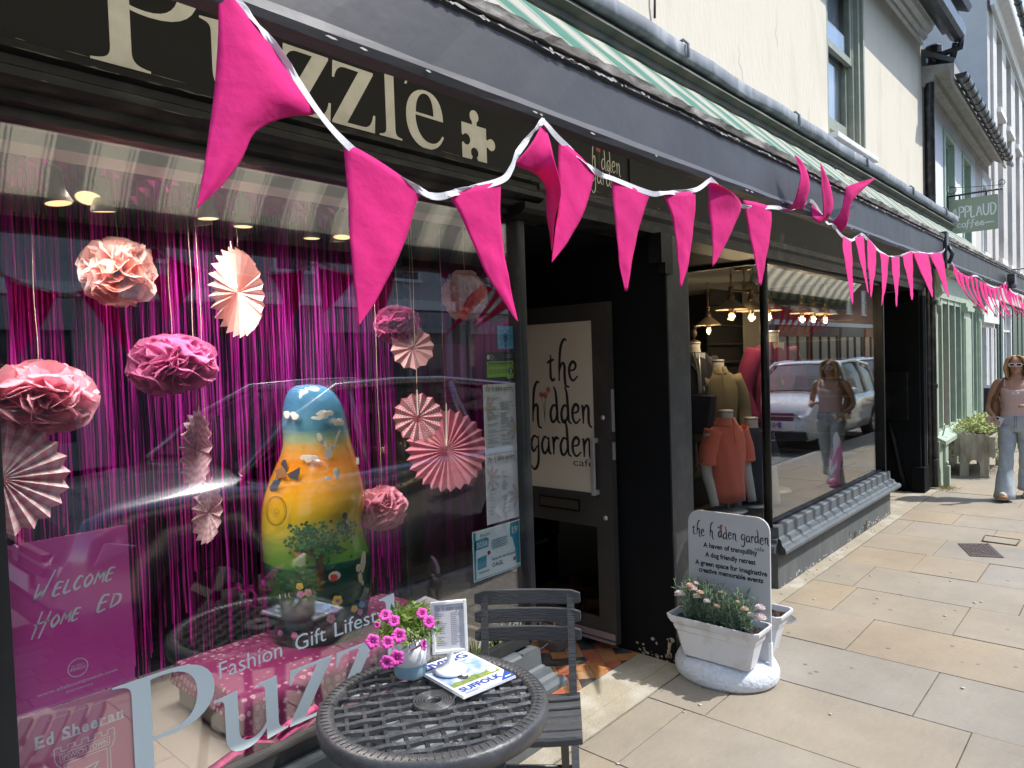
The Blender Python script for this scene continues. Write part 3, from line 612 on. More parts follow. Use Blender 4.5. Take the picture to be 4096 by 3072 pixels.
daisies(gs, gf, FF, 2.825+1.75*.04, 2.62, .036, lift=.0003); part('lettering', g, M_hc_letter, fb); part('flower_stems', gs, M_stem, fb); part('flowers', gf, mat('salmon_ink', (.55, .12, .09), .7), fb)
# vinyl on the left pane
M_vinyl = mat('pale_blue_vinyl', (.66, .77, .80), .6)
VF = Fr((0, 2.0573, 0), (1, 0, 0), (0, 0, 1), (0, -1, 0)); pane = swl.children[0]
g = MB(); vs_ = (.655, .925, 1.165, 1.34, 1.535, 1.655)
for c, xo in zip('Puzzle', vs_): poly(g, VF, path(GL[c][1]), sx=.00096, sy=.00088, ox=xo, oy=.548, h=.0004)
text(g, VF, 'Fashion', .944, .785, .050, w=.205); text(g, VF, 'Gift', 1.196, .785, .050, w=.115); text(g, VF, 'Lifestyle', 1.345, .785, .050, w=.27)
part('vinyl_lettering', g, M_vinyl, pane)
g = MB(); text(g, VF, 'hidden', 2.02, .525, .06, w=.31, shear=.35, bold=.01); part('vinyl_lettering', g, mat('white_vinyl', (.7, .72, .7), .6), pane)
g = MB(); rnd = random.Random(2)
for i in range(150):
    x = rnd.uniform(1.9, 2.36); zz = .505; hh = rnd.uniform(.03, .085); poly(g, VF, [[(x, zz), (x+.008, zz), (x+rnd.uniform(-.01, .02), zz+hh)]], h=.0003)
part('grass_transfer', g, mat('grass_print', (.24, .34, .07), .7), pane)
# ---------------------------------------------------------------- striped awning
M_awn = mat('striped_canvas', (.8, .8, .76), .9, trans=.58)
N, L, B = nodes(M_awn); tcn = N.new('ShaderNodeTexCoord'); sx_ = N.new('ShaderNodeSeparateXYZ'); L.new(tcn.outputs['Object'], sx_.inputs[0])
m1 = N.new('ShaderNodeMath'); m1.operation = 'MULTIPLY'; m1.inputs[1].default_value = 3.6; L.new(sx_.outputs[0], m1.inputs[0])
m2 = N.new('ShaderNodeMath'); m2.operation = 'FRACT'; L.new(m1.outputs[0], m2.inputs[0])
cr = N.new('ShaderNodeValToRGB'); cr.color_ramp.interpolation = 'CONSTANT'; E_ = cr.color_ramp.elements
Wt = (.86, .84, .74, 1); Gt = (.17, .47, .36, 1)
E_[0].position = 0; E_[0].color = Gt; E_[1].position = .40; E_[1].color = Wt
for p_, c_ in ((.44, Gt), (.47, Wt), (.50, Gt), (.52, Wt), (.88, Gt), (.90, Wt), (.93, Gt), (.96, Wt)): e = E_.new(p_); e.color = c_
L.new(m2.outputs[0], cr.inputs[0]); nz = N.new('ShaderNodeTexNoise'); nz.inputs['Scale'].default_value = 7; nz.inputs['Detail'].default_value = 5; L.new(tcn.outputs['Object'], nz.inputs['Vector'])
hs = N.new('ShaderNodeHueSaturation'); mr = N.new('ShaderNodeMapRange'); mr.inputs['To Min'].default_value = .8; mr.inputs['To Max'].default_value = 1.12; L.new(nz.outputs[0], mr.inputs[0]); L.new(mr.outputs[0], hs.inputs['Value']); L.new(cr.outputs[0], hs.inputs['Color'])
L.new(hs.outputs[0], B.inputs['Base Color'])
for n in N:
    if n.type == 'BSDF_TRANSLUCENT':
        wm_ = N.new('ShaderNodeValToRGB'); wm_.color_ramp.elements[0].position = .28; wm_.color_ramp.elements[0].color = (.15, .145, .15, 1); wm_.color_ramp.elements[1].position = .62; wm_.color_ramp.elements[1].color = (.90, .82, .60, 1); L.new(hs.outputs[0], wm_.inputs[0]); L.new(wm_.outputs[0], n.inputs[0])
def awning(x0, x1, label):
    A = thing('awning', label, 'awning', ((x0+x1)/2, 1.4, 2.6), 'retracted striped awnings')
    rows_ = []; nx = int((x1-x0)/.04)
    for j in range(9):
        t = j/8; yy, zz = ((1.045, 2.262), (1.09, 2.36), (1.15, 2.46), (1.26, 2.573), (1.37, 2.685), (1.48, 2.797), (1.58, 2.898), (1.68, 3.0), (1.80, 2.965))[j]; rows_.append([Vector((x, yy, zz + .005*math.sin(x*9+j*1.3)*math.sin(math.pi*t) + .004*math.sin(x*23+j)*math.sin(math.pi*t))) for x in [x0+(x1-x0)*i/nx for i in range(nx+1)]])
    MB().grid(rows_).build('fabric', M_awn, A)
    g = MB(); P_ = [(1.055, 2.252), (1.04, 2.232), (1.0, 2.230), (.994, 2.245), (1.003, 2.262), (1.006, 2.385), (.998, 2.39), (1.0, 2.402), (1.06, 2.405)]
    rd = random.Random(int(x0*10)); xs = []; x = x0
    while x < x1: xs.append(x); x += .12
    xs.append(x1); g.loft([[Vector((x, y+rd.uniform(-.0015, .0015), z+rd.uniform(-.0015, .0015))) for y, z in P_] for x in xs], smooth=False); g.build('front_board', M_board, A)
    g = MB(); xs = []; x = x0
    while x < x1: xs.append(x); x += .035
    g.loft([[Vector((x, y, z)) for y, z in ((.992+rd.uniform(-.004, .002), 2.402), (.99+rd.uniform(-.004, .002), 2.425+rd.uniform(-.006, .002)), (1.03, 2.432+rd.uniform(-.004, .004)), (1.05, 2.405))] for x in xs], smooth=False); g.build('timber_rail', M_oldwood, A)
    g = MB()      # flaked paint edges along the crack
    for i in range(int((x1-x0)*28)):
        x = rd.uniform(x0, x1); z = 2.392+rd.uniform(-.004, .003); w_ = rd.uniform(.004, .022)
        poly(g, Fr((x, .9965, z), (1, 0, 0), (0, 0, 1), (0, -1, 0)), [[(-w_, 0), (-w_*.3, rd.uniform(.001, .005)), (w_, 0), (w_*.3, -rd.uniform(.001, .005))]])
    for i in range(int((x1-x0)*4)):
        x = rd.uniform(x0, x1); z = 2.236+rd.uniform(0, .006); w_ = rd.uniform(.003, .014)
        poly(g, Fr((x, .9935, z), (1, 0, 0), (0, 0, 1), (0, -1, 0)), [[(-w_, 0), (-w_*.4, .002), (w_*.6, .0012), (w_, -.001), (w_*.1, -.0022)]])
    g.build('paint_flakes', mat('bare_flaked_paint', (.45, .43, .41), .8), A)
    return A
A1 = awning(-1.6, 5.36, 'green and white striped awning over the puzzle sign, grey front board')
A2_ = awning(5.44, 10.2, 'green and white striped awning section beyond the grey bracket, nearer the green shop')
g = MB(); g.bbox((5.365, .985, 2.21), (5.435, 1.07, 2.45), .005); g.tube([(5.4, .98, 2.24), (5.4, .96, 2.30), (5.4, .985, 2.36)], .012, 6); g.build('bracket', M_castiron, A1)
A1.location = A1.location
L1 = thing('security_lamp', 'small black lamp fixed to the grey awning board above the far bunting', 'lamp', (8.05, .98, 2.3))
g = MB(); g.bbox((8.0, .93, 2.27), (8.12, .99, 2.35), .01); g.build('housing', M_castiron, L1); g = MB(); g.lathe([(.03, 0), (.035, .05), (.001, .06)], (8.06, .955, 2.22), 12); g.build('lens', mat('smoked_lens', (.1, .1, .12), .2), L1)

# ---------------------------------------------------------------- buildings further along the street (their own slightly turned line)
TA = R(1.8); T0 = (9.65, 2.0, 0)
def along(s_, off=0, z=0): return Vector((9.65 + s_*math.cos(TA) + off*math.sin(TA), 2.0 + s_*math.sin(TA) - off*math.cos(TA), z))
def bthing(name, label, cat='building'): return thing(name, label, cat, T0, None, TA)
def lp(name, g, m, p, label=None, **k):
    o = g.build(name, m, p, world=False, **k)
    if label: o['label'] = label
    return o
MBD = bthing('terrace_building', 'white roughcast building with green sash windows and a long black gutter')
g = MB()
def wallholes(g, s0, s1, z0, z1, holes, y0=0, th=.3):
    s = s0
    for a, b, c, d in holes:
        g.box((s, y0, z0), (a, y0+th, z1)); g.box((a, y0, z0), (b, y0+th, c)); g.box((a, y0, d), (b, y0+th, z1)); s = b
    g.box((s, y0, z0), (s1, y0+th, z1))
wallholes(g, .16, 4.25, 2.84, 4.76, [(1.30, 2.15, 3.05, 4.60), (2.85, 3.68, 3.05, 4.60)]); lp('wall', g, M_rough, MBD)
g = MB(); wallholes(g, 4.25, 6.38, 2.84, 4.76, [(4.9, 5.55, 3.3, 4.55)]); lp('wall', g, M_far, MBD, 'cream rendered upper wall with a small white window')
for i, (a, b, c, d, m_) in enumerate(((1.30, 2.15, 3.05, 4.60, M_green), (2.85, 3.68, 3.05, 4.60, M_green), (4.9, 5.55, 3.3, 4.55, M_white))):
    g = MB(); g.box((a, -.02, c), (a+.07, .14, d)); g.box((b-.07, -.02, c), (b, .14, d)); g.box((a+.07, -.02, d-.08), (b-.07, .14, d)); g.box((a-.04, -.06, c-.06), (b+.04, .1, c)); zm = (c+d)/2
    sash(g, a+.07, b-.07, zm-.03, d-.08, .05, bar=1); sash(g, a+.07, b-.07, c, zm+.03, .09, bar=1)
    wo = lp('window', g, m_, MBD); g = MB(); g.box((a+.1, .12, c+.05), (b-.1, .125, d-.1)); lp('pane', g, M_glassw, wo)
    g = MB(); g.box((a-.1, .6, c-.1), (b+.1, .65, d+.1)); lp('room_wall', g, mat('room_grey', (.25, .26, .28), .9), wo)
g = MB(); g.extr_x([(0, 4.76), (-.02, 4.76), (-.04, 4.80), (-.12, 4.82), (-.14, 4.88), (-.28, 4.88), (-.30, 4.72), (-.33, 4.72), (-.33, 4.95), (0, 5.0)], -.05, 5.25); lp('eaves', g, mat('shaded_eaves_paint', (.36, .34, .30), .8, var=.15, dirt=(.22, .20, .16), dscale=8), MBD)  # white paint greyed to stand for shade under the eaves, plus mottled dirt
g = MB(); g.extr_x([(-.33, 4.95), (-.34, 5.0), (3, 7.0), (3, 6.9)], -.05, 6.4); lp('roof', g, mat('slate', (.10, .11, .13), .6), MBD)
g = MB(); ar = [(-.40+.062*math.cos(R(a)), 4.80-.062*math.sin(R(a))) for a in range(0, 181, 20)]; g.extr_x(ar + [(-.452, 4.80), (-.348, 4.80)][::-1], -.1, 4.85)
gt = lp('gutter', g, M_castiron, MBD)
g = MB()
for i in range(15): s_ = .1+i*.33; g = MB(); g.extr_x([(-.40+.07*math.cos(R(a)), 4.80-.07*math.sin(R(a))) for a in range(0, 181, 20)] + [(-.46, 4.82), (-.34, 4.82)], s_, s_+.03); lp('gutter_strap', g, M_castiron, gt)
# green shop below
GSH = bthing('green_shop', 'sage green wooden shopfront with bay window, pilasters and moulded cornice', 'shop')
g = MB(); g.box((.16, .02, 0), (4.2, .4, .42)); g.box((.16, .3, .42), (4.2, .35, .5)); lp('stall_riser', g, M_green, GSH)
g = MB(); g.prism([Vector((.20, -.16, .50)), Vector((2.45, -.16, .50)), Vector((2.45, .05, .60)), Vector((.20, .05, .60))], (0, 0, .05)); g.box((.3, -.08, .42), (2.35, .02, .52)); g.box((3.15, -.1, .50), (4.1, .05, .57)); lp('window_sill', g, M_green, GSH)
for a, b in ((.36, 2.42), (3.10, 3.98)):
    g = MB(); n_ = 5 if b-a > 1.5 else 3
    for i in range(n_): s_ = a + (b-a-.06)*i/(n_-1); g.box((s_, -.03, .58), (s_+.06, .08, 2.32))
    g.box((a, -.02, 2.26), (b, .07, 2.32)); g.box((a, -.02, .58), (b, .07, .64)); w_ = lp('shop_window', g, M_green, GSH)
    g = MB(); g.box((a+.01, .03, .6), (b-.01, .035, 2.3)); lp('pane', g, M_glass, w_)
for a, b in ((.165, .34), (2.46, 3.06), (4.0, 4.2)):
    g = MB(); g.box((a, -.06, .55), (b, .06, 2.20)); g.box((a-.02, -.10, 0), (b+.02, .02, .55)); g.box((a+.03, -.075, .62), (b-.03, -.055, 2.1)); g.box((a-.03, -.11, 2.20), (b+.03, .04, 2.26)); g.box((a-.015, -.09, 2.26), (b+.015, .04, 2.32)); lp('pilaster', g, M_green, GSH)
g = MB(); g.box((.16, -.04, 2.32), (4.22, .3, 2.62)); g.extr_x([(0, 2.62), (-.10, 2.63), (-.16, 2.70), (-.26, 2.73), (-.30, 2.80), (-.30, 2.83), (0, 2.85)], .16, 4.24); lp('cornice', g, M_green, GSH)
for s_ in (.17, 4.05):
    g = MB(); g.prism([Vector((s_, y, z)) for y, z in [(-.05, 2.30), (-.10, 2.30), (-.15, 2.36), (-.13, 2.44), (-.17, 2.50), (-.26, 2.56), (-.29, 2.66), (-.26, 2.76), (-.05, 2.78)]], (.14, 0, 0)); lp('scroll_bracket', g, M_green, GSH)
g = MB(); g.box((.2, 1.2, .4), (4.1, 1.25, 2.6)); lp('back_wall', g, mat('shop_mid_grey', (.20, .20, .20), .9), GSH)
for (nm, s_, z_, c_, h_) in (('pink dress', .62, 1.25, (.75, .03, .25), 1.25), ('orange dress', .95, 1.30, (.85, .20, .05), .5)):
    pass
D1 = thing('dress', 'bright pink dress hanging inside the green bay window', 'dress', along(.75, -.25, .6)); g = MB(); g.lathe([(.04, 1.22), (.10, 1.15), (.08, .9), (.14, .5), (.22, .0)], D1.location, 14, sy=.5); g.build('gown', mat('pink_satin', (.72, .02, .22), .5), D1)
g = MB(); g.tube([D1.location + Vector((0, 0, 1.20)), D1.location + Vector((0, 0, 1.6))], .006, 6); g.build('hanger', M_black, D1)
D2 = thing('dress', 'orange and pink dress beside the bright pink one in the green bay', 'dress', along(1.15, -.2, .6)); g = MB(); g.lathe([(.03, 1.0), (.09, .93), (.07, .7), (.07, .6)], D2.location, 14, sy=.5); g.build('top', mat('orange_cloth', (.8, .16, .03), .6), D2); g = MB(); g.lathe([(.07, .6), (.13, .3), (.18, .0)], D2.location, 14, sy=.5); g.build('skirt', mat('pink_satin', (.72, .02, .22), .5), D2)
g = MB(); g.tube([D2.location + Vector((0, 0, .97)), D2.location + Vector((0, 0, 1.5))], .005, 6); g.build('hanger', M_black, D2)
# cable cover and pipe stub at the foot
CB = thing('cable_box', 'rounded green cable cover on the low green wall beside the drainpipe', 'cable box', along(.42, .12, .5)); p = along(.42, .13, 0)
g = MB(); rr_ = rrect(.16, .34, .07, 4); g.prism([Vector((p.x-.03+x, p.y-.0, .24+z)) for x, z in rr_], (0, .10, 0)); g.build('cover', M_green, CB, bevel=.01)
g = MB(); g.tube([(p.x+.03, p.y+.06, .24), (p.x+.02, p.y+.05, .02)], .012, 6); g.tube([(p.x+.05, p.y+.05, .58), (p.x+.08, p.y+.03, .68), (p.x+.02, p.y+.02, .74), (p.x-.06, p.y+.02, .72)], .008, 6); g.build('cable', M_green, CB)
ST = thing('pipe_stub', 'short green painted post at the foot of the green shop', 'post', along(.22, .17, 0)); g = MB(); g.bbox(along(.17, .20, .0), along(.17, .20, 0) + Vector((.07, .07, .26)), .012); g.tube([along(.205, .165, .26), along(.205, .165, .31)], .022, 8); g.build('post', M_green, ST)
# next shops: white framed doorway and dark green front
WSH = bthing('white_shop', 'white framed shop doorway and dark green shopfront beyond the chalkboard', 'shop')
g = MB(); g.box((4.25, -.10, 2.08), (6.3, .05, 2.52)); sg = lp('sign_board', g, M_white, WSH); g = MB(); F_ = Fr((4.3, -.101, 2.1), (1, 0, 0), (0, 0, 1), (0, -1, 0))
g.add([], []); poly(g, F_, [disc(.32, .22, .08, 16, ry=.13)]); lp('emblem', g, mat('ochre_print', (.45, .38, .12), .7), sg); g = MB(); text(g, F_, 'OBX', 1.2, .10, .22, w=.62, bold=.01); lp('lettering', g, M_ink, sg)
g = MB(); g.box((4.25, -.02, 2.0), (6.4, .2, 2.08)); g.box((4.25, 0, 0), (6.35, .1, .68))
for s_ in (4.25, 4.95, 5.15, 5.6, 5.8, 6.2): g.box((s_, -.05, .68), (s_+.12, .08, 2.0))
g.box((7.3, -.06, .9), (7.45, .08, 2.5)); g.box((8.0, -.04, .9), (8.06, .06, 2.5)); g.box((8.75, -.06, .9), (8.9, .08, 2.5)); g.box((7.3, -.06, 2.42), (8.9, .08, 2.5)); g.box((7.3, -.04, 1.95), (8.9, .06, 1.99)); g.box((7.25, -.12, .84), (8.95, .08, .9))
lp('window_frame', g, M_white, WSH); g = MB(); g.box((4.3, .03, .7), (6.3, .035, 2.0)); g.box((7.4, .03, .9), (8.8, .035, 2.45)); lp('pane', g, M_glass, WSH)
g = MB(); g.box((6.4, -.03, 0), (7.25, .2, 2.5)); g.box((7.25, 0, 0), (9.0, .2, .84)); g.box((9.0, -.05, 0), (12.5, .2, 2.5))
for s_ in (6.42, 6.9, 9.1, 10.2, 11.2): g.box((s_, -.07, .3), (s_+.12, -.03, 2.45))
lp('dark_panelling', g, M_dkgreen, WSH); g = MB(); g.box((6.3, -.12, 2.52), (12.5, .3, 2.85)); g.box((4.25, .06, 2.52), (6.3, .3, 2.85)); g.box((12.5, -.1, 0), (13.6, .3, 2.85)); lp('fascia', g, M_far, WSH)
g = MB(); g.box((4.3, 1.1, 0), (9, 1.15, 2.5)); lp('back_wall', g, mat('shop_mid_grey', (.20, .20, .20), .9), WSH)
TS = thing('garment_rack', 'colourful printed garments behind the white framed shop window', 'garments', along(4.6, -.4, .7)); rd = random.Random(9)
for i, c_ in enumerate(((.6, .15, .3), (.15, .25, .35), (.5, .45, .35), (.12, .12, .14), (.25, .4, .5))):
    q = along(4.5+i*.12, -.35, 0); g = MB(); g.lathe([(.02, 1.95), (.07, 1.9), (.06, 1.5), (.09, .95)], q, 10, sx=.6); g.build('garment', mat('garment_%d' % i, c_, .8, var=.4, vscale=30), TS)
g = MB(); g.tube([along(4.35, -.35, 1.96), along(5.2, -.35, 1.96)], .01, 6); g.build('rail', M_black, TS)
# taller building behind
FBD = bthing('tall_building', 'tall grey rendered building with recessed windows and white sills')
g = MB(); g.box((6.4, .05, 2.86), (6.8, 8, 8.6)); lp('side_wall', g, M_farside, FBD)
g = MB(); bays = [(7.35, 8.25), (9.0, 9.95), (10.8, 11.75), (12.6, 13.5)]
s_ = 6.805
for a, b in bays:
    g.box((s_, 0, 2.85), (a, .35, 8.3)); g.box((a, .18, 2.85), (b, .35, 3.4)); g.box((a, .18, 5.2), (b, .35, 6.35)); g.box((a, 0, 7.9), (b, .35, 8.3)); s_ = b
g.box((s_, 0, 2.85), (15, .35, 8.3)); lp('wall', g, M_far, FBD)
for a, b in bays:
    for z0, z1 in ((3.4, 5.2), (6.35, 7.9)):
        g = MB(); sash(g, a, b, z0, (z0+z1)/2, .24, .07, .09, 1); sash(g, a, b, (z0+z1)/2-.05, z1, .20, .07, .06, 1); wo = lp('window', g, M_white, FBD)
        g = MB(); g.box((a+.06, .255, z0+.05), (b-.06, .26, z1-.05)); lp('pane', g, glass('dusk_glass', (.2, .22, .25)), wo); g = MB(); g.box((a-.05, -.07, z0-.10), (b+.05, .19, z0)); lp('window_sill', g, M_white, wo)
g = MB(); g.extr_x([(0, 8.0), (-.06, 8.0), (-.10, 8.12), (-.25, 8.15), (-.28, 8.3), (0, 8.35)], 6.4, 15); lp('eaves', g, M_white, FBD)
g = MB(); g.extr_x([(-.36+.06*math.cos(R(a)), 8.22-.06*math.sin(R(a))) for a in range(0, 181, 30)], 6.5, 11.0); gt = lp('gutter', g, M_castiron, FBD)
g = MB()
for i in range(8): g = MB(); g.extr_x([(-.36+.07*math.cos(R(a)), 8.22-.07*math.sin(R(a))) for a in range(0, 181, 30)], 6.6+i*.6, 6.64+i*.6); lp('gutter_strap', g, M_castiron, gt)
# hanging signs
HS = thing('hanging_sign', 'sage green hanging sign with white hand lettering on a black scrolled bracket', 'sign', along(1.55, .05, 3.7))
sp_ = PX(3770, 915, 11.2); SX = 11.2; ya_, yb_ = 2.02, 1.47
F_ = Fr((SX-.012, ya_, 3.21), (0, -1, 0), (0, 0, 1), (-1, 0, 0)); g = MB(); g.prism([F_(x, y, -.024) for x, y in rrect(ya_-yb_, .45, .02)], F_.n*.024); bd = g.build('board', mat('sage_sign', (.27, .31, .22), .6), HS)
g = MB()
CAPS = {'A': [[(0, 0), (.3, 1)], [(.3, 1), (.6, 0)], [(.12, .35), (.5, .38)]], 'P': [[(.05, 0), (.05, 1)], [(.05, 1), (.5, .9), (.5, .55), (.05, .48)]], 'L': [[(.05, 1), (.05, .02), (.5, .03)]],
        'U': [[(0, 1), (.03, .25), (.3, 0), (.55, .25), (.6, 1)]], 'D': [[(.05, 0), (.05, 1)], [(.05, 1), (.5, .85), (.6, .4), (.3, 0), (.05, 0)]],
        'o': [[(.3, .6), (.05, .4), (.15, .05), (.45, .05), (.5, .4), (.3, .6)]], 'f': [[(.55, 1), (.3, .95), (.25, .3), (.1, -.3)], [(0, .5), (.5, .55)]], 'e': [[(.05, .25), (.45, .35), (.35, .6), (.1, .45), (.1, .1), (.4, .0), (.6, .2)]],
        'c': [[(.5, .5), (.2, .6), (.05, .3), (.2, .02), (.55, .1)]], '-': [[(0, .3), (1.2, .3)]],
        'G': [[(.55, .85), (.3, 1), (0, .6), (.1, .05), (.5, .1), (.55, .45), (.3, .45)]], 'R': [[(.05, 0), (.05, 1), (.5, .9), (.4, .55), (.05, .5)], [(.15, .5), (.55, 0)]], 'E': [[(.5, 1), (.05, .97), (.05, .03), (.5, 0)], [(.05, .5), (.4, .52)]],
        'N': [[(.05, 0), (.08, 1)], [(.08, 1), (.5, .02)], [(.5, .02), (.52, 1)]], 'O': [[(.3, 1), (.02, .6), (.1, .1), (.4, 0), (.58, .4), (.5, .85), (.3, 1)]], 'S': [[(.5, .9), (.2, 1), (.1, .7), (.4, .4), (.3, .05), (0, .1)]], 'M': [[(.0, 0), (.1, 1)], [(.1, 1), (.35, .3)], [(.35, .3), (.6, 1)], [(.6, 1), (.7, 0)]]}
def caps(g, fr, s, x, y, h, wx, w_, gap=.18):
    for c in s:
        if c in CAPS:
            for st in CAPS[c]: stroke(g, fr, st, w_, sx=wx, sy=h, ox=x, oy=y)
            x += (max(p[0] for st in CAPS[c] for p in st)+gap)*wx
        else: x += .5*wx
caps(g, F_, 'APPLAUD', .035, .20, .15, .098, .016); caps(g, F_, 'coffee-', .09, .075, .085, .085, .011, .05); g.build('lettering', mat('white_letter', (.7, .7, .68), .7), bd)
g = MB(); g.tube([(SX, 2.04, 3.72), (SX, 1.42, 3.72)], .013, 8); g.tube([(SX, 2.04, 3.55), (SX, 2.04, 3.85)], .012, 6)
for y_ in (1.9, 1.6): g.tube([(SX, y_, 3.73), (SX, y_, 3.65)], .012, 6)
g.tube([(SX, 1.43, 3.80 + .0)] + [(SX, 1.43+.035*math.cos(a*.5), 3.80+.035*math.sin(a*.5)) for a in range(-2, 10)], .005, 5); g.tube([(SX, 2.02, 3.84), (SX, 1.75, 3.80), (SX, 1.44, 3.77)], .004, 5)
g.tube([(SX, 1.99+.05*math.cos(a*.6), 3.80+.05*math.sin(a*.6)) for a in range(11)], .006, 5); g.build('bracket', M_castiron, HS)
HB = thing('sign_bracket', 'plain black iron bracket sticking out high beyond the hanging sign', 'bracket', along(4.9, 0, 2.95)); g = MB(); q = along(4.9, 0, 2.95); g.tube([q, q - Vector((0, .62, 0))], .012, 6); g.box(q + Vector((-.02, -.02, -.1)), q + Vector((.02, .0, .1))); g.build('arm', M_castiron, HB)
# drainpipes between the buildings
DP = thing('drainpipe', 'tall black cast iron drainpipe with collars between the cream and green fronts', 'drainpipe', (9.62, 1.9, 0))
g = MB(); g.tube([(9.66, 1.93, .02), (9.66, 1.93, 2.95)], .036, 12); g.tube([(9.70, 1.94, 3.0), (9.70, 1.94, 4.98), (9.70, 1.90, 5.05)], .052, 12); g.tube([(9.60, 1.965, .02), (9.60, 1.965, 2.6)], .022, 8); g.build('pipe', M_castiron, DP)
for z_ in (.3, 1.2, 2.2, 2.75): g = MB(); g.lathe([(.037, 0), (.047, .005), (.047, .05), (.04, .06)], (9.66, 1.93, z_), 12); g.box((9.60, 1.945, z_+.01), (9.72, 1.97, z_+.045)); g.build('collar', M_castiron, DP)
g = MB(); g.lathe([(.042, -.02), (.06, 0), (.075, .08), (.10, .12), (.10, .20), (.08, .22)], (9.72, 1.90, 5.02), 10, smooth=False); g.tube([(9.72, 1.90, 5.15), (9.72, 1.80, 5.12), (9.72, 1.62, 5.14), (9.68, 1.60, 5.25)], .035, 8); g.tube([(9.85, 1.86, 4.95), (9.80, 1.72, 5.05), (9.70, 1.66, 5.2)], .04, 8); g.tube([(9.66, 1.93, 2.95), (9.72, 1.945, 3.05)], .037, 8); g.build('hopper', M_castiron, DP)
for z_ in (3.3, 4.2): g = MB(); g.lathe([(.043, 0), (.053, .005), (.053, .05), (.043, .06)], (9.72, 1.945, z_), 12); g.build('collar', M_castiron, DP)
g = MB(); g.box((9.624, 1.99, 2.2), (9.80, 2.3, 5.0)); g.build('wall_strip', mat('damp_brick_strip', (.20, .16, .12), .9, var=.4, vscale=20, bump=.6), DP)

# ---------------------------------------------------------------- the other side of the street (seen in the glass)
def opp(label, x0, x1, y, H, m, wins, cat='building', shop=None, band=None):
    T = thing('facing_building', label, cat, ((x0+x1)/2, y, 0)); g = MB(); g.box((x0, y-6, 0), (x1, y, H)); g.build('wall', m, T)
    n = int((x1-x0)/3.1)
    for r_, (z0, z1) in enumerate(wins):
        for i in range(n):
            cx = x0 + (i+.5)*(x1-x0)/n; g = MB(); g.box((cx-.55, y, z0-.08), (cx+.55, y+.07, z0)); g.box((cx-.5, y, z0), (cx-.43, y+.05, z1)); g.box((cx+.43, y, z0), (cx+.5, y+.05, z1)); g.box((cx-.5, y, z1-.07), (cx+.5, y+.05, z1)); g.box((cx-.43, y, (z0+z1)/2-.03), (cx+.43, y+.045, (z0+z1)/2+.03)); wo = g.build('window', M_white, T)
            g = MB(); g.box((cx-.43, y+.005, z0), (cx+.43, y+.02, z1)); g.build('pane', mat('far_glass', (.05, .06, .08), .05), wo)
    g = MB(); g.box((x0, y, 3.1), (x1, y+.18, 3.35)); g.box((x0, y, H-.3), (x1, y+.25, H)); g.build('string_course', M_white, T)
    k = max(1, int((x1-x0)/4.5)); cs = shop or [(.04, .05, .06)]
    for i in range(k):
        a = x0 + i*(x1-x0)/k + .25; b = x0 + (i+1)*(x1-x0)/k - .25; c = cs[i % len(cs)]
        g = MB(); g.box((a, y, 2.5), (b, y+.16, 3.05)); f_ = g.build('shop_fascia', mat('fascia_%s' % str(c), c, .6), T); g = MB()
        for q in range(4): xx = a + (b-a-.08)*q/3; g.box((xx, y, 0), (xx+.08, y+.1, 2.5))
        g.box((a, y, 0), (b, y+.09, .5)); g.build('shop_window', mat('fascia_%s' % str(c), c, .6), T); g = MB(); g.box((a, y+.004, .5), (b, y+.03, 2.5)); g.build('pane', mat('far_glass', (.05, .06, .08), .05), T)
    return T
M_brick = mat('red_brick_wall', (.23, .075, .05), .9, var=.25, vscale=9, bump=.4)
opp('pale grey rendered building reflected in the pink display window', -9, 13.5, -10.2, 8.3, mat('pale_render', (.42, .41, .40), .9), [(3.9, 5.4), (6.1, 7.4)], shop=[(.30, .30, .29), (.05, .06, .07)])
opp('cream building reflected beside the white car', 14, 30.5, -10.4, 8.0, mat('cream_far_render', (.50, .46, .38), .9), [(3.9, 5.4), (6.0, 7.2)], shop=[(.38, .36, .32), (.03, .08, .09)])
opp('red brick building reflected beyond the white car', 31, 56, -10.2, 8.6, M_brick, [(4.0, 5.6), (6.3, 7.7)], shop=[(.03, .09, .10), (.45, .11, .03), (.10, .03, .03)])
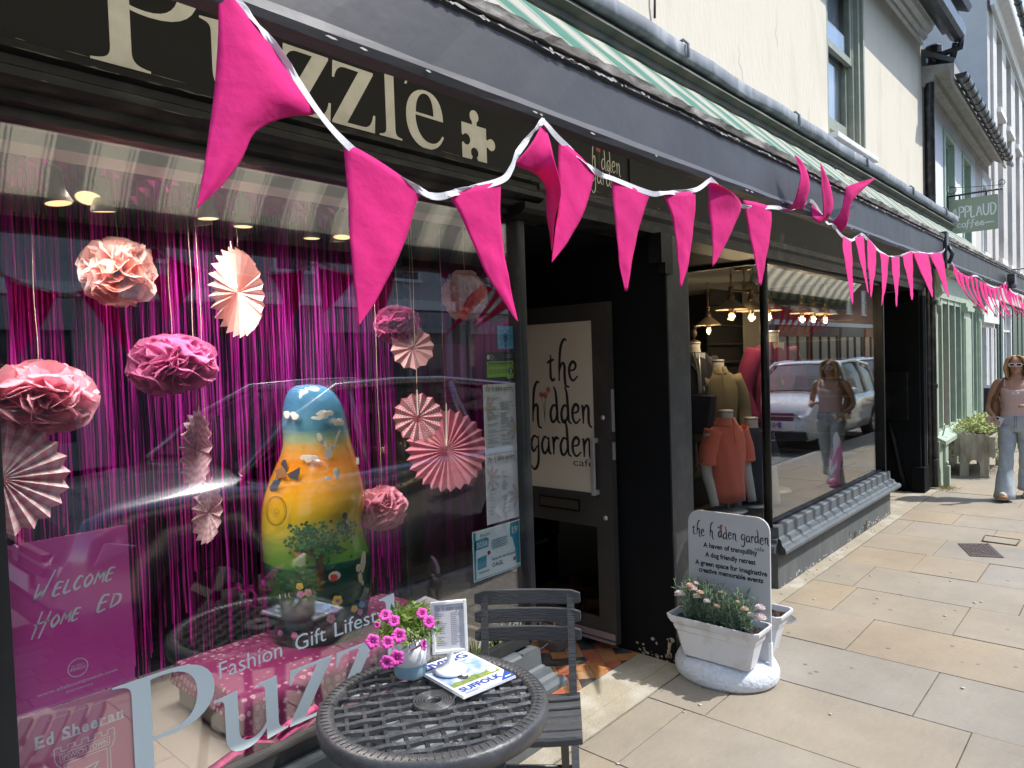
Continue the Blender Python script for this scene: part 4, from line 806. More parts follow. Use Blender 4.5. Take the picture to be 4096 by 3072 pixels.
# ---------------------------------------------------------------- cars
M_tyre = mat('tyre_rubber', (.02, .02, .02), .8); M_rim = mat('alloy_rim', (.55, .56, .58), .3, metal=.9); M_carglass = mat('car_glass', (.018, .022, .025), .04, spec=.8)
M_plastic = mat('black_plastic', (.02, .02, .022), .5); M_lampc = mat('headlamp', (.55, .57, .6), .08, metal=.6)
def car(label, loc, col, H, Ln, W, hood, metal=.0, plate=None, cat='car'):
    T = thing('parked_car', label, cat, loc, 'cars parked along the kerb'); paint = mat('car_paint_' + label.split()[0], col, .22, metal=metal, coat=1.0)
    w = W/2; HB_ = hood; belt = H*.60
    def ring_(x, k, zt, zb=.22, crown=.03, bs=None):
        bl = min(zt-.02, bs or belt*.97); P = [(0, zb), (w*k*.80, zb), (w*k*.95, zb+.06), (w*k, .45), (w*k*1.0, .70), (w*k*.965, bl), (w*k*.86, (bl+zt)/2+.01), (w*k*.62, zt), (w*k*.3, zt+crown*.8), (0, zt+crown)]
        return [Vector((x, y, z)) for y, z in P] + [Vector((x, -y, z)) for y, z in P[-2:0:-1]]
    st = [(0.0, .62, .60), (.04, .80, .72), (.14, .92, HB_-.10), (.35, .97, HB_-.03), (.8, 1.0, HB_+.02), (1.15, 1.0, HB_+.06), (1.5, 1.0, belt), (Ln*.5, 1.0, belt+.01), (Ln*.8, 1.0, belt+.02), (Ln-.25, .97, belt), (Ln-.05, .90, belt-.10), (Ln, .75, .65)]
    g = MB(); g.loft([ring_(x, k, z, zb=.24 if x > .1 else .36) for x, k, z in st]); body = g.build('body', paint, T, world=False)
    cut = MB()
    for x in (.86, Ln-.90):
        for s_ in (1, -1): cut.tube([(x, s_*(w-.24), .34), (x, s_*(w+.2), .34)], .385, 28)
    co = cut.build('cutter', paint); co.location = loc; md = body.modifiers.new('b', 'BOOLEAN'); md.object = co; md.operation = 'DIFFERENCE'; md.solver = 'EXACT'
    bpy.context.view_layer.update(); me = bpy.data.meshes.new_from_object(body.evaluated_get(bpy.context.evaluated_depsgraph_get())); body.modifiers.clear(); body.data = me; bpy.data.objects.remove(co)
    def gr(x, kb, kt, zb, zt):
        P = [(w*kb, zb), (w*(kb*.45+kt*.55), zb+(zt-zb)*.6), (w*kt, zt-.05), (w*kt*.85, zt), (0, zt+.02)]
        return [Vector((x, y, z)) for y, z in P] + [Vector((x, -y, z)) for y, z in P[-2::-1]]
    g = MB(); x0 = 1.15; x1 = x0+.85
    G_ = [gr(x0, .84, .80, HB_+.03, HB_+.09), gr(x0+.35, .86, .76, belt-.02, HB_+.09+(H-HB_-.1)*.5), gr(x1, .87, .70, belt-.01, H-.03), gr(x1+.6, .88, .70, belt, H), gr(Ln*.68, .88, .70, belt, H-.01), gr(Ln-.55, .86, .68, belt, H-.10), gr(Ln-.12, .80, .70, belt-.03, belt+.05)]
    g.loft(G_, smooth=False); g.build('windows', M_carglass, T, world=False)
    g = MB(); g.grid([[Vector((x, y, z+.012)) for y, z in [(w*kt*t, zt-.035*abs(t)**4) for t in (-1, -.9, -.6, -.3, 0, .3, .6, .9, 1)]] for x, kt, zt in ((x1-.06, .70, H-.05), (x1+.1, .70, H-.005), (x1+.6, .70, H+.01), (Ln*.68, .70, H), (Ln-.5, .68, H-.09))]); g.build('roof', paint, T, world=False, solid=.02)
    g = MB()
    for s_ in (1, -1):
        g.tube([(x0-.03, s_*w*.86, HB_+.04), (x0+.38, s_*w*.80, HB_+.10+(H-HB_-.1)*.5), (x1+.0, s_*w*.72, H-.02), (x1+.6, s_*w*.715, H+.005), (Ln*.68, s_*w*.715, H-.005), (Ln-.5, s_*w*.69, H-.10), (Ln-.15, s_*w*.78, belt+.0)], .034, 8)
        g.tube([(Ln*.47, s_*w*.885, belt), (Ln*.46, s_*w*.72, H-.03)], .03, 6); g.tube([(Ln*.74, s_*w*.88, belt), (Ln*.70, s_*w*.715, H-.03)], .045, 6)
    g.build('pillars', paint, T, world=False)
    for s_ in (1, -1):
        g = MB(); g.sph((x0+.42, s_*(w+.10), belt+.09), .10, 12, 8, .75, 1.05, .72); g.tube([(x0+.44, s_*(w-.06), belt+.02), (x0+.43, s_*(w+.05), belt+.05)], .022, 6); g.build('door_mirror', paint, T, world=False)
        g = MB(); g.prism([Vector((.03+a, s_*b*w, z)) for a, b, z in ((.0, .50, .66), (.16, .93, .70), (.36, .975, .78), (.22, .93, .82), (.06, .60, .76))], (-.03, 0, .0)); g.build('headlight', M_lampc, T, world=False)
        for x in (.86, Ln-.90):
            g = MB(); g.lathe([(.20, -.10), (.31, -.10), (.335, -.07), (.335, .07), (.31, .10), (.20, .10)], (x, s_*(w-.12), .335), 28, M=Matrix.Rotation(R(90), 4, 'X')); tw_ = g.build('wheel', M_tyre, T, world=False)
            g = MB(); g.lathe([(.0001, .0), (.21, .0), (.225, .09)], (x, s_*(w-.105), .335), 20, M=Matrix.Rotation(R(-90*s_), 4, 'X'))
            for q in range(5): a = q*1.2566; g.prism([Vector((x+.03*math.cos(a+1.57), s_*(w-.045), .335+.03*math.sin(a+1.57))), Vector((x+.03*math.cos(a-1.57), s_*(w-.045), .335+.03*math.sin(a-1.57))), Vector((x+.21*math.cos(a-.12), s_*(w-.045), .335+.21*math.sin(a-.12))), Vector((x+.21*math.cos(a+.12), s_*(w-.045), .335+.21*math.sin(a+.12)))], (0, -.03*s_, 0))
            g.build('rim', M_rim, tw_, world=False)
    g = MB(); g.bbox((-.012, -w*.52, .60), (.06, w*.52, .74), .01); g.bbox((-.02, -w*.75, .26), (.12, w*.75, .42), .02); g.build('grille', M_plastic, T, world=False)
    g = MB(); g.bbox((-.02, -w*.62, .675), (.02, w*.62, .695), .004); g.prism([Vector((-.022, y, z)) for y, z in rrect(.13, .10, .03, 3, -.065, .635)], (-.01, 0, 0)); g.build('chrome_bar', M_rim, T, world=False)
    g = MB(); g.bbox((-.03, -.26, .47), (-.015, .26, .58), .003); pl = g.build('number_plate', mat('plate_white', (.75, .75, .72), .5), T, world=False)
    if plate:
        g = MB(); text(g, Fr((-.0305, .25, .475), (0, -1, 0), (0, 0, 1), (-1, 0, 0)), plate, .045, .02, .07, w=.43, bold=.02); g.build('lettering', M_ink, pl, world=False)
        g = MB(); g.box((-.0308, .21, .472), (-.0302, .255, .578)); g.build('blue_band', mat('plate_blue', (.02, .08, .45), .5), pl, world=False)
    g = MB(); g.tube([(.02, -w*.7, .52), (.02, w*.7, .52)], .01, 6); g.build('bumper_trim', M_plastic, T, world=False)
    return T
car('white family car parked at the kerb, mirrored in the clear shop window', (12.5, -1.0, -.125), (.90, .90, .89), 1.60, 4.3, 1.78, .98, plate='NJ18 XFS')
car('gunmetal tall car parked at the kerb, mirrored in the pink display window', (1.25, -1.38, -.125), (.34, .345, .36), 1.68, 4.6, 1.90, 1.06, metal=.8)
car('silver estate car parked behind the white one, mirrored in the shop window', (17.8, -1.05, -.125), (.55, .56, .57), 1.58, 4.4, 1.78, .98, metal=.6)
# ---------------------------------------------------------------- bunting
M_pink = mat('hot_pink_cotton', (.80, .018, .235), .85, var=.09, vscale=9, bump=.35, bscale=28, trans=.28)
M_tape = mat('white_cotton_tape', (.78, .78, .80), .9, trans=.15, bump=.2, bscale=200)
BY = 1.0
def bpt(p, dy=0): return PY(p[0], p[1], BY + dy)
def ipl(pts, t):
    P = [Vector(p) for p in pts]; ds = [0]
    for a, b in zip(P, P[1:]): ds.append(ds[-1] + (b-a).length)
    q = t*ds[-1]
    for i in range(len(P)-1):
        if q <= ds[i+1] + 1e-9: return P[i].lerp(P[i+1], (q-ds[i])/max(ds[i+1]-ds[i], 1e-9))
    return P[-1]
def flag(root, Lp, Rp, bulge=.012, rows=16, cols=8, seed=0, twist=0, mx=None):
    rows, cols = rows+8, cols+4
    # edges given top to tip as (px, py[, dy]); both lie in the plane of the awning board
    f = lambda q: tuple(bpt(q, q[2] if len(q) > 2 else 0))
    Lw = smooth_pts([f(q) for q in Lp], 4); Rw = smooth_pts([f(q) for q in Rp], 4); rd = random.Random(seed); ph = rd.uniform(0, 6); rws = []
    for j in range(rows+1):
        t = j/rows; a = ipl(Lw, t); b = ipl(Rw, t); wd = (b-a).length; r = []
        for i in range(cols+1):
            s_ = i/cols; p = a.lerp(b, s_); p = p + Vector((0, -1, 0))*(.45*bulge*math.sin(math.pi*s_)*(wd/.18) + (.0010*math.sin(ph + 9*t + 3*s_) + .0007*math.sin(ph*2 + 21*t - 5*s_) + .0022*math.sin(2.2*s_*3.14+ph)*t)*min(1, wd/.05)); r.append(p)
        rws.append(r)
    g = MB(); g.grid(rws); o = g.build('pennant', M_pink, root, solid=.0012); return o
def tape(root, pts, w=.0135, seed=0):
    P = smooth_pts([tuple(bpt(q, (q[2] if len(q) > 2 else 0)-.004)) for q in pts], 6); rd = random.Random(seed); rws = [[], []]; vs = []; tw = 0
    for i, p in enumerate(P):
        d = (P[min(i+1, len(P)-1)] - P[max(i-1, 0)]).normalized(); a = .25*math.sin(i*.31+seed) + (.9*math.sin(i*.9) if (i//7) % 3 == 2 else 0); n = Vector((0, -1, 0)); v = d.cross(n).normalized()
        sd = v*math.cos(a) + n*math.sin(a); vs.append([p - sd*w/2, p, p + sd*w/2])
    g = MB(); g.grid(vs, smooth=False); return g.build('tape', M_tape, root, solid=.0010)
B1 = thing('bunting', 'hot pink pennant bunting on white tape along the nearer awning board', 'bunting', tuple(bpt((2170, 495))), 'pink bunting')
tape(B1, [(560, -420), (760, -180), (925, -20), (1090, 175), (1266, 437), (1370, 560), (1480, 650), (1692, 768), (1718, 782), (1768, 785), (1845, 763), (2003, 722), (2047, 671), (2073, 608), (2164, 491), (2182, 494), (2243, 563), (2385, 687), (2452, 715), (2598, 772), (2655, 772), (2780, 760), (2838, 722), (2855, 728), (2962, 822), (3088, 829), (3121, 832)])
tape(B1, [(3215, 815), (3252, 808), (3303, 886), (3330, 900), (3364, 940), (3385, 955), (3411, 960), (3445, 937), (3479, 967), (3526, 1011), (3580, 1028), (3635, 1011), (3655, 1008), (3709, 1014), (3763, 1011), (3782, 994)], seed=3)
tape(B1, [(3121, 832), (3165, 838), (3215, 815)], w=.008)
fl = []
def F(Lp, Rp, **k):
    if len(fl) >= 12: Lp, Rp = [[(*q[:2], -.02-.10*i/(len(e)-1)) for i, q in enumerate(e)] for e in (Lp, Rp)]
    fl.append(flag(B1, Lp, Rp, seed=len(fl), **k))
F([(876, -60), (868, 220), (845, 480), (812, 700), (785, 835)], [(935, -10), (1100, 200), (1266, 437), (1170, 462), (1088, 487), (1010, 540), (965, 640), (890, 740), (785, 835)], bulge=.045, rows=30, cols=10)
F([(1370, 563), (1392, 800), (1405, 1050), (1436, 1301)], [(1689, 768), (1668, 810), (1610, 985), (1510, 1190), (1436, 1301)], bulge=.02)
F([(1787, 766), (1850, 880), (1945, 1090), (2050, 1260), (2072, 1285)], [(2001, 726), (2003, 860), (2015, 1010), (2048, 1180), (2072, 1285)])
F([(2053, 658), (2170, 722, .03), (2185, 870, .04), (2200, 960, .02), (2207, 1002)], [(2170, 492), (2190, 530), (2220, 660, -.03), (2243, 775, -.045), (2218, 870, -.01), (2207, 1002)], bulge=.03, rows=24)
F([(2234, 557), (2232, 680), (2236, 800), (2215, 940), (2207, 1050)], [(2382, 690), (2362, 760), (2335, 845), (2275, 960), (2207, 1050)], bulge=.015)
F([(2448, 712), (2458, 860), (2478, 1040), (2500, 1164)], [(2598, 780), (2568, 870), (2530, 1040), (2510, 1164)])
F([(2656, 777), (2690, 880), (2716, 1050), (2721, 1151)], [(2781, 766), (2778, 880), (2755, 1050), (2726, 1151)])
F([(2832, 729), (2835, 830), (2846, 960), (2850, 1066)], [(2870, 735, -.03), (2940, 780, -.03), (2963, 832), (2930, 920), (2890, 1000), (2852, 1066)], bulge=.02)
F([(2970, 800), (2990, 900), (3015, 1030), (3036, 1142)], [(3088, 828), (3084, 900), (3066, 1020), (3044, 1142)])
F([(3118, 836), (3160, 838, -.02), (3190, 760, -.05), (3200, 690, -.06), (3178, 619, -.05)], [(3214, 838), (3224, 800, -.04), (3241, 735, -.06), (3215, 655, -.06), (3178, 619, -.05)], bulge=.02)
F([(3247, 822), (3253, 870, -.02), (3290, 886, -.03), (3288, 740, -.06), (3281, 652, -.06)], [(3303, 884), (3318, 866, -.03), (3334, 810, -.05), (3318, 730, -.06), (3283, 652, -.06)], bulge=.02)
F([(3325, 893), (3362, 850, -.03), (3380, 780, -.05), (3395, 742, -.06), (3503, 711, -.07)], [(3365, 935), (3390, 890, -.03), (3402, 820, -.05), (3420, 790, -.06), (3503, 711, -.07)], bulge=.015)
F([(3371, 945), (3374, 1010), (3392, 1130), (3409, 1218)], [(3404, 966), (3409, 1040), (3412, 1130), (3412, 1218)], bulge=.008)
F([(3418, 950), (3437, 1030), (3455, 1110), (3471, 1173)], [(3456, 942), (3458, 1020), (3466, 1110), (3474, 1173)])
F([(3468, 953), (3470, 1030), (3476, 1110), (3481, 1190)], [(3506, 999), (3503, 1060), (3494, 1120), (3485, 1190)])
F([(3520, 1010), (3526, 1080), (3530, 1150), (3525, 1223)], [(3554, 1026), (3551, 1090), (3540, 1160), (3527, 1223)], bulge=.006)
F([(3566, 1028), (3570, 1090), (3578, 1160), (3584, 1227)], [(3598, 1028), (3598, 1090), (3592, 1160), (3587, 1227)], bulge=.006)
F([(3610, 1022), (3622, 1080), (3638, 1150), (3646, 1200)], [(3649, 1004), (3652, 1080), (3653, 1150), (3650, 1200)], bulge=.006)
F([(3651, 1010), (3675, 1070), (3705, 1140), (3727, 1189)], [(3713, 1014), (3724, 1080), (3728, 1140), (3730, 1189)], bulge=.006)
F([(3718, 1016), (3742, 1070), (3772, 1140), (3793, 1187)], [(3766, 1010), (3780, 1070), (3790, 1140), (3797, 1187)], bulge=.006)
g = MB(); q = bpt((3782, 990)); g.sph(q, .012, 8, 6); g.tube([q, q + Vector((.01, -.01, .04)), q+Vector((.03, 0, .05))], .005, 5); g.tube([q, q+Vector((-.03, 0, .015))], .006, 5); g.build('knot', M_tape, B1)
def W2(x, y): return (3600 + x*.6928, 900 + y*.6928)
B2 = thing('bunting', 'second run of pink bunting from the knot on to the far end of the awning', 'bunting', tuple(bpt((3900, 1110))), 'pink bunting')
tape(B2, [(3783, 995)] + [W2(*p) for p in ((275, 170), (298, 215), (345, 275), (405, 308), (425, 293), (455, 300), (500, 340), (560, 362), (600, 352), (612, 332), (640, 378), (670, 402), (683, 396), (700, 440), (720, 470), (760, 480))], w=.013, seed=5)
TP = [(5.333, 2.316), (5.55, 2.25), (5.747, 2.212), (6.0, 2.20), (6.265, 2.218), (6.55, 2.198), (6.827, 2.19), (7.1, 2.17), (7.347, 2.19), (7.6, 2.22), (7.862, 2.263), (8.2, 2.20), (8.507, 2.183), (8.8, 2.19), (9.09, 2.17), (9.9, 2.2)]
def tz(x):
    for (xa, za), (xb, zb) in zip(TP, TP[1:]):
        if xa <= x <= xb: return za + (zb-za)*(x-xa)/(xb-xa)
    return 2.2
rd = random.Random(66); x = 5.62; i = 0
while x < 9.8:
    w_ = .165; bl = rd.uniform(-.15, -.07); sw = rd.uniform(-.03, .05); L_ = .275; rws = []
    for j in range(13):
        t = j/12; r_ = []
        for k in range(6):
            s_ = k/5; xx = x + w_*((s_-.5)*(1-t)) + sw*t*t; r_.append(Vector((xx, .985 + bl*t*t*.9 + .0025*math.sin(5*t+4*s_+i) , tz(x + w_*(s_-.5))*(1-t) + (tz(x)-L_)*t)))
        rws.append(r_)
    g = MB(); g.grid(rws); g.build('pennant', M_pink, B2, solid=.0012); x += .195; i += 1

# ---------------------------------------------------------------- bistro table
M_resin = mat('charcoal_resin', (.046, .048, .053), .40, var=.12, vscale=12, bump=.3, bscale=50, dirt=(.10, .10, .105), dscale=9, damt=.4)
TC = Vector((1.345, 1.56, 0)); TR = .335
TB = thing('bistro_table', 'round charcoal resin garden table with woven lattice top', 'table', tuple(TC))
def lc(g): return g
g = MB(); g.lathe([(TR-.052, .690), (TR-.050, .716), (TR-.040, .7225), (TR-.012, .7215), (TR-.002, .712), (TR, .695), (TR-.004, .672), (TR-.014, .668), (TR-.018, .690), (TR-.052, .690)], (0, 0, 0), 96)
for i in range(96):
    a = 2*math.pi*i/96; c, s_ = math.cos(a), math.sin(a); g.tube([((TR-.046)*c, (TR-.046)*s_, .7195), ((TR-.030)*c, (TR-.030)*s_, .7236), ((TR-.013)*c, (TR-.013)*s_, .7215)], .0024, 5)
g.build('rim', M_resin, TB, world=False)
g = MB(); PIT = .0500; BA = R(57); Mr = Matrix.Rotation(BA, 4, 'Z'); RI = TR-.048
for ax in (0, 1):
    for i in range(-6, 7):
        o_ = i*PIT; hl = math.sqrt(max(RI*RI - o_*o_, 0))
        if hl < .03: continue
        n_ = max(4, int(2*hl/(PIT/4))); nr = 4 if ax else 3; wv = .0037
        rws = []
        for j in range(n_+1):
            t = -hl + 2*hl*j/n_; zz = (.7085 if ax == 0 else .7125) + .0018*math.cos(math.pi*(t/PIT) + math.pi*(i + ax))
            if o_*o_ + t*t < .058**2: zz = .703
            sec = []
            for k in range(nr*2+1):
                off = o_ + (k-nr)*wv/2; sec.append((off, zz + (.0022 if k % 2 else 0)))
            sec = [(o_-nr*wv/2, zz-.011)] + sec + [(o_+nr*wv/2, zz-.011)]
            rws.append([Mr @ Vector((t, a_, z_) if ax == 0 else (a_, t, z_)) for a_, z_ in sec])
        g.loft(rws, smooth=False)
g.build('lattice', M_resin, TB, world=False)
g = MB()
for r_ in (.026, .034, .042, .050, .058): g.lathe([(r_-.0045, .708), (r_-.003, .7195), (r_+.003, .7195), (r_+.0045, .708)], (0, 0, 0), 40)
g.lathe([(.022, .690), (.022, .716), (.06, .714), (.06, .690), (.022, .690)], (0, 0, 0), 40); g.build('parasol_hub', M_resin, TB, world=False)
for k in range(4):
    a = BA + R(45) + k*math.pi/2; c, s_ = math.cos(a), math.sin(a); g = MB(); g.tube([(.22*c, .22*s_, .69), (.21*c, .21*s_, .40), (.27*c, .27*s_, .0)], [.022, .018, .020], 8); g.build('leg', M_resin, TB, world=False)
g = MB(); g.lathe([(.205, .36), (.215, .375), (.205, .39), (.195, .375), (.205, .36)], (0, 0, 0), 32); g.build('brace_ring', M_resin, TB, world=False)

# ---------------------------------------------------------------- folding chairs (local: seat faces -y, origin on the ground under the seat centre)
M_chair = mat('charcoal_wood_effect', (.045, .048, .054), .6, var=.10, vscale=14, stretch=(1.2, 9, 9), bump=.35, bscale=22, dirt=(.09, .094, .10), dscale=9, damt=.3)
def make_chair(label, loc, rz):
    T = thing('folding_chair', label, 'chair', loc, 'folding chairs round the table', rz)
    wd = .385
    for k in range(6):
        t = k/5; y = .165 - .30*t; z = .425 + .030*t - .02*math.sin(t*math.pi*.9) - (.012 if k == 5 else 0); g = MB()
        P = [(y+.019, z-.016), (y+.019, z+.001), (y+.014, z+.006), (y-.018, z+.006), (y-.024, z-.001 - (.004 if k == 5 else 0)), (y-.024, z-.016 - (.010 if k == 5 else 0))]
        xs = [-wd/2 + wd*i/10 for i in range(11)]; g.loft([[Vector((x, yy, zz - .012*(1-(2*x/wd)**2)+.006)) for yy, zz in P] for x in xs], smooth=False); g.build('seat_slat', M_chair, T, world=False, bevel=.003)
    for s_ in (-1, 1):
        g = MB(); g.loft([[Vector((s_*x, y+dy, z)) for x, dy in ((wd/2-.040, -.010), (wd/2-.012, -.010), (wd/2-.012, .012), (wd/2-.040, .012))] for y, z in ((-.20, .0), (.0, .22), (.155, .41), (.20, .60), (.232, .80))], smooth=False); g.build('back_post', M_chair, T, world=False)
        g = MB(); g.loft([[Vector((s_*x, y+dy, z)) for x, dy in ((wd/2-.075, -.012), (wd/2-.048, -.012), (wd/2-.048, .012), (wd/2-.075, .012))] for y, z in ((.24, .0), (.05, .20), (-.11, .42))], smooth=False); g.build('leg', M_chair, T, world=False)
    for k, z in enumerate((.785, .716, .648)):
        g = MB(); y = .222 + (z-.66)*.13; h_ = .058; rws = []
        for i in range(13):
            x = -wd/2 - .012 + (wd+.024)*i/12; yy = y + .018*(1-(2*x/wd)**2) - .006; e_ = .010 if i in (0, 12) else 0
            rws.append([Vector((x, yy-.016, z-h_/2+e_)), Vector((x, yy-.016, z+h_/2-e_)), Vector((x, yy-.004, z+h_/2-e_)), Vector((x, yy-.004, z-h_/2+e_))])
        g.loft(rws, smooth=False); g.build('back_slat', M_chair, T, world=False, bevel=.004)
    g = MB(); g.tube([(-wd/2+.03, -.10, .12), (wd/2-.03, -.10, .12)], .01, 6); g.tube([(-wd/2+.06, .12, .12), (wd/2-.06, .12, .12)], .01, 6); g.tube([(-wd/2+.04, .018, .24), (wd/2-.04, .018, .24)], .007, 6); g.build('crossbar', M_castiron, T, world=False)
    return T
CH = make_chair('folding slatted chair on the far side of the round table, beside the doorway', (1.86, 1.655, 0), R(-52))
C2 = placed(CH, (.70, 1.22, 0), R(118), 'folding slatted chair on the near side of the table, seen only in the glass')

# ---------------------------------------------------------------- on the table
M_wpl = mat('white_gloss_plastic', (.80, .80, .80), .3, var=.02)
M_leaf = mat('fresh_leaf', (.16, .26, .035), .6, trans=.35, island=.45)
M_petu = mat('petunia_pink', (.75, .10, .50), .7, trans=.3, island=.15); M_petc = mat('petunia_throat', (.30, .03, .18), .7)
def leafblade(g, p, d, n, L_, w_):
    d = d.normalized(); sd = d.cross(n).normalized(); n = sd.cross(d); q = [p, p + d*L_*.45 + sd*w_/2 + n*L_*.05, p + d*L_ - n*L_*.06, p + d*L_*.45 - sd*w_/2 + n*L_*.05]; g.add(q, [(0, 1, 2, 3)])
PT = thing('flower_pot', 'white pot with blue base holding pink petunias, on the round table', 'potted plant', (1.405, 1.735, .722))
px_, py_ = 1.405, 1.735
g = MB(); g.lathe([(.0001, .725), (.046, .725), (.050, .73), (.053, .762), (.0535, .766)], (px_, py_, 0), 28); g.build('pot_base', mat('powder_blue_glaze', (.27, .42, .50), .35), PT)
g = MB(); g.lathe([(.0535, .766), (.062, .772), (.064, .80), (.067, .850), (.063, .850), (.058, .83), (.0001, .83)], (px_, py_, 0), 28); g.build('pot', M_wpl, PT)
rd = random.Random(21); g = MB(); gst = MB()
for i in range(620):
    a = rd.uniform(0, 2*math.pi); e = rd.uniform(-.35, 1.3); r_ = .098*rd.random()**.4; c = Vector((px_-.008, py_-.006, .872)) + Vector((math.cos(a)*math.cos(e)*1.05, math.sin(a)*math.cos(e)*1.05, math.sin(e)*.75))*r_
    leafblade(g, c, Vector((rd.gauss(0, 1), rd.gauss(0, 1), rd.gauss(.35, .8))), Vector((rd.gauss(0, .5), rd.gauss(0, .5), 1)), rd.uniform(.016, .032), rd.uniform(.006, .013))
g.build('leaves', M_leaf, PT)
for i in range(34):
    a = rd.uniform(0, 6.28); q = Vector((px_+.03*math.cos(a), py_+.03*math.sin(a), .84)); e = q + Vector((.06*math.cos(a), .06*math.sin(a), rd.uniform(-.01, .09))); gst.tube([q, (q+e)/2 + Vector((0, 0, .015)), e], .0016, 4)
gst.build('stems', M_leaf, PT)
def petunia(px, py, dep, r_, nx, nz):
    r_ *= .80
    c = PY(px, py, dep); n = (EYE - c).normalized() + Vector((nx, 0, nz)); n.normalize(); u = n.cross(Vector((0, 0, 1))).normalized(); v = u.cross(n); fr = Fr(c, u, v, n); g = MB(); rws = []
    for rr_, dz in ((.10, -.014), (.3, -.006), (.65, .002), (1.0, .0)):
        rws.append([fr(r_*rr_*(1+.10*math.cos(5*a)*rr_)*math.cos(a), r_*rr_*(1+.10*math.cos(5*a)*rr_)*math.sin(a), dz + .003*rr_*math.sin(10*a)) for a in [2*math.pi*k/30 for k in range(31)]])
    g.grid(rws); o = g.build('bloom', M_petu, PT, solid=.0006); g = MB(); g.sph(fr(0, 0, -.006), r_*.22, 8, 6); g.tube([fr(0, 0, -.012), fr(0, 0, -.045) + Vector((0, 0, -.012))], [.003, .0012], 5); g.build('throat', M_petc, o)
for a in ((1490, 2565, 1.66, .025, 0, 0), (1550, 2570, 1.655, .023, .1, .1), (1596, 2542, 1.66, .027, 0, .2), (1587, 2632, 1.645, .028, 0, -.2), (1546, 2650, 1.65, .025, -.3, -.2), (1575, 2483, 1.70, .023, 0, .5), (1540, 2460, 1.72, .023, -.2, .8), (1716, 2487, 1.615, .024, .4, .1), (1688, 2452, 1.65, .021, 0, .5), (1695, 2580, 1.62, .020, .9, -.2), (1642, 2478, 1.71, .012, .5, .4), (1508, 2500, 1.72, .012, -.6, .3)):
    petunia(*a)
MS = thing('menu_holder', 'white plastic menu stand on the magazine', 'menu stand', (1.478, 1.628, .738))
bx, by = 1.478, 1.628
g = MB(); g.lathe([(.0001, .739), (.050, .739), (.052, .744), (.046, .749), (.026, .756), (.013, .770), (.011, .790), (.013, .80)], (bx, by, 0), 32); g.build('base', M_wpl, MS)
mdv = Vector((PY(1857, 2420, by).x - PY(1757, 2445, by).x, 0, 0)); 
ml = PZ(1742, 2650, .797); 
ud = Vector((.80, -.60, 0)).normalized(); fo = Vector((bx, by, .797)) - ud*.056; MF = Fr(fo, ud, (0.03, 0.04, 1), (-.6, -.8, 0.04))
g = MB(); outer = rrect(.112, .162, .008, 3)
for a, b, c_, d_ in ((0, 0, .011, .162), (.101, 0, .112, .162), (.011, 0, .101, .011), (.011, .151, .101, .162)):
    g.prism([MF(a, b, 0), MF(c_, b, 0), MF(c_, d_, 0), MF(a, d_, 0)], MF.n*.009)
g.prism([MF(.004, .004, .001), MF(.108, .004, .001), MF(.108, .158, .001), MF(.004, .158, .001)], -MF.n*.004); g.build('frame', M_wpl, MS, bevel=.002)
g = MB(); poly(g, MF, [[(.010, .010), (.102, .010), (.102, .152), (.010, .152)]], lift=.0015); sh_ = g.build('menu_sheet', mat('pale_menu_paper', (.60, .58, .60), .8), MS)
g = MB(); hand(g, MF, 'the h*dden garden', .013, .132, .0058, .20, lift=.0025, sx=.92)
rd = random.Random(3)
for col_, x0 in ((0, .016), (1, .062)):
    for i in range(17):
        if rd.random() < .12: continue
        y = .122 - i*.0060; poly(g, MF, [[(x0, y), (x0+rd.uniform(.015, .034), y), (x0+.015, y+.0012), (x0, y+.0012)]], lift=.0022)
g.build('lettering', mat('grey_ink', (.22, .21, .23), .8), sh_)
MG = thing('magazine', 'white and blue magazine with a sheep meadow cover lying on the table', 'magazine', (1.51, 1.60, .728))
mo = Vector((1.388, 1.479, .7265)); mu = Vector((1.586, 1.452, .7265)) - mo; mvv = Vector((1.441, 1.711, .7265)) - mo; mvv = mvv - mu.normalized()*mvv.dot(mu.normalized()); MGF = Fr(mo, mu, mvv, (0, 0, 1)); MW, MH = mu.length, .262
g = MB(); 
for k in range(3): g.prism([MGF(.0015*k, .001*k, .0028*k), MGF(MW-.001*k, 0, .0028*k), MGF(MW, MH, .0028*k), MGF(.001*k, MH, .0028*k)], Vector((0, 0, .0024)))
mg = g.build('pages', mat('magazine_paper', (.70, .72, .76), .35), MG); LZ = .0082
g = MB(); poly(g, MGF, [[(.012, .062), (MW-.012, .062), (MW-.012, MH-.055), (.012, MH-.055)]], lift=LZ)
m_ = mat('cover_sky', (.22, .36, .62), .4); Nn, Ln_, Bb = nodes(m_); t_ = Nn.new('ShaderNodeTexCoord'); nz_ = Nn.new('ShaderNodeTexNoise'); nz_.inputs['Scale'].default_value = 22; Ln_.new(t_.outputs['Object'], nz_.inputs['Vector']); c_ = Nn.new('ShaderNodeValToRGB'); c_.color_ramp.elements[0].position = .4; c_.color_ramp.elements[0].color = (.18, .30, .55, 1); c_.color_ramp.elements[1].position = .7; c_.color_ramp.elements[1].color = (.62, .66, .70, 1); Ln_.new(nz_.outputs[0], c_.inputs[0]); Ln_.new(c_.outputs[0], Bb.inputs['Base Color'])
pic = g.build('cover_picture', m_, MG); g = MB(); poly(g, MGF, [[(.012, .062)] + [(MW-.012, .062), (MW-.012, .100)] + [(.012+(MW-.024)*(1-k/8), .095+.006*math.sin(k*2)-.012*(k/8)) for k in range(9)]], lift=LZ+.0007); g.build('meadow', mat('meadow_print', (.20, .26, .06), .5, var=.4, vscale=80), pic)
g = MB(); poly(g, MGF, [disc(.075, .105, .016, 14, ry=.020)], lift=LZ+.0014); g.build('sheep', mat('dark_print', (.05, .05, .05), .6), pic)
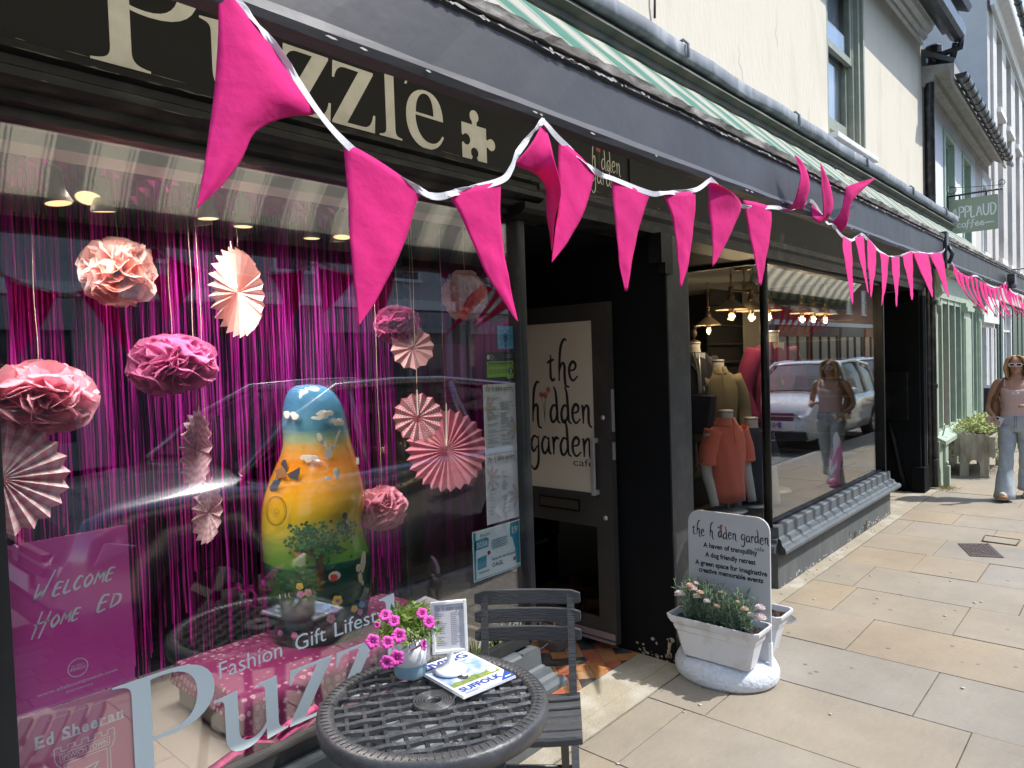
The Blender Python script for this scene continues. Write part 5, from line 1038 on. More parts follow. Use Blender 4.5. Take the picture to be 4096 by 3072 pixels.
g = MB(); poly(g, MGF, [disc(.083, .112, .007, 12, ry=.012)], lift=LZ+.0021); g.build('sheep_face', M_wpl, pic)
g = MB(); text(g, MGF, 'SUFFOLK', .014, .024, .026, w=.155, bold=.04, lift=LZ+.0002); text(g, MGF, 'LIVING', .012, MH-.045, .034, w=.17, bold=.04, lift=LZ+.0002); poly(g, MGF, [[(MW-.055, .002), (MW-.002, .002), (MW-.002, .055)]], lift=LZ)
for i in range(3): poly(g, MGF, [[(.016, .016-.005*i), (.08-.01*i, .016-.005*i), (.08-.01*i, .0175-.005*i), (.016, .0175-.005*i)]], lift=LZ+.0002)
g.build('lettering', mat('royal_blue_print', (.03, .07, .33), .4), mg)
g = MB(); poly(g, MGF, [disc(MW-.03, .082, .014, 18)], lift=LZ+.0012); poly(g, MGF, [[(MW-.034, .012), (MW-.010, .012), (MW-.008, .017), (MW-.030, .017)]], lift=LZ+.0008); bd_ = g.build('roundel', M_wpl, mg); g = MB(); text(g, MGF, 'PRIDE', MW-.03, .079, .006, align='C', lift=LZ+.002); g.build('roundel_lettering', mat('royal_blue_print', (.03, .07, .33), .4), bd_)

# ---------------------------------------------------------------- A-board on its round foot with two window boxes
AB = thing('sign_board', 'white rounded pavement sign about a haven of tranquillity standing in a white oval foot', 'sign', (3.50, 1.66, 0))
AX = 3.50
g = MB(); g.lathe([(.0001, 0), (.36, 0), (.385, .02), (.385, .06), (.36, .095), (.30, .115), (.0001, .125)], (3.50, 1.685, 0), 40, sx=.62, sy=.71); g.build('foot', mat('white_cement_foot', (.62, .66, .72), .75, var=.1, vscale=40, bump=.8, bscale=45), AB)
ABF = Fr((AX, 1.895, .12), (0, -1, 0), (.02, 0, 1), (-1, 0, 0)); AW, AH = .455, .735
g = MB(); g.prism([ABF(x, y, -.012) for x, y in [(0, 0)] + [(AW, 0)] + rrect(AW, AH, .07, 6)[0:14]], ABF.n*.012); pb = g.build('panel', mat('white_sign_panel', (.53, .53, .54), .45, var=.03), AB)
g = MB(); g.prism([ABF(AW-.012, -.02, .004), ABF(AW+.003, -.02, .004), ABF(AW+.003, .10, .004), ABF(AW-.012, .10, .004)], -ABF.n*.022); g.build('edge_strip', M_wpl, AB)
g = MB(); gs = MB(); gf = MB(); u_ = .030; tot = (3.2+.9+1.35+1+1.2*2+1+1.15+.9+1.15+1.1+.85+1.2+1+1.15)*u_
hand(g, ABF, 'the h*dden garden', .024, .600, u_*.84, .27, jit=.12, sx=.93); daisies(gs, gf, ABF, .028+6.9*u_*.82*.93, .60, u_*.75, lift=.0003)
text(g, ABF, 'cafe', AW-.030, .562, .022, align='R', w=.05)
for i, (s_, y_, w_) in enumerate((('A haven of tranquillity', .538, .29), ('A dog friendly retreat', .488, .27), ('A green space for imaginative', .438, .385), ('creative memorable events', .400, .345))):
    text(g, ABF, s_, AW/2+.012, y_, .0255, w=w_*1.04, align='C', bold=.035)
g.build('lettering', M_ink, pb); gs.build('flower_stems', M_stem, pb); gf.build('flowers', M_red, pb)
def winbox(cx, label, seed, plants):
    T = thing('window_box', label, 'planter', (cx, 1.66, .12)); g = MB(); zt = .335; zb = .125; yc = 1.665
    def R_(hw, hl, z): return [Vector((cx+hw, yc+hl-.02, z)), Vector((cx+hw-.02, yc+hl, z)), Vector((cx-hw+.02, yc+hl, z)), Vector((cx-hw, yc+hl-.02, z)), Vector((cx-hw, yc-hl+.02, z)), Vector((cx-hw+.02, yc-hl, z)), Vector((cx+hw-.02, yc-hl, z)), Vector((cx+hw, yc-hl+.02, z))]
    g.loft([R_(.058, .185, zb), R_(.072, .215, zb+.13), R_(.078, .222, zb+.135), R_(.082, .230, zb+.165), R_(.092, .240, zb+.175), R_(.098, .250, zt-.018), R_(.100, .252, zt), R_(.090, .242, zt), R_(.082, .232, zt-.03), R_(.082, .232, zt-.045)], smooth=False); g.build('trough', mat('white_trough', (.66, .67, .70), .4, var=.05, dirt=(.42, .39, .34), dscale=11, damt=.5), T, bevel=.002)
    g = MB(); rd = random.Random(seed); rws = [[Vector((cx-.082+.164*i/8, yc-.23+.46*j/30, zt-.045+rd.uniform(0, .022))) for i in range(9)] for j in range(31)]; g.grid(rws, smooth=False); g.build('soil', mat('dark_soil', (.035, .022, .014), 1.0, var=.5, vscale=60, bump=1), T)
    return T
WB = winbox(3.375, 'white trough of pale pink carnations in front of the pavement sign', 5, True)
WB2 = winbox(3.66, 'white empty trough behind the pavement sign', 6, False)
M_carn = mat('carnation_leaf', (.19, .27, .17), .6, trans=.2, island=.4); rd = random.Random(14)
def carnation(label, cy, n, H_, blooms):
    T = thing('carnation_plant', label, 'plant', (3.375, cy, .30)); g = MB()
    for i in range(n):
        a = rd.uniform(0, 6.28); q = Vector((3.375+rd.gauss(0, .028), cy+rd.gauss(0, .042), .295)); lean = Vector((math.cos(a)*rd.uniform(.0, .05), math.sin(a)*rd.uniform(0, .07), rd.uniform(.45, 1)*H_)); e = q + lean; m_ = (q+e)/2 + Vector((0, 0, .01))
        g.tube([q, m_, e], .0016, 4)
        for k in range(rd.randint(14, 20)):
            t = rd.random(); p = q.lerp(e, t); leafblade(g, p, Vector((rd.gauss(0, 1), rd.gauss(0, 1), rd.uniform(.1, 1.6))), Vector((rd.random(), rd.random(), .3)), rd.uniform(.026, .05), rd.uniform(.004, .008))
    g.build('foliage', M_carn, T)
    for (px, py, xx, r_, c_) in blooms:
        r_ *= 1.35; c = PX(px, py, xx-.045); g = MB(); g.tube([Vector((3.375+(c.x-3.375)*.3, cy+(c.y-cy)*.4, .33)), (c+Vector((3.375, cy, .36)))/2 + Vector((0, 0, .02)), c - Vector((0, 0, .01))], .0016, 4)
        for k in range(6):
            t = .2+.13*k; p = Vector((3.375, cy, .36)).lerp(c, t); leafblade(g, p, Vector((rd.gauss(0, 1), rd.gauss(0, 1), .8)), Vector((rd.random(), rd.random(), .3)), .03, .005)
        g.build('stem', M_carn, T); g = MB()
        for k in range(16):
            a = k*2.4; e = .2+.07*k; d = Vector((math.cos(a)*math.cos(e), math.sin(a)*math.cos(e), math.sin(e))); sd = d.cross(Vector((0, 0, 1))).normalized(); q = c + d*.002
            g.add([q, q+d*r_*.8+sd*r_*.5, q+d*r_*1.05+sd*r_*.15, q+d*r_*.9, q+d*r_*1.05-sd*r_*.2, q+d*r_*.8-sd*r_*.5], [(0, 1, 2, 3, 4, 5)])
        g.build('bloom', mat('carnation_%s' % c_, {'pink': (.85, .74, .75), 'peach': (.80, .62, .50), 'white': (.80, .74, .74)}[c_], .8, trans=.3), T)
Z2 = lambda x, y: (2500+x*.5125, 2000+y*.5125)
carnation('leafy carnation at the doorway end of the trough', 1.755, 95, .23, [(*Z2(428, 748), 3.35, .021, 'white'), (*Z2(508, 680), 3.35, .016, 'peach'), (*Z2(530, 705), 3.36, .018, 'pink'), (*Z2(588, 735), 3.36, .015, 'peach'), (*Z2(562, 765), 3.37, .016, 'pink'), (*Z2(555, 657), 3.38, .010, 'white'), (*Z2(745, 725), 3.40, .008, 'peach'), (*Z2(718, 838), 3.36, .012, 'peach'), (*Z2(640, 800), 3.35, .014, 'white')])
carnation('leafy carnation at the kerb end of the trough', 1.575, 95, .205, [(*Z2(935, 862), 3.36, .014, 'peach'), (*Z2(1055, 855), 3.36, .019, 'pink'), (*Z2(1058, 935), 3.35, .022, 'pink'), (*Z2(880, 800), 3.38, .007, 'peach'), (*Z2(985, 905), 3.34, .013, 'white')])
# ---------------------------------------------------------------- small things on the paving
def cover(name, label, loc, g, m, cat): T = thing(name, label, cat, loc); g.build('plate', m, T); return T
Mi = mat('cast_iron_cover', (.075, .060, .055), .6, var=.3, vscale=60, bump=.6, bscale=90)
q = [PZ(2900+x*.5407, 1900+y*.5407, .004) for x, y in ((1722, 507), (1950, 508), (2065, 612), (1815, 600))]
c = (q[0]+q[1]+q[2]+q[3])/4; MHT = thing('manhole_cover', 'patterned cast iron utility cover set in the paving', 'manhole cover', tuple(c)); g = MB(); g.prism([v-Vector((0, 0, .01)) for v in q], (0, 0, .0125)); pl_ = g.build('plate', Mi, MHT)
g = MB(); rd = random.Random(6); eu, ev = (q[1]-q[0]), (q[3]-q[0])
for i in range(7):
    for j in range(6):
        a = q[0] + eu*(.08+.125*i) + ev*(.09+.145*j); hz = rd.random() < .5; l1, l2 = (.09, .05) if hz else (.045, .11); g.prism([a, a+eu*l1, a+eu*l1+ev*l2, a+ev*l2], (0, 0, .005))
g.build('raised_pattern', Mi, pl_)
g = MB(); q2 = [PZ(2900+x*.5407, 1900+y*.5407, .003) for x, y in ((1925, 448), (2185, 482), (2155, 522), (1905, 490))]; T = thing('access_cover', 'slab filled access cover with a worn metal edge beside the iron cover', 'access cover', tuple(q2[0]))
g.prism([v-Vector((0, 0, .01)) for v in q2], (0, 0, .011)); g.build('slab_infill', M_slab, T); g = MB()
for a, b in zip(q2, q2[1:]+q2[:1]): g.tube([a+Vector((0, 0, .002)), b+Vector((0, 0, .002))], .006, 4)
g.build('edge_frame', M_joint, T)
T = thing('stopcock_cover', 'small round grey water cover behind the pavement sign', 'water cover', (4.44, 1.75, 0)); g = MB(); g.lathe([(.0001, .004), (.075, .004), (.078, .007), (.09, .007), (.092, 0)], (4.44, 1.75, 0), 28); pl_ = g.build('plate', mat('grey_iron', (.20, .20, .19), .7, bump=.6, bscale=80), T); g = MB(); text(g, Fr((4.47, 1.79, .0045), (-.1, -1, 0), (1, -.1, 0), (0, 0, 1)), 'WATER', 0, 0, .016, w=.07); g.build('lettering', mat('pale_grey_iron', (.34, .34, .33), .7), pl_)
CBL = thing('cable', 'pale looped cable lying by the open cafe door on the tiles', 'cable', (3.2, 2.75, 0)); g = MB()
g.tube(smooth_pts([(2.95, 2.72, .01), (3.08, 2.66, .01), (3.16, 2.62, .05), (3.18, 2.61, .12), (3.21, 2.60, .20), (3.235, 2.62, .17), (3.22, 2.64, .10), (3.17, 2.66, .09), (3.15, 2.68, .16), (3.19, 2.66, .20), (3.22, 2.62, .12), (3.2, 2.64, .03)], 6), .005, 6); g.build('flex', mat('cream_flex', (.36, .33, .29), .6), CBL); g = MB(); g.bbox((3.15, 2.55, .004), (3.28, 2.70, .055), .006); g.build('plug_block', mat('taupe_plastic', (.15, .125, .115), .6), CBL)
rd = random.Random(31); g = MB()
for i in range(60):
    x, y = rd.uniform(2.0, 6.5), rd.uniform(.5, 1.95)
    if rd.random() < .5: x, y = rd.uniform(4.9, 8), rd.uniform(1.90, 1.98)
    s_ = rd.uniform(.003, .009); g.sph((x, y, .004), s_, 6, 4, 1, 1.3, .5)
g.build('paint_crumbs', mat('crumb_white', (.55, .52, .46), .9)); o = COL.objects['paint_crumbs']; tag(o, 'scattered flakes and crumbs on the paving', kind='stuff')
WD = thing('weeds', 'small patch of dry weeds at the foot of the drainpipe', 'weeds', (9.62, 1.82, 0)); WD['kind'] = 'stuff'; g = MB()
for i in range(160):
    p = Vector((rd.gauss(9.68, .07), rd.gauss(1.80, .05), .0)); leafblade(g, p, Vector((rd.gauss(0, .8), rd.gauss(0, .8), .7)), Vector((rd.random(), 1, .2)), rd.uniform(.03, .07), .006)
g.build('blades', mat('dry_weed', (.24, .22, .07), .8, island=.4), WD)
# wooden planter of ivy
PB = thing('wooden_planter', 'weathered whitewashed timber trough with an arched foot by the green shop', 'planter', (11.2, 1.72, 0)); M_wood = mat('whitewashed_wood', (.40, .37, .31), .9, var=.3, vscale=16, stretch=(1, 1, .3), bump=.6, bscale=30, dirt=(.12, .10, .075), dscale=9, damt=.6)
g = MB(); x0 = 10.75; ya_, yb_ = 1.54, 1.86
arch = [(ya_, 0), (ya_, .55), (yb_, .55), (yb_, 0), (1.765, 0)] + [(1.70+.065*math.cos(R(a)), .13+.09*math.sin(R(a))) for a in range(0, 181, 20)] + [(1.635, 0)]
g.prism([Vector((x0, y, z)) for y, z in arch], (.05, 0, 0)); g.build('end_board', M_wood, PB); g = MB(); g.prism([Vector((x0+1.2, y, z)) for y, z in arch], (.05, 0, 0)); g.build('end_board', M_wood, PB)
g = MB(); g.box((x0-.03, ya_-.075, .27), (x0+1.28, ya_-.002, .53)); g.box((x0-.03, yb_+.002, .27), (x0+1.28, yb_+.06, .53)); g.box((x0+.05, ya_, .27), (x0+1.2, yb_, .31)); g.build('side_board', M_wood, PB)
IV = thing('ivy_plant', 'bushy variegated trailing ivy spilling from the timber trough', 'plant', (11.2, 1.72, .5)); g = MB(); rd = random.Random(12)
for i in range(2600):
    x = rd.uniform(10.72, 11.95); y = rd.gauss(1.70, .15); z = .56 + .20*rd.random()**.8*math.exp(-((y-1.7)/.3)**2)
    if rd.random() < .28: y = rd.uniform(1.36, 1.50); z = rd.uniform(.24, .55)
    if rd.random() < .12: y = rd.uniform(1.88, 1.98); z = rd.uniform(.25, .6)
    leafblade(g, Vector((x, y, z)), Vector((rd.gauss(-.3, 1), rd.gauss(-.3, 1), rd.gauss(0, .7))), Vector((rd.gauss(-.5, .6), rd.gauss(-.3, .6), 1)), rd.uniform(.025, .05), rd.uniform(.018, .034))
g.build('leaves', mat('variegated_ivy', (.36, .42, .14), .6, trans=.25, island=.55), IV)
g = MB()
for i in range(40): x = rd.uniform(10.75, 11.9); g.tube([(x, 1.7, .42), (x, 1.70+rd.uniform(-.1, .1), .6), (x, 1.7+rd.uniform(-.2, .2), .66)], .003, 4)
g.build('stems', mat('ivy_stem', (.12, .10, .05), .8), IV)
CBD = thing('chalkboard', 'black chalkboard in a white frame with garden lettering behind the woman', 'chalkboard', (14.6, 1.8, 0)); cx = 14.3
a_ = PX(3918, 1620, cx); b_ = PX(3918, 1780, cx); CY0 = a_.y; CF = Fr((cx, CY0, .06), (0, -1, 0), (.10, 0, 1), (-1, 0, .1)); cw, chh = .62, .96
g = MB(); g.prism([CF(0, 0, 0), CF(cw, 0, 0), CF(cw, chh, 0), CF(0, chh, 0)], -CF.n*.03); 
for s_ in (0, cw-.05): g.prism([CF(s_, -.06, .004), CF(s_+.05, -.06, .004), CF(s_+.05, chh, .004), CF(s_, chh, .004)], -CF.n*.04)
g.prism([CF(0, chh-.05, .005), CF(cw, chh-.05, .005), CF(cw, chh, .005), CF(0, chh, .005)], -CF.n*.04); g.build('frame', M_white, CBD)
g = MB(); poly(g, CF, [[(.05, 0), (cw-.05, 0), (cw-.05, chh-.05), (.05, chh-.05)]], h=.002, lift=.001); sl_ = g.build('slate', mat('chalkboard_black', (.018, .019, .02), .7, var=.3), CBD)
g = MB(); F_ = Fr(CF(0, 0, .0035), CF.u, CF.v, CF.n); caps(g, F_, 'SUMMER', .13, .72, .13, .085, .009, .12); caps(g, F_, 'GARDEN', .11, .50, .14, .10, .010, .12); caps(g, F_, 'OPEN', .12, .24, .14, .13, .010, .2)
for a in (60, 90, 120): stroke(g, F_, [(.3+.14*math.cos(R(a)), .34+.10*math.sin(R(a))), (.3+.2*math.cos(R(a)), .34+.15*math.sin(R(a)))], .008)
stroke(g, F_, [(.07, .28), (.10, .29)], .008); stroke(g, F_, [(.075, .36), (.11, .33)], .008); g.build('chalk_lettering', mat('chalk', (.45, .46, .45), .9), sl_)
# ---------------------------------------------------------------- display in the left window
M_foil = mat('magenta_foil', (.66, .035, .50), .32, metal=.8, island=.7)
M_foil2 = mat('dark_plum_foil', (.10, .01, .08), .3, metal=.9, island=.5)
FC = thing('foil_curtain', 'shimmering magenta foil fringe curtain hanging behind the decorations', 'curtain', (1.2, 2.9, 2.45))
rd = random.Random(77)
def strips(n, m, y0, y1, name, x0=-.6, x1=2.27, w=(.003, .008)):
    g = MB()
    for i in range(n):
        x = rd.uniform(x0, x1); y = rd.uniform(y0, y1); w_ = rd.uniform(*w); a = rd.uniform(0, 3.14); ka = rd.gauss(0, .25); z = rd.uniform(2.36, 2.45); zb = rd.uniform(.47, .75) if rd.random() < .62 else rd.uniform(.9, 1.6); rws = []; cx_ = x; cy_ = y
        k = int((z-zb)/.11)
        for j in range(k+1):
            t = j/k; zz = z + (zb-z)*t; a += rd.gauss(0, .35); cx_ += rd.gauss(0, .0018); cy_ += rd.gauss(0, .003)
            rws.append([Vector((cx_ - w_/2*math.cos(a), cy_ - w_/2*math.sin(a), zz)), Vector((cx_ + w_/2*math.cos(a), cy_ + w_/2*math.sin(a), zz))])
        g.grid(rws, smooth=False)
    return g.build(name, m, FC)
strips(760, M_foil, 2.80, 2.92, 'strands'); strips(260, M_foil2, 2.88, 2.97, 'dark_strands', w=(.006, .014))
g = MB(); rws = []
for j in range(5): rws.append([Vector((x, 2.86+.02*math.sin(x*31+j)+rd.uniform(-.006, .006), 2.47-.03*j+.012*math.sin(x*5)+rd.uniform(-.006, .006))) for x in [-.6+i*.035 for i in range(83)]])
g.grid(rws, smooth=False); g.build('header', M_foil, FC)
def spot(px, py, y, s_, tx, ty, label):
    s_ *= 1.2
    p = PY(px, py, y); T = thing('spotlight', label, 'spotlight', tuple(p + Vector((0, 0, .16*s_))), 'lit ceiling spotlights in the pink window'); d = Vector((tx, ty, -1)).normalized(); q = Vector((0, 0, 1)).rotation_difference(-d).to_matrix(); c = p
    g = MB(); g.lathe([(.031*s_, .0), (.033*s_, .006*s_), (.026*s_, .022*s_), (.021*s_, .035*s_), (.020*s_, .085*s_), (.012*s_, .095*s_), (.0001, .096*s_)], c, 18, M=q); g.build('housing', mat('gunmetal_spot', (.45, .44, .42), .4, metal=.2), T)
    g = MB(); top = c - d*.09*s_; g.tube([top, top + Vector((0, 0, .03)), (top.x, top.y, 2.44)], .008, 8); g.build('stem', mat('gunmetal_spot', (.45, .44, .42), .4), T)
    g = MB(); g.lathe([(.0001, .003), (.012*s_, .003), (.029*s_, .0015)], c, 18, M=q); g.build('lamp', mat('warm_lamp', (.9, .8, .6), .4, emit=(1.0, .66, .30), estr=.75), T)
    l = bpy.data.lights.new('spot_beam', 'SPOT'); l.energy = SPOTW; l.color = (1, .90, .80); l.spot_size = R(110); l.spot_blend = .7; l.shadow_soft_size = .14
    o = bpy.data.objects.new('spot_beam', l); COL.objects.link(o); o.location = c + d*.02; o.rotation_euler = (-d).to_track_quat('Z', 'Y').to_euler(); o.parent = T; o.matrix_parent_inverse = WI[T.name]
SPOTW = 15
for i, (px, py, y, s_, tx, ty, lb) in enumerate(((235, 815, 2.42, 1.0, .1, -.1, 'leftmost black spotlight in the pink window'), (355, 795, 2.42, 1.05, -.25, -.35, 'pale brass spotlight tilted towards the street, second from the left'), (415, 848, 2.42, .95, .1, .1, 'black spotlight just right of the pale brass one'),
        (833, 876, 2.42, .95, .05, 0, 'black spotlight beside the tip of the largest pennant'), (815, 902, 2.62, .85, .2, .1, 'lower spotlight half hidden behind the one by the pennant tip'), (973, 908, 2.42, .9, 0, 0, 'single black spotlight above the tall peach paper fan'),
        (1247, 955, 2.55, .9, 0, 0, 'spotlight left of the last pair, above the dark foil'), (1368, 950, 2.42, .95, -.1, -.1, 'upper spotlight of the last pair near the second pennant'), (1350, 968, 2.6, .85, .1, .1, 'lower spotlight of the last pair near the second pennant'))):
    spot(px, py, y, s_, tx, ty, lb)
# tissue pompoms
def tissue(name, c): return mat('tissue_' + name, c, .9, trans=.52, var=.05, island=.10)
M_twine = mat('red_white_twine', (.50, .36, .32), .9, var=.4, vscale=200)
HOOKZ = 2.44
def string_to(T, p, off=0, name='twine'):
    g = MB(); n = 14; g.tube([Vector((p.x+.002*math.sin(i), p.y, p.z + (HOOKZ-p.z)*i/n)) for i in range(n+1)], .0016, 4); g.tube([(p.x, p.y, HOOKZ-.03), (p.x+.008, p.y, HOOKZ-.05), (p.x-.004, p.y, HOOKZ-.07)], .0014, 4); g.build(name, M_twine, T)
def pompom(px, py, y, rx, rz, c1, c2, label, seed, core=None):
    c = PY(px, py, y); T = thing('tissue_pompom', label, 'pompom', tuple(c), 'hanging tissue paper pompoms'); rd = random.Random(seed); dep = (c-EYE).length; Rx = rx/FPX*dep; Rz = rz/FPX*dep
    d = (EYE-c).normalized(); u = Vector((0, 0, 1)).cross(d).normalized(); v = d.cross(u); g = MB(); g2 = MB(); n = 135
    for i in range(n):
        k = i+.5; ph = math.acos(1-2*k/n); th = math.pi*(1+5**.5)*k; D = Vector((math.cos(th)*math.sin(ph), math.sin(th)*math.sin(ph), math.cos(ph))) + Vector((rd.gauss(0, .15), rd.gauss(0, .15), rd.gauss(0, .15))); D.normalize()
        ax = Vector((rd.gauss(0, 1), rd.gauss(0, 1), rd.gauss(0, 1))).cross(D).normalized(); bx_ = D.cross(ax); L_ = rd.uniform(.78, 1.0); W_ = rd.uniform(.40, .60); rws = []
        for a in range(5):
            t = .18 + .82*a/4; r_ = []
            for b in range(6):
                s_ = (b/5-.5)*2; w_ = W_*(.35+.65*math.sin(math.pi*min(t*.62, 1))); q = D*(L_*t*(1-.10*s_*s_) + (.03*math.cos(s_*9) if a == 4 else 0)) + ax*(s_*w_) + bx_*(.10*math.sin(3*s_+i)*t + .14*t*t)
                wv_ = u*q.dot(u)*Rx + v*q.dot(v)*Rz + d*q.dot(d)*min(Rx, Rz); r_.append(c + wv_)
            rws.append(r_)
        (g2 if (core and D.dot(d) > .80) else g).grid(rws)
    g.build('tissue_petals', tissue(c1, c2), T)
    if core: g2.build('inner_petals', tissue('core_coral', core), T)
    string_to(T, c + Vector((0, 0, Rz*.7)))
pompom(475, 1090, 2.58, 128, 128, 'blush', (.84, .58, .55), 'pale blush pompom with a coral centre, topmost at the left', 1, core=(.82, .40, .34))
pompom(160, 1595, 2.60, 176, 130, 'rose', (.82, .42, .52), 'large rose pink pompom low at the left edge of the window', 2)
pompom(692, 1460, 2.60, 158, 118, 'berry', (.66, .20, .42), 'berry pink oval pompom in the middle of the window', 3)
pompom(1592, 1300, 2.62, 97, 80, 'raspberry', (.62, .13, .36), 'raspberry pompom behind the second pennant, above the small fans', 4)
pompom(1860, 1182, 2.28, 92, 100, 'peachblush', (.88, .56, .54), 'pale peach pompom by the right side of the display window', 5)
pompom(1530, 2030, 2.40, 100, 90, 'candy', (.84, .40, .54), 'candy pink pompom low beside the painted hare sculpture', 6)
# pleated paper fans
def fan(px, py, y, r_, n, col, label, tilt=0, squash=1.0, stripes=None, dots=False, half=False, seed=0, loop=True, rot=0):
    c = PY(px, py, y); T = thing('paper_fan', label, 'paper fan', tuple(c), 'hanging pleated paper fans'); d = (EYE-c).normalized(); dep = (c-EYE).length; Rr = r_/FPX*dep
    q = Matrix.Rotation(tilt, 3, 'Z'); nrm = q @ d; u = Vector((0, 0, 1)).cross(nrm).normalized(); v = nrm.cross(u); fr = Fr(c, u, v, nrm); m1 = mat('paper_%s' % label.split()[0], col, .85, trans=.25, var=.03); ms = [m1] + ([mat('paper_stripe_%s' % label.split()[0], stripes, .85, trans=.25)] if stripes else [])
    g = MB(); nr = 9 if stripes else 3; N2 = n*2
    def pt(i, t):
        a = rot + 2*math.pi*i/N2; tip = (1.0 if i % 2 == 0 else .90); rr = Rr*t*(1 + (tip-1)*t**3); return fr(rr*math.cos(a), rr*math.sin(a), (.028*Rr/.1 if i % 2 == 0 else 0)*(.25+.75*t)*.5)
    for i in range(N2):
        for k in range(nr):
            t0, t1 = .02 + .98*k/nr, .02 + .98*(k+1)/nr; sk = (.5/nr if (stripes and i % 2) else 0); g.cur = (k % 2) if stripes else 0
            g.quad(pt(i, t0), pt(i, t1), pt(i+1, t1), pt(i+1, t0))
    o = g.build('pleated_disc', ms, T, solid=.0005)
    if dots:
        g = MB(); rd = random.Random(seed)
        for i in range(N2):
            for k in range(7):
                t = .25 + .11*k + (.05 if i % 2 else 0)
                if t > .95: continue
                for s_ in ((.5,) if t < .6 else (.28, .72)):
                    A_, B_ = pt(i, t), pt(i+1, t); p = A_.lerp(B_, s_); e1 = (B_-A_).normalized(); e2 = (pt(i, t+.03)-A_).normalized(); nn = e1.cross(e2).normalized(); nn = nn if nn.dot(d) > 0 else -nn; poly(g, Fr(p + nn*.0012, e1, e2, nn), [disc(0, 0, .0031, 8)])
        g.build('polka_dots', mat('dot_white', (.78, .72, .70), .85), o)
    if loop: g = MB(); h = pt(N2//4, 1); g.prism([fr(-.004, Rr*.1, .008), fr(.004, Rr*.1, .008), fr(.003, Rr*1.12, .008), fr(-.003, Rr*1.12, .008)], nrm*.002); g.build('card_tab', mat('card_white', (.6, .55, .5), .8), T)
    string_to(T, c + Vector((0, 0, Rr)))
fan(958, 1170, 2.60, 168, 24, (.84, .54, .50), 'peach tall paper fan turned half sideways near the top', tilt=-.98)
fan(5, 1915, 2.55, 190, 22, (.80, .50, .58), 'striped dusty pink paper fan cut by the left edge', stripes=(.86, .74, .76))
fan(1650, 1392, 2.55, 86, 12, (.80, .46, .48), 'salmon small twelve pointed fan under the raspberry pompom', rot=.1)
fan(1672, 1670, 2.42, 99, 14, (.62, .20, .28), 'polka dotted deep rose fan overlapping the largest fan', dots=True)
fan(1788, 1800, 2.50, 165, 26, (.70, .27, .37), 'large plain rose fan beside the menus', tilt=-.25)
fan(795, 1800, 2.65, 145, 18, (.78, .52, .60), 'dusky grey pink fan seen nearly edge on in mid window', tilt=-1.22, stripes=(.62, .34, .44))
fan(838, 2050, 2.66, 115, 16, (.78, .48, .56), 'lower dusky pink fan hanging edge on below another', tilt=-1.15, stripes=(.84, .66, .70))
# painted sculpture
SCY = 2.52
SIL = [(1537, 1196, 1262), (1548, 1165, 1300), (1570, 1148, 1335), (1620, 1133, 1367), (1700, 1131, 1388), (1780, 1143, 1402), (1850, 1110, 1425), (1950, 1068, 1452), (2020, 1056, 1464), (2060, 1055, 1448), (2100, 1053, 1436), (2180, 1058, 1466), (2250, 1062, 1486), (2320, 1070, 1490), (2400, 1083, 1482), (2480, 1092, 1464), (2560, 1100, 1445), (2640, 1105, 1430)]
SC = thing('painted_sculpture', 'tall rounded sculpture painted with a blue sky, orange sunset and a green tree', 'sculpture', (1.6, SCY, .62)); rings = []; info = []
for py, a, b in SIL:
    c = PY((a+b)/2, py, SCY); dep = (c-EYE).dot(_f); r_ = (b-a)/2/FPX*dep; info.append((c.z, c.x, r_))
vd = Vector((1.6, SCY, 0)).normalized()
for z, x, r_ in info:
    n = 40; rings.append([Vector((x, SCY, z)) + (Vector((vd.y, -vd.x, 0))*math.cos(2*math.pi*k/n) + vd*math.sin(2*math.pi*k/n)*.92)*r_ for k in range(n)])
rings = rings[::-1]; ms = bpy.data.materials.new('painted_glaze'); ms.use_nodes = True; Nn = ms.node_tree.nodes; Lk = ms.node_tree.links; B = Nn['Principled BSDF']; B.inputs['Roughness'].default_value = .18; B.inputs['Coat Weight'].default_value = .6
t_ = Nn.new('ShaderNodeTexCoord'); sp = Nn.new('ShaderNodeSeparateXYZ'); Lk.new(t_.outputs['Object'], sp.inputs[0]); nz = Nn.new('ShaderNodeTexNoise'); nz.inputs['Scale'].default_value = 9; mpn = Nn.new('ShaderNodeMapping'); mpn.inputs['Scale'].default_value = (1, 1, 8); Lk.new(t_.outputs['Object'], mpn.inputs[0]); Lk.new(mpn.outputs[0], nz.inputs['Vector'])
ma = Nn.new('ShaderNodeMath'); ma.operation = 'MULTIPLY_ADD'; ma.inputs[1].default_value = .06; Lk.new(nz.outputs[0], ma.inputs[0]); Lk.new(sp.outputs[2], ma.inputs[2]); mr = Nn.new('ShaderNodeMapRange'); mr.inputs['From Min'].default_value = .60; mr.inputs['From Max'].default_value = 1.70; Lk.new(ma.outputs[0], mr.inputs[0])
cr = Nn.new('ShaderNodeValToRGB'); E_ = cr.color_ramp.elements; E_[0].position = 0; E_[0].color = (.004, .045, .03, 1); E_[1].position = 1; E_[1].color = (.035, .13, .24, 1)
for p_, c_ in ((.31, (.006, .07, .045)), (.335, (.01, .10, .06)), (.345, (.13, .34, .05)), (.41, (.24, .38, .03)), (.46, (.58, .46, .02)), (.58, (.60, .29, .01)), (.69, (.50, .16, .01)), (.745, (.48, .29, .07)), (.775, (.26, .36, .22)), (.81, (.08, .24, .34)), (.90, (.04, .15, .28))): e = E_.new(p_); e.color = (*c_, 1)
Lk.new(mr.outputs[0], cr.inputs[0]); Lk.new(cr.outputs[0], B.inputs['Base Color'])
g = MB(); g.loft(rings); body_ = g.build('body', ms, SC, sub=1)
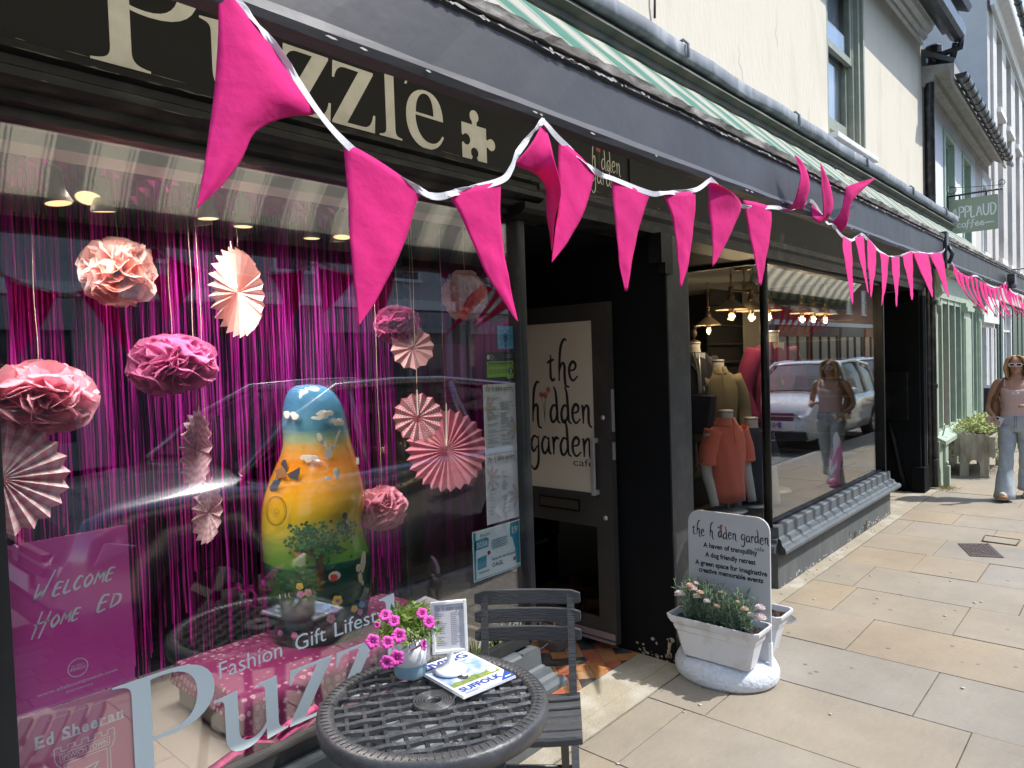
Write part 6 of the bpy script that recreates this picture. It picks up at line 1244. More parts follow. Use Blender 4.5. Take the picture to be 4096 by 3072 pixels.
def sc_pt(px, py, lift=.003):
    d = ray(px, py).normalized(); t0 = 1.5
    for i in range(400):
        p = EYE + d*(t0 + i*.005); z = p.z
        if z > info[0][0] or z < info[-1][0]: continue
        for (za, xa, ra), (zb, xb, rb) in zip(info, info[1:]):
            if zb <= z <= za: f = (z-zb)/(za-zb+1e-9); cx_ = xb+(xa-xb)*f; rr = rb+(ra-rb)*f; break
        q = Vector((p.x-cx_, p.y-SCY, 0))
        if q.length <= rr: n = q.normalized(); return p + n*(lift+.002), n
    return PY(px, py, SCY-.15), -vd
def dab(g, px, py, w_, h_, n=8, rot=0, shape=None, lift=.003):
    p, nn = sc_pt(px, py, lift); u = Vector((0, 0, 1)).cross(nn).normalized(); fr = Fr(p, u, Vector((0, 0, 1)), nn); k = (p-EYE).length/FPX; c, s_ = math.cos(rot), math.sin(rot)
    pts = shape or [(math.cos(2*math.pi*i/n), math.sin(2*math.pi*i/n)) for i in range(n)]; poly(g, fr, [[((x*w_*c - y*h_*s_)*k, (x*w_*s_ + y*h_*c)*k) for x, y in pts]], h=.0008)
def sp_(x, y): return (1000+x*.693, 1450+y*.693)
rd = random.Random(4); g = MB()
for (x, y, w_, h_) in ((240, 305, 42, 18), (410, 295, 60, 13), (400, 318, 38, 10), (505, 340, 40, 16), (345, 552, 42, 16), (500, 640, 18, 24), (445, 668, 16, 9), (612, 560, 14, 20)):
    for k in range(7): dab(g, *sp_(x+rd.uniform(-.8, .8)*w_, y+rd.uniform(-.6, .6)*h_), w_*.36, h_*.62, 9, rd.uniform(-.4, .4), lift=.003+.0009*k)
g.build('painted_clouds', mat('cloud_white', (.75, .72, .66), .4), body_)
g = MB()
def limb(pts, w0, w1):
    P = smooth_pts([(*sp_(*q), 0) for q in pts], 4)
    for i, q in enumerate(P): t = i/(len(P)-1); w_ = w0+(w1-w0)*t; dab(g, q.x, q.y, w_, w_*1.5, 6, lift=.0028+.00006*i)
limb([(405, 1285), (402, 1200), (398, 1130)], 15, 13); limb([(398, 1130), (360, 1090), (335, 1040), (310, 1010)], 10, 4); limb([(398, 1130), (430, 1080), (470, 1020), (500, 980)], 10, 5); limb([(500, 980), (540, 975), (590, 968)], 5, 3); limb([(365, 1105), (320, 1090), (270, 1085)], 6, 3)
g.build('painted_trunk', mat('painted_bark', (.075, .03, .018), .4), body_)
g = MB(); g_ = MB()
for i in range(420):
    q = rd.random()
    if q < .55: x, y = 335+rd.gauss(0, 62), 1010+rd.gauss(0, 48)
    elif q < .85: x, y = 440+rd.gauss(0, 55), 1050+rd.gauss(0, 45)
    else: x, y = 560+rd.gauss(0, 40), 955+rd.gauss(0, 24)
    if x < 205 or x > 605 or y < 905: continue
    dab(g if rd.random() < .6 else g_, *sp_(x, y), 6.5, 6, 7, lift=.004+rd.uniform(0, .003))
g.build('painted_leaves', mat('leaf_dab_dark', (.008, .09, .03), .4), body_); g_.build('painted_leaves', mat('leaf_dab_light', (.05, .22, .05), .4), body_)
def flower(x, y, r_, c, cc):
    g = MB()
    for k in range(5): a = k*1.2566+.3; dab(g, *sp_(x+r_*.62*math.cos(a), y+r_*.62*math.sin(a)), r_*.40, r_*.40, 8, lift=.003+.0003*k)
    g.build('painted_flower', mat('petal_paint_%d' % int(c[0]*100+c[2]*10), c, .4), body_); g = MB(); dab(g, *sp_(x, y), r_*.25, r_*.25, 8, lift=.0055); g.build('painted_flower_centre', mat('centre_paint_%d' % int(cc[0]*100), cc, .4), body_)
Y_, P_, Bl, Vi, Or = (.75, .55, .10), (.75, .35, .42), (.08, .32, .62), (.20, .12, .50), (.70, .28, .04)
for a in ((502, 1372, 26, Y_, Vi), (443, 1420, 25, Bl, Or), (495, 1432, 20, Vi, Y_), (466, 1475, 22, P_, Bl), (337, 1325, 19, P_, Or), (295, 1335, 18, (.65, .25, .55), Or), (290, 1290, 18, Y_, Or), (640, 1395, 18, Bl, Or), (597, 1420, 18, Y_, Or), (630, 1440, 17, Or, Y_), (270, 1370, 12, Bl, Y_), (182, 1560, 16, (.5, .2, .5), Y_), (262, 1575, 18, Or, Y_)): flower(*a)
def bird(parts_, nm, m):
    g = MB()
    for i, (x, y, w_, h_, r_) in enumerate(parts_): dab(g, *sp_(x, y), w_*.693, h_*.693, 10, r_, lift=.0045+.0008*i)
    g.build(nm, m, body_)
M_bw = mat('bird_white', (.60, .56, .50), .4); M_bd = mat('bird_dark', (.03, .035, .045), .4)
bird([(450, 520, 22, 32, .3), (470, 488, 16, 17, 0), (415, 455, 14, 40, .6), (400, 430, 14, 26, .3), (497, 435, 9, 48, -.45), (438, 550, 12, 12, 0)], 'painted_owl', M_bw); bird([(464, 486, 3, 3, 0), (476, 486, 3, 3, 0), (470, 494, 2, 4, 0)], 'painted_owl_face', M_bd)
bird([(645, 1150, 24, 60, -.25), (618, 1185, 20, 22, 0), (628, 1240, 16, 30, .1), (640, 1270, 8, 14, 0)], 'painted_owl', mat('bird_cream', (.62, .52, .36), .4)); bird([(611, 1182, 3, 3, 0), (624, 1184, 3, 3, 0)], 'painted_owl_face', M_bd)
bird([(548, 925, 16, 38, .1), (540, 880, 18, 17, 0), (552, 960, 7, 14, 0)], 'painted_magpie', M_bd); bird([(540, 884, 12, 9, 0), (552, 918, 5, 14, .2)], 'painted_magpie_patch', M_bw)
def ppoly(nm, m, *shapes, lift=.004):
    g = MB()
    for sh_ in shapes:
        c0, n0 = sc_pt(*sp_(sum(p[0] for p in sh_)/len(sh_), sum(p[1] for p in sh_)/len(sh_)), lift); u = Vector((0, 0, 1)).cross(n0).normalized(); fr = Fr(c0, u, n0.cross(u), n0); L_ = []
        for p in sh_:
            r__ = ray(*sp_(*p)); t = (c0-EYE).dot(n0)/r__.dot(n0); q = EYE + r__*t - c0; L_.append((q.dot(fr.u), q.dot(fr.v)))
        poly(g, fr, [L_], h=.0008)
    g.build(nm, m, body_)
ppoly('painted_jay_wing', mat('jay_wing_grey', (.09, .09, .11), .4), [(190, 562), (208, 560), (216, 600), (212, 640), (190, 612), (178, 585)], [(214, 645), (290, 603), (286, 640), (276, 676), (230, 668)], [(112, 722), (135, 690), (182, 672), (170, 705), (145, 738), (120, 740)])
ppoly('painted_jay', mat('jay_brown', (.40, .19, .08), .4), [(160, 620), (185, 600), (205, 625), (216, 660), (190, 664), (172, 668), (140, 690), (150, 655)], lift=.0048); ppoly('painted_jay_blue', mat('jay_blue', (.05, .2, .4), .4), [(148, 628), (168, 612), (176, 618), (156, 640)], [(128, 690), (150, 672), (158, 682), (135, 705)], lift=.0056)
bird([(288, 1075, 24, 36, .35)], 'painted_robin', mat('robin_brown', (.10, .02, .015), .4)); bird([(275, 1090, 14, 26, .35), (280, 1105, 20, 10, 0)], 'painted_robin_breast', mat('robin_orange', (.62, .20, .04), .4))
bird([(220, 1340, 44, 14, .15), (250, 1335, 18, 17, 0)], 'painted_badger', M_bd); bird([(180, 1347, 5, 13, .2), (212, 1342, 5, 14, .2), (243, 1337, 17, 15, 0)], 'painted_badger_patch', M_bw)
bird([(485, 1230, 34, 26, 0)], 'painted_hedgehog', M_bw); bird([(478, 1240, 26, 20, 0)], 'painted_hedgehog_patch', mat('hedgehog_red', (.50, .06, .04), .4))
g = MB()
for i in range(64):
    a = 2*math.pi*i/64; dab(g, *sp_(157+57*math.cos(a), 855+82*math.sin(a)), 2.2, 3, 5, lift=.003)
    if i % 2: dab(g, *sp_(157+49*math.cos(a), 855+72*math.sin(a)), 1.5, 3.6, 4, a, lift=.003)
for i in range(30): a = i*.35; r_ = 6+i*.9; dab(g, *sp_(157+r_*.8*math.cos(a), 862+r_*math.sin(a)), 1.6, 2, 5, lift=.003)
g.build('painted_round_stamp', mat('stamp_ink', (.12, .09, .03), .6), body_)
# draped plinth
DT = thing('draped_plinth', 'low plinth draped with a magenta cloth patterned in white flowers', 'display plinth', (1.4, 2.5, .455))
g = MB(); g.bbox((1.09, 2.22, .456), (2.05, 2.72, .615), .01); g.build('plinth', mat('plain_box', (.3, .28, .25), .8), DT)
M_cl = mat('magenta_flower_cloth', (.52, .02, .20), .85, trans=.1); Nn, Lk, B = nodes(M_cl); t_ = Nn.new('ShaderNodeTexCoord')
mp_ = Nn.new('ShaderNodeMapping'); mp_.inputs['Scale'].default_value = (30, 30, 30); Lk.new(t_.outputs['Object'], mp_.inputs[0]); v1 = Nn.new('ShaderNodeTexVoronoi'); v1.inputs['Randomness'].default_value = .35; v1.inputs['Scale'].default_value = 1.1; Lk.new(mp_.outputs[0], v1.inputs['Vector'])
v2 = Nn.new('ShaderNodeTexVoronoi'); v2.inputs['Scale'].default_value = 9; v2.inputs['Randomness'].default_value = .1; Lk.new(mp_.outputs[0], v2.inputs['Vector']); n3 = Nn.new('ShaderNodeTexNoise'); n3.inputs['Scale'].default_value = 6; Lk.new(mp_.outputs[0], n3.inputs['Vector'])
ad = Nn.new('ShaderNodeMath'); ad.operation = 'MULTIPLY_ADD'; ad.inputs[1].default_value = .22; Lk.new(n3.outputs[0], ad.inputs[0]); Lk.new(v1.outputs['Distance'], ad.inputs[2])
c1 = Nn.new('ShaderNodeValToRGB'); c1.color_ramp.interpolation = 'CONSTANT'; E_ = c1.color_ramp.elements; E_[0].position = 0; E_[0].color = (1, 1, 1, 1); E_[1].position = .19; E_[1].color = (0, 0, 0, 1)
for p_, v_ in ((.25, 1), (.44, 0)): e = E_.new(p_); e.color = (v_, v_, v_, 1)
Lk.new(ad.outputs[0], c1.inputs[0]); c2 = Nn.new('ShaderNodeValToRGB'); c2.color_ramp.interpolation = 'CONSTANT'; c2.color_ramp.elements[0].color = (.6, .6, .6, 1); c2.color_ramp.elements[1].position = .24; c2.color_ramp.elements[1].color = (0, 0, 0, 1); Lk.new(v2.outputs['Distance'], c2.inputs[0])
mxx = Nn.new('ShaderNodeMath'); mxx.operation = 'MAXIMUM'; Lk.new(c1.outputs[0], mxx.inputs[0]); Lk.new(c2.outputs[0], mxx.inputs[1]); mc = Nn.new('ShaderNodeMixRGB'); mc.inputs[1].default_value = (.19, .008, .09, 1); mc.inputs[2].default_value = (.46, .27, .35, 1); Lk.new(mxx.outputs[0], mc.inputs[0]); Lk.new(mc.outputs[0], B.inputs['Base Color'])
g = MB(); rws = []; path_ = [(2.73, .615), (2.60, .624), (2.40, .623), (2.25, .624), (2.205, .618), (2.19, .60), (2.185, .56), (2.18, .51), (2.165, .475), (2.14, .462), (2.12, .460)]
for j, (y, z) in enumerate(path_):
    r_ = []
    for i in range(141):
        x = 1.06 + 1.02*i/140; k = max(0, (j-4)/6); fold = .030*math.sin(x*46+math.sin(x*9)*2)*k + .010*math.sin(x*97)*k; edge = 0
        e0 = max(0, 1.085-x, x-2.05); zz = z - min(e0*3, .12)*(1 if j < 5 else 0)
        r_.append(Vector((x, y + fold*.9 - (.02*k if 1.15 < x < 1.4 else 0), max(zz + fold*.35, .459))))
    rws.append(r_)
g.grid(rws); g.build('cloth', M_cl, DT, solid=.0015, sub=1)
SF = thing('folded_scarf', 'crumpled pink and white scarf gathered at the foot of the draped plinth', 'scarf', (1.12, 2.13, .46)); g = MB(); rd = random.Random(8)
for k in range(7):
    x = .93+.055*k; rws = []
    for j in range(10):
        t = j/9; rws.append([Vector((x + .16*t + .02*math.sin(6*t+k), 2.105+.012*math.sin(9*s_+k)+.02*s_ + .004*k*t, .468+.045*math.sin(math.pi*t)*(.5+.5*math.sin(k*1.7)) + .03*s_)) for s_ in [i/6 for i in range(7)]])
    g.grid(rws)
g.build('folds', mat('pink_striped_scarf', (.70, .06, .28), .8, var=.5, vscale=55, trans=.2), SF, solid=.002)
BN = thing('info_leaflet', 'white printed leaflet lying on the magenta cloth beside the sculpture', 'leaflet', (1.95, 2.22, .63)); g = MB(); lf = Fr((1.84, 2.20, .634), (1, .25, 0), (-.15, 1, .12)); g.prism([lf(x, y) for x, y in ((0, 0), (.26, 0), (.26, .17), (0, .17))], (0, 0, .002)); pg_ = g.build('sheet', mat('leaflet_paper', (.62, .60, .66), .8), BN)
g = MB()
for i in range(7): poly(g, lf, [[(.02, .02+i*.02), (.02+rd.uniform(.12, .22), .02+i*.02), (.22, .026+i*.02), (.02, .026+i*.02)]], lift=.0025)
g.build('print', mat('leaflet_ink', (.2, .2, .24), .8), pg_)
# ---------------------------------------------------------------- posters and stickers on the glass
GY = 2.0665
def sheet(name, label, cat, x0, z0, x1, z1, col, rough=.75, tilt=0, y=GY):
    T = thing(name, label, cat, ((x0+x1)/2, y, (z0+z1)/2)); fr = Fr((x0, y, z0), (1, 0, 0), (0, 0, 1), (0, -1, 0)); g = MB(); poly(g, fr, [[(0, 0), (x1-x0, 0), (x1-x0+tilt, z1-z0), (tilt, z1-z0)]], h=.0008, lift=-.0008)
    return T, fr, g.build('sheet', mat('sheet_' + name + '_%d' % int(col[0]*100), col, rough, var=.02), T)
T, fr, sh = sheet('poster', 'magenta welcome home poster in the lower left of the window', 'poster', .432, .866, .716, 1.290, (.86, .075, .42))
PC = {'W': [[(.12, 1), (0, 0)], [(0, 0), (.42, .62)], [(.42, .62), (.40, 0)], [(.40, 0), (.95, 1.7)]], 'E': [[(.6, .95), (.15, .92), (0, .02), (.5, .06)], [(.08, .5), (.5, .55)]], 'L': [[(.15, 1), (.0, .02), (.5, .08)]], 'C': [[(.6, .9), (.3, 1), (.02, .4), (.2, 0), (.55, .2)]], 'O': [[(.35, 1), (.02, .5), (.2, 0), (.6, .5), (.35, 1)]],
      'M': [[(0, 0), (.2, 1)], [(.2, 1), (.4, .3)], [(.4, .3), (.75, 1)], [(.75, 1), (.7, 0)]], 'H': [[(.25, 1.3), (-.05, -.45)], [(.85, 1.2), (.4, -.5)], [(-.1, .45), (.85, .6)]], 'D': [[(.15, .95), (0, 0)], [(0, .95), (.6, .8), (.6, .3), (0, 0)]]}
def brush(g, fr, s, x, y, h, w, first=1.25, rot=.06, sh=.28):
    for i, c in enumerate(s):
        if c == ' ': x += h*.5; continue
        k = h*(first if i == 0 else 1)
        for st in PC[c]: stroke(g, fr, [(px_, py_+rot*0) for px_, py_ in st], w*.8, w*.8, sx=k*.92, sy=k, ox=x, oy=y + (x)*rot, sh=sh, wm=w*1.5)
        x += (max(p[0] for st in PC[c] for p in st)+.22)*k*.92
g = MB(); brush(g, fr, 'WELCOME', .058, .272, .032, .0042); brush(g, fr, 'HOME', .056, .195, .029, .0040, first=1.25); brush(g, fr, 'ED', .200, .197, .036, .0044, first=1.1)
poly(g, fr, ring(.148, .078, .024, .0022, 28)); text(g, fr, 'ALL ABOUT', .148, .082, .005, w=.030, align='C'); text(g, fr, 'IPSWICH', .148, .072, .0075, w=.035, align='C', bold=.01)
text(g, fr, 'www.allaboutipswich.com', .055, .034, .0085, w=.185, rot=.02); text(g, fr, '#welcomehomeed', .118, .022, .0055, w=.062)
g.build('lettering', mat('poster_white', (.88, .84, .88), .7), sh)
T, fr, sh = sheet('poster', 'salmon concert poster with a castle badge below the magenta one', 'poster', .432, .47, .724, .862, (.76, .17, .34))
g = MB(); text(g, fr, 'AEG PRESENTS AND SJM CONCERTS BY ARRANGEMENT WITH ONE FIINIX LIVE PRESENT', .075, .362, .0032, w=.15, space=1.2); x = .045
for c in 'Ed Sheeran':
    if c == ' ': x += .014; continue
    wd = text(g, fr, c, x, .302, .030 if c.isupper() else .030, w=None if c.isupper() else .0165, bold=.03); 
    poly(g, fr, [[(x-.002, .301), (x+(wd or .016)+.002, .301), (x+(wd or .016)+.002, .304), (x-.002, .304)]]) if c in 'ESrhna' else None; x += (wd or .016) + .0045
def outline(g, fr, pts, w): 
    for a, b in zip(pts, pts[1:]): stroke(g, fr, [a, b], w)
bx0, bx1, bt = .085, .225, .285; cr_ = [(bx0+.006, bt-.045), (bx0, bt-.030), (bx0, bt)]; st_ = (bx1-bx0)/9
for i in range(9): hgt = bt if i % 2 == 0 else bt-.012; cr_ += [(bx0+i*st_, hgt), (bx0+(i+1)*st_, hgt)]
cr_ += [(bx1, bt-.030), (bx1-.006, bt-.045)]; outline(g, fr, cr_, .0022); outline(g, fr, [(bx0+.006, bt-.045), (bx0+.012, bt-.05), (bx0+.012, .06)], .0022); outline(g, fr, [(bx1-.006, bt-.045), (bx1-.012, bt-.05), (bx1-.012, .06)], .0022)
outline(g, fr, [(bx0+.012, bt-.040), (bx1-.012, bt-.040), (bx1-.012, bt-.019), (bx0+.012, bt-.019), (bx0+.012, bt-.040)], .0018); text(g, fr, 'IPSWICH TOWN', (bx0+bx1)/2, bt-.036, .013, w=.106, align='C', bold=.015)
outline(g, fr, [(bx0+.020, .06), (bx0+.020, bt-.048), (bx1-.020, bt-.048), (bx1-.020, .06)], .0018); outline(g, fr, [(.13, .21), (.145, .205), (.185, .212), (.135, .150), (.13, .21)], .004); outline(g, fr, [(.135, .150), (.12, .13), (.17, .13)], .003)
g.build('lettering', mat('poster_white', (.88, .84, .88), .7), sh)
T, fr, sh = sheet('window_sticker', 'small blue sticker with a dark star rosette', 'sticker', 2.213, 1.752, 2.310, 1.850, (.08, .42, .68))
g = MB(); c = (.0485, .049)
for r0, r1, n_ in ((.044, .030, 8), (.036, .024, 8)):
    o_ = [(c[0]+(r0 if i % 2 == 0 else r1)*math.sin(math.pi*i/n_), c[1]+(r0 if i % 2 == 0 else r1)*math.cos(math.pi*i/n_)) for i in range(2*n_)]; outline(g, fr, o_+[o_[0]], .0016)
poly(g, fr, ring(*c, .019, .006)); 
for k in range(4): a = k*1.571+.785; poly(g, fr, [disc(c[0]+.006*math.cos(a), c[1]+.006*math.sin(a), .005, 8)])
g.build('star', mat('navy_ink', (.012, .03, .16), .6), sh)
T, fr, sh = sheet('window_sticker', 'black and green food hygiene rating sticker showing a five', 'sticker', 2.133, 1.612, 2.314, 1.738, (.012, .012, .012), .3)
g = MB(); poly(g, fr, [rrect(.165, .068, .002, 2, .008, .020)]); poly(g, fr, [[(.13, .012), (.172, .012), (.172, .024), (.13, .024)]], lift=-.0001); gp = g.build('green_panel', mat('hygiene_green', (.30, .55, .03), .5), sh)
g = MB(); text(g, fr, 'FOOD HYGIENE RATING', .0905, .0725, .0105, w=.150, align='C', bold=.03, lift=.0007); poly(g, fr, [[(.008, .0665), (.173, .0665), (.173, .068), (.008, .068)]], lift=.0006)
for i in range(5):
    poly(g, fr, ring(.026+.0245*i, .044, .0095, .0014, 16), lift=.0007); text(g, fr, str(i), .026+.0245*i, .0395, .009, align='C', lift=.0007, bold=.01)
poly(g, fr, [disc(.154, .044, .0155, 20)], lift=.0007); text(g, fr, 'VERY GOOD', .151, .016, .004, align='C', lift=.0007); b5 = g.build('lettering', mat('black_print', (.01, .01, .01), .6), gp)
g = MB(); text(g, fr, '5', .154, .0345, .019, align='C', lift=.0016, bold=.03); g.build('number_five', mat('print_white', (.7, .7, .68), .7), b5)
g = MB(); text(g, fr, 'Food', .03, .112, .005); text(g, fr, 'Standards', .03, .105, .005); text(g, fr, 'Agency', .03, .098, .005); text(g, fr, 'food.gov.uk/ratings', .03, .092, .0035); poly(g, fr, [disc(.018, .106, .009, 14, ry=.011)]); 
for i in range(3): text(g, fr, 'The Food Standards Agency', .125, .113-.006*i, .003, w=.05)
g.build('agency_lettering', mat('print_white', (.7, .7, .68), .7), sh)
def menu(x0, z0, x1, z1, label, seed):
    T, fr, sh = sheet('menu', label, 'menu', x0, z0, x1, z1, (.80, .79, .80), tilt=0); w_, h_ = x1-x0, z1-z0; rd = random.Random(seed)
    gpz = MB(); gy = MB()
    for (cx_, cy_, r_) in (((.10 if seed == 1 else .16)*w_, h_*.66, .055), (w_*.98, h_*.33, .062)):
        for k in range(9):
            a = k*.698; c_, s_ = math.cos(a), math.sin(a); pp = [(cx_+r_*(u_*c_-v_*s_), cy_+r_*(u_*s_+v_*c_)) for u_, v_ in ((.2, -.08), (.65, -.17), (.95, -.08), (1, 0), (.95, .08), (.65, .17), (.2, .08))]
            if all(0.002 < p[0] < w_-.002 for p in pp): poly(gpz, fr, [pp], lift=.0002)
        if 0 < cx_-.012 and cx_+.012 < w_: poly(gy, fr, [disc(cx_, cy_, .011, 12)], lift=.0009)
        else: poly(gy, fr, [[(min(max(a_, 0.001), w_-.001), b_) for a_, b_ in disc(cx_, cy_, .014, 12)]], lift=.0009)
    gpz.build('pink_daisies', mat('pale_daisy_print', (.62, .50, .53), .8), sh); gy.build('daisy_centres', mat('pale_yellow_print', (.66, .58, .32), .8), sh)
    g = MB(); hand(g, fr, 'the h*dden garden', .012, h_-.030, .0105, .17, sx=.88, lift=.0016); text(g, fr, 'cafe', w_-.012, h_-.040, .006, align='R', lift=.0016); g.build('lettering', M_ink, sh)
    g = MB()
    for col_ in (0, 1):
        y = h_-.06 - .02*col_
        while y > .03:
            if rd.random() < .85: x = (.012 if col_ == 0 else w_*.48) + rd.uniform(0, .01); l_ = rd.uniform(.03, .085)*(1 if seed == 1 else .5); poly(g, fr, [[(x, y), (x+l_, y), (x+l_, y+.0022), (x, y+.0022)]], lift=.0014)
            y -= rd.choice((.0065, .0065, .0065, .014))
    g.build('small_print', mat('faint_print', (.40, .38, .39), .8), sh)
menu(2.114, 1.308, 2.314, 1.603, 'upper white cafe menu with faint daisies, below the hygiene sticker', 1); menu(2.112, 1.015, 2.312, 1.3065, 'lower white cafe menu hanging below the other one', 2)
T, fr, sh = sheet('notice', 'turquoise and white trail notice numbered nineteen, lowest by the door', 'notice', 2.022, .795, 2.312, 1.002, (.78, .86, .85))
g = MB(); poly(g, fr, [[(0.004, .004), (.286, .004), (.286, .007), (.004, .007)]]); poly(g, fr, [[(.228, .142), (.286, .142), (.286, .203), (.232, .203), (.226, .175)]]); poly(g, fr, [[(.262, .02), (.286, .02), (.286, .142), (.240, .142), (.256, .09)]]); poly(g, fr, [[(.010, .128), (.090, .130), (.094, .165), (.08, .172), (.010, .168)]]); poly(g, fr, [[(.022, .045), (.075, .048), (.078, .098), (.024, .094)]]); poly(g, fr, [[(.003, .008), (.014, .008), (.018, .203), (.003, .203)]]); tq = g.build('turquoise_print', mat('turquoise_ink', (.02, .30, .40), .7), sh)
g = MB(); text(g, fr, 'Bramble', .044, .178, .013, lift=.0008); text(g, fr, 'Hares for the hospice!', .108, .066, .012, w=.148, lift=.0008, bold=.02); 
for i in range(6): poly(g, fr, [[(.110, .150-.007*i), (.21-.01*(i % 3), .150-.007*i), (.21, .1525-.007*i), (.110, .1525-.007*i)]], lift=.0008)
text(g, fr, 'AGL', .128, .038, .018, lift=.0008, bold=.03); text(g, fr, 'Hopscotch', .028, .028, .010, lift=.0008, bold=.02); poly(g, fr, ring(.118, .047, .009, .003, 14), lift=.0008); g.build('lettering', mat('teal_dark_ink', (.02, .09, .14), .7), sh)
g = MB(); text(g, fr, '19', .257, .156, .030, align='C', lift=.0009, w=.036); text(g, fr, '5038', .052, .137, .021, align='C', lift=.0009, bold=.03, w=.066); text(g, fr, 'App Code', .052, .160, .005, align='C', lift=.0009); g.build('white_lettering', mat('print_white', (.7, .7, .68), .7), tq)
g = MB()
for x, y in ((.092, .104), (.250, .044)): poly(g, fr, [disc(x, y, .010, 6)], lift=.0008)
g.build('badges', mat('maroon_ink', (.25, .02, .06), .7), sh)
# notices standing in the porch behind the side glass
for (x, z0, z1, w_, lb, c_) in ((2.62, 1.05, 1.75, .30, 'grey framed notice behind the side glass, left', (.20, .185, .17)), (2.98, 1.10, 1.82, .30, 'grey framed notice behind the side glass, right', (.17, .155, .145))):
    T = thing('porch_notice', lb, 'notice', (x, 3.38, z0)); fr = Fr((x, 3.395, z0), (1, 0, 0), (0, 0, 1), (0, -1, 0)); g = MB(); poly(g, fr, [[(0, 0), (w_, 0), (w_, z1-z0), (0, z1-z0)]], h=.006); b_ = g.build('board', mat('notice_%d' % int(c_[0]*1000), c_, .8), T); g = MB()
    for i in range(12): l_ = rd.uniform(.1, .22); poly(g, fr, [[((w_-l_)/2, .12+i*.035), ((w_+l_)/2, .12+i*.035), ((w_+l_)/2, .128+i*.035), ((w_-l_)/2, .128+i*.035)]], lift=.0065)
    g.build('print', mat('notice_ink', (.07, .065, .06), .8), b_)
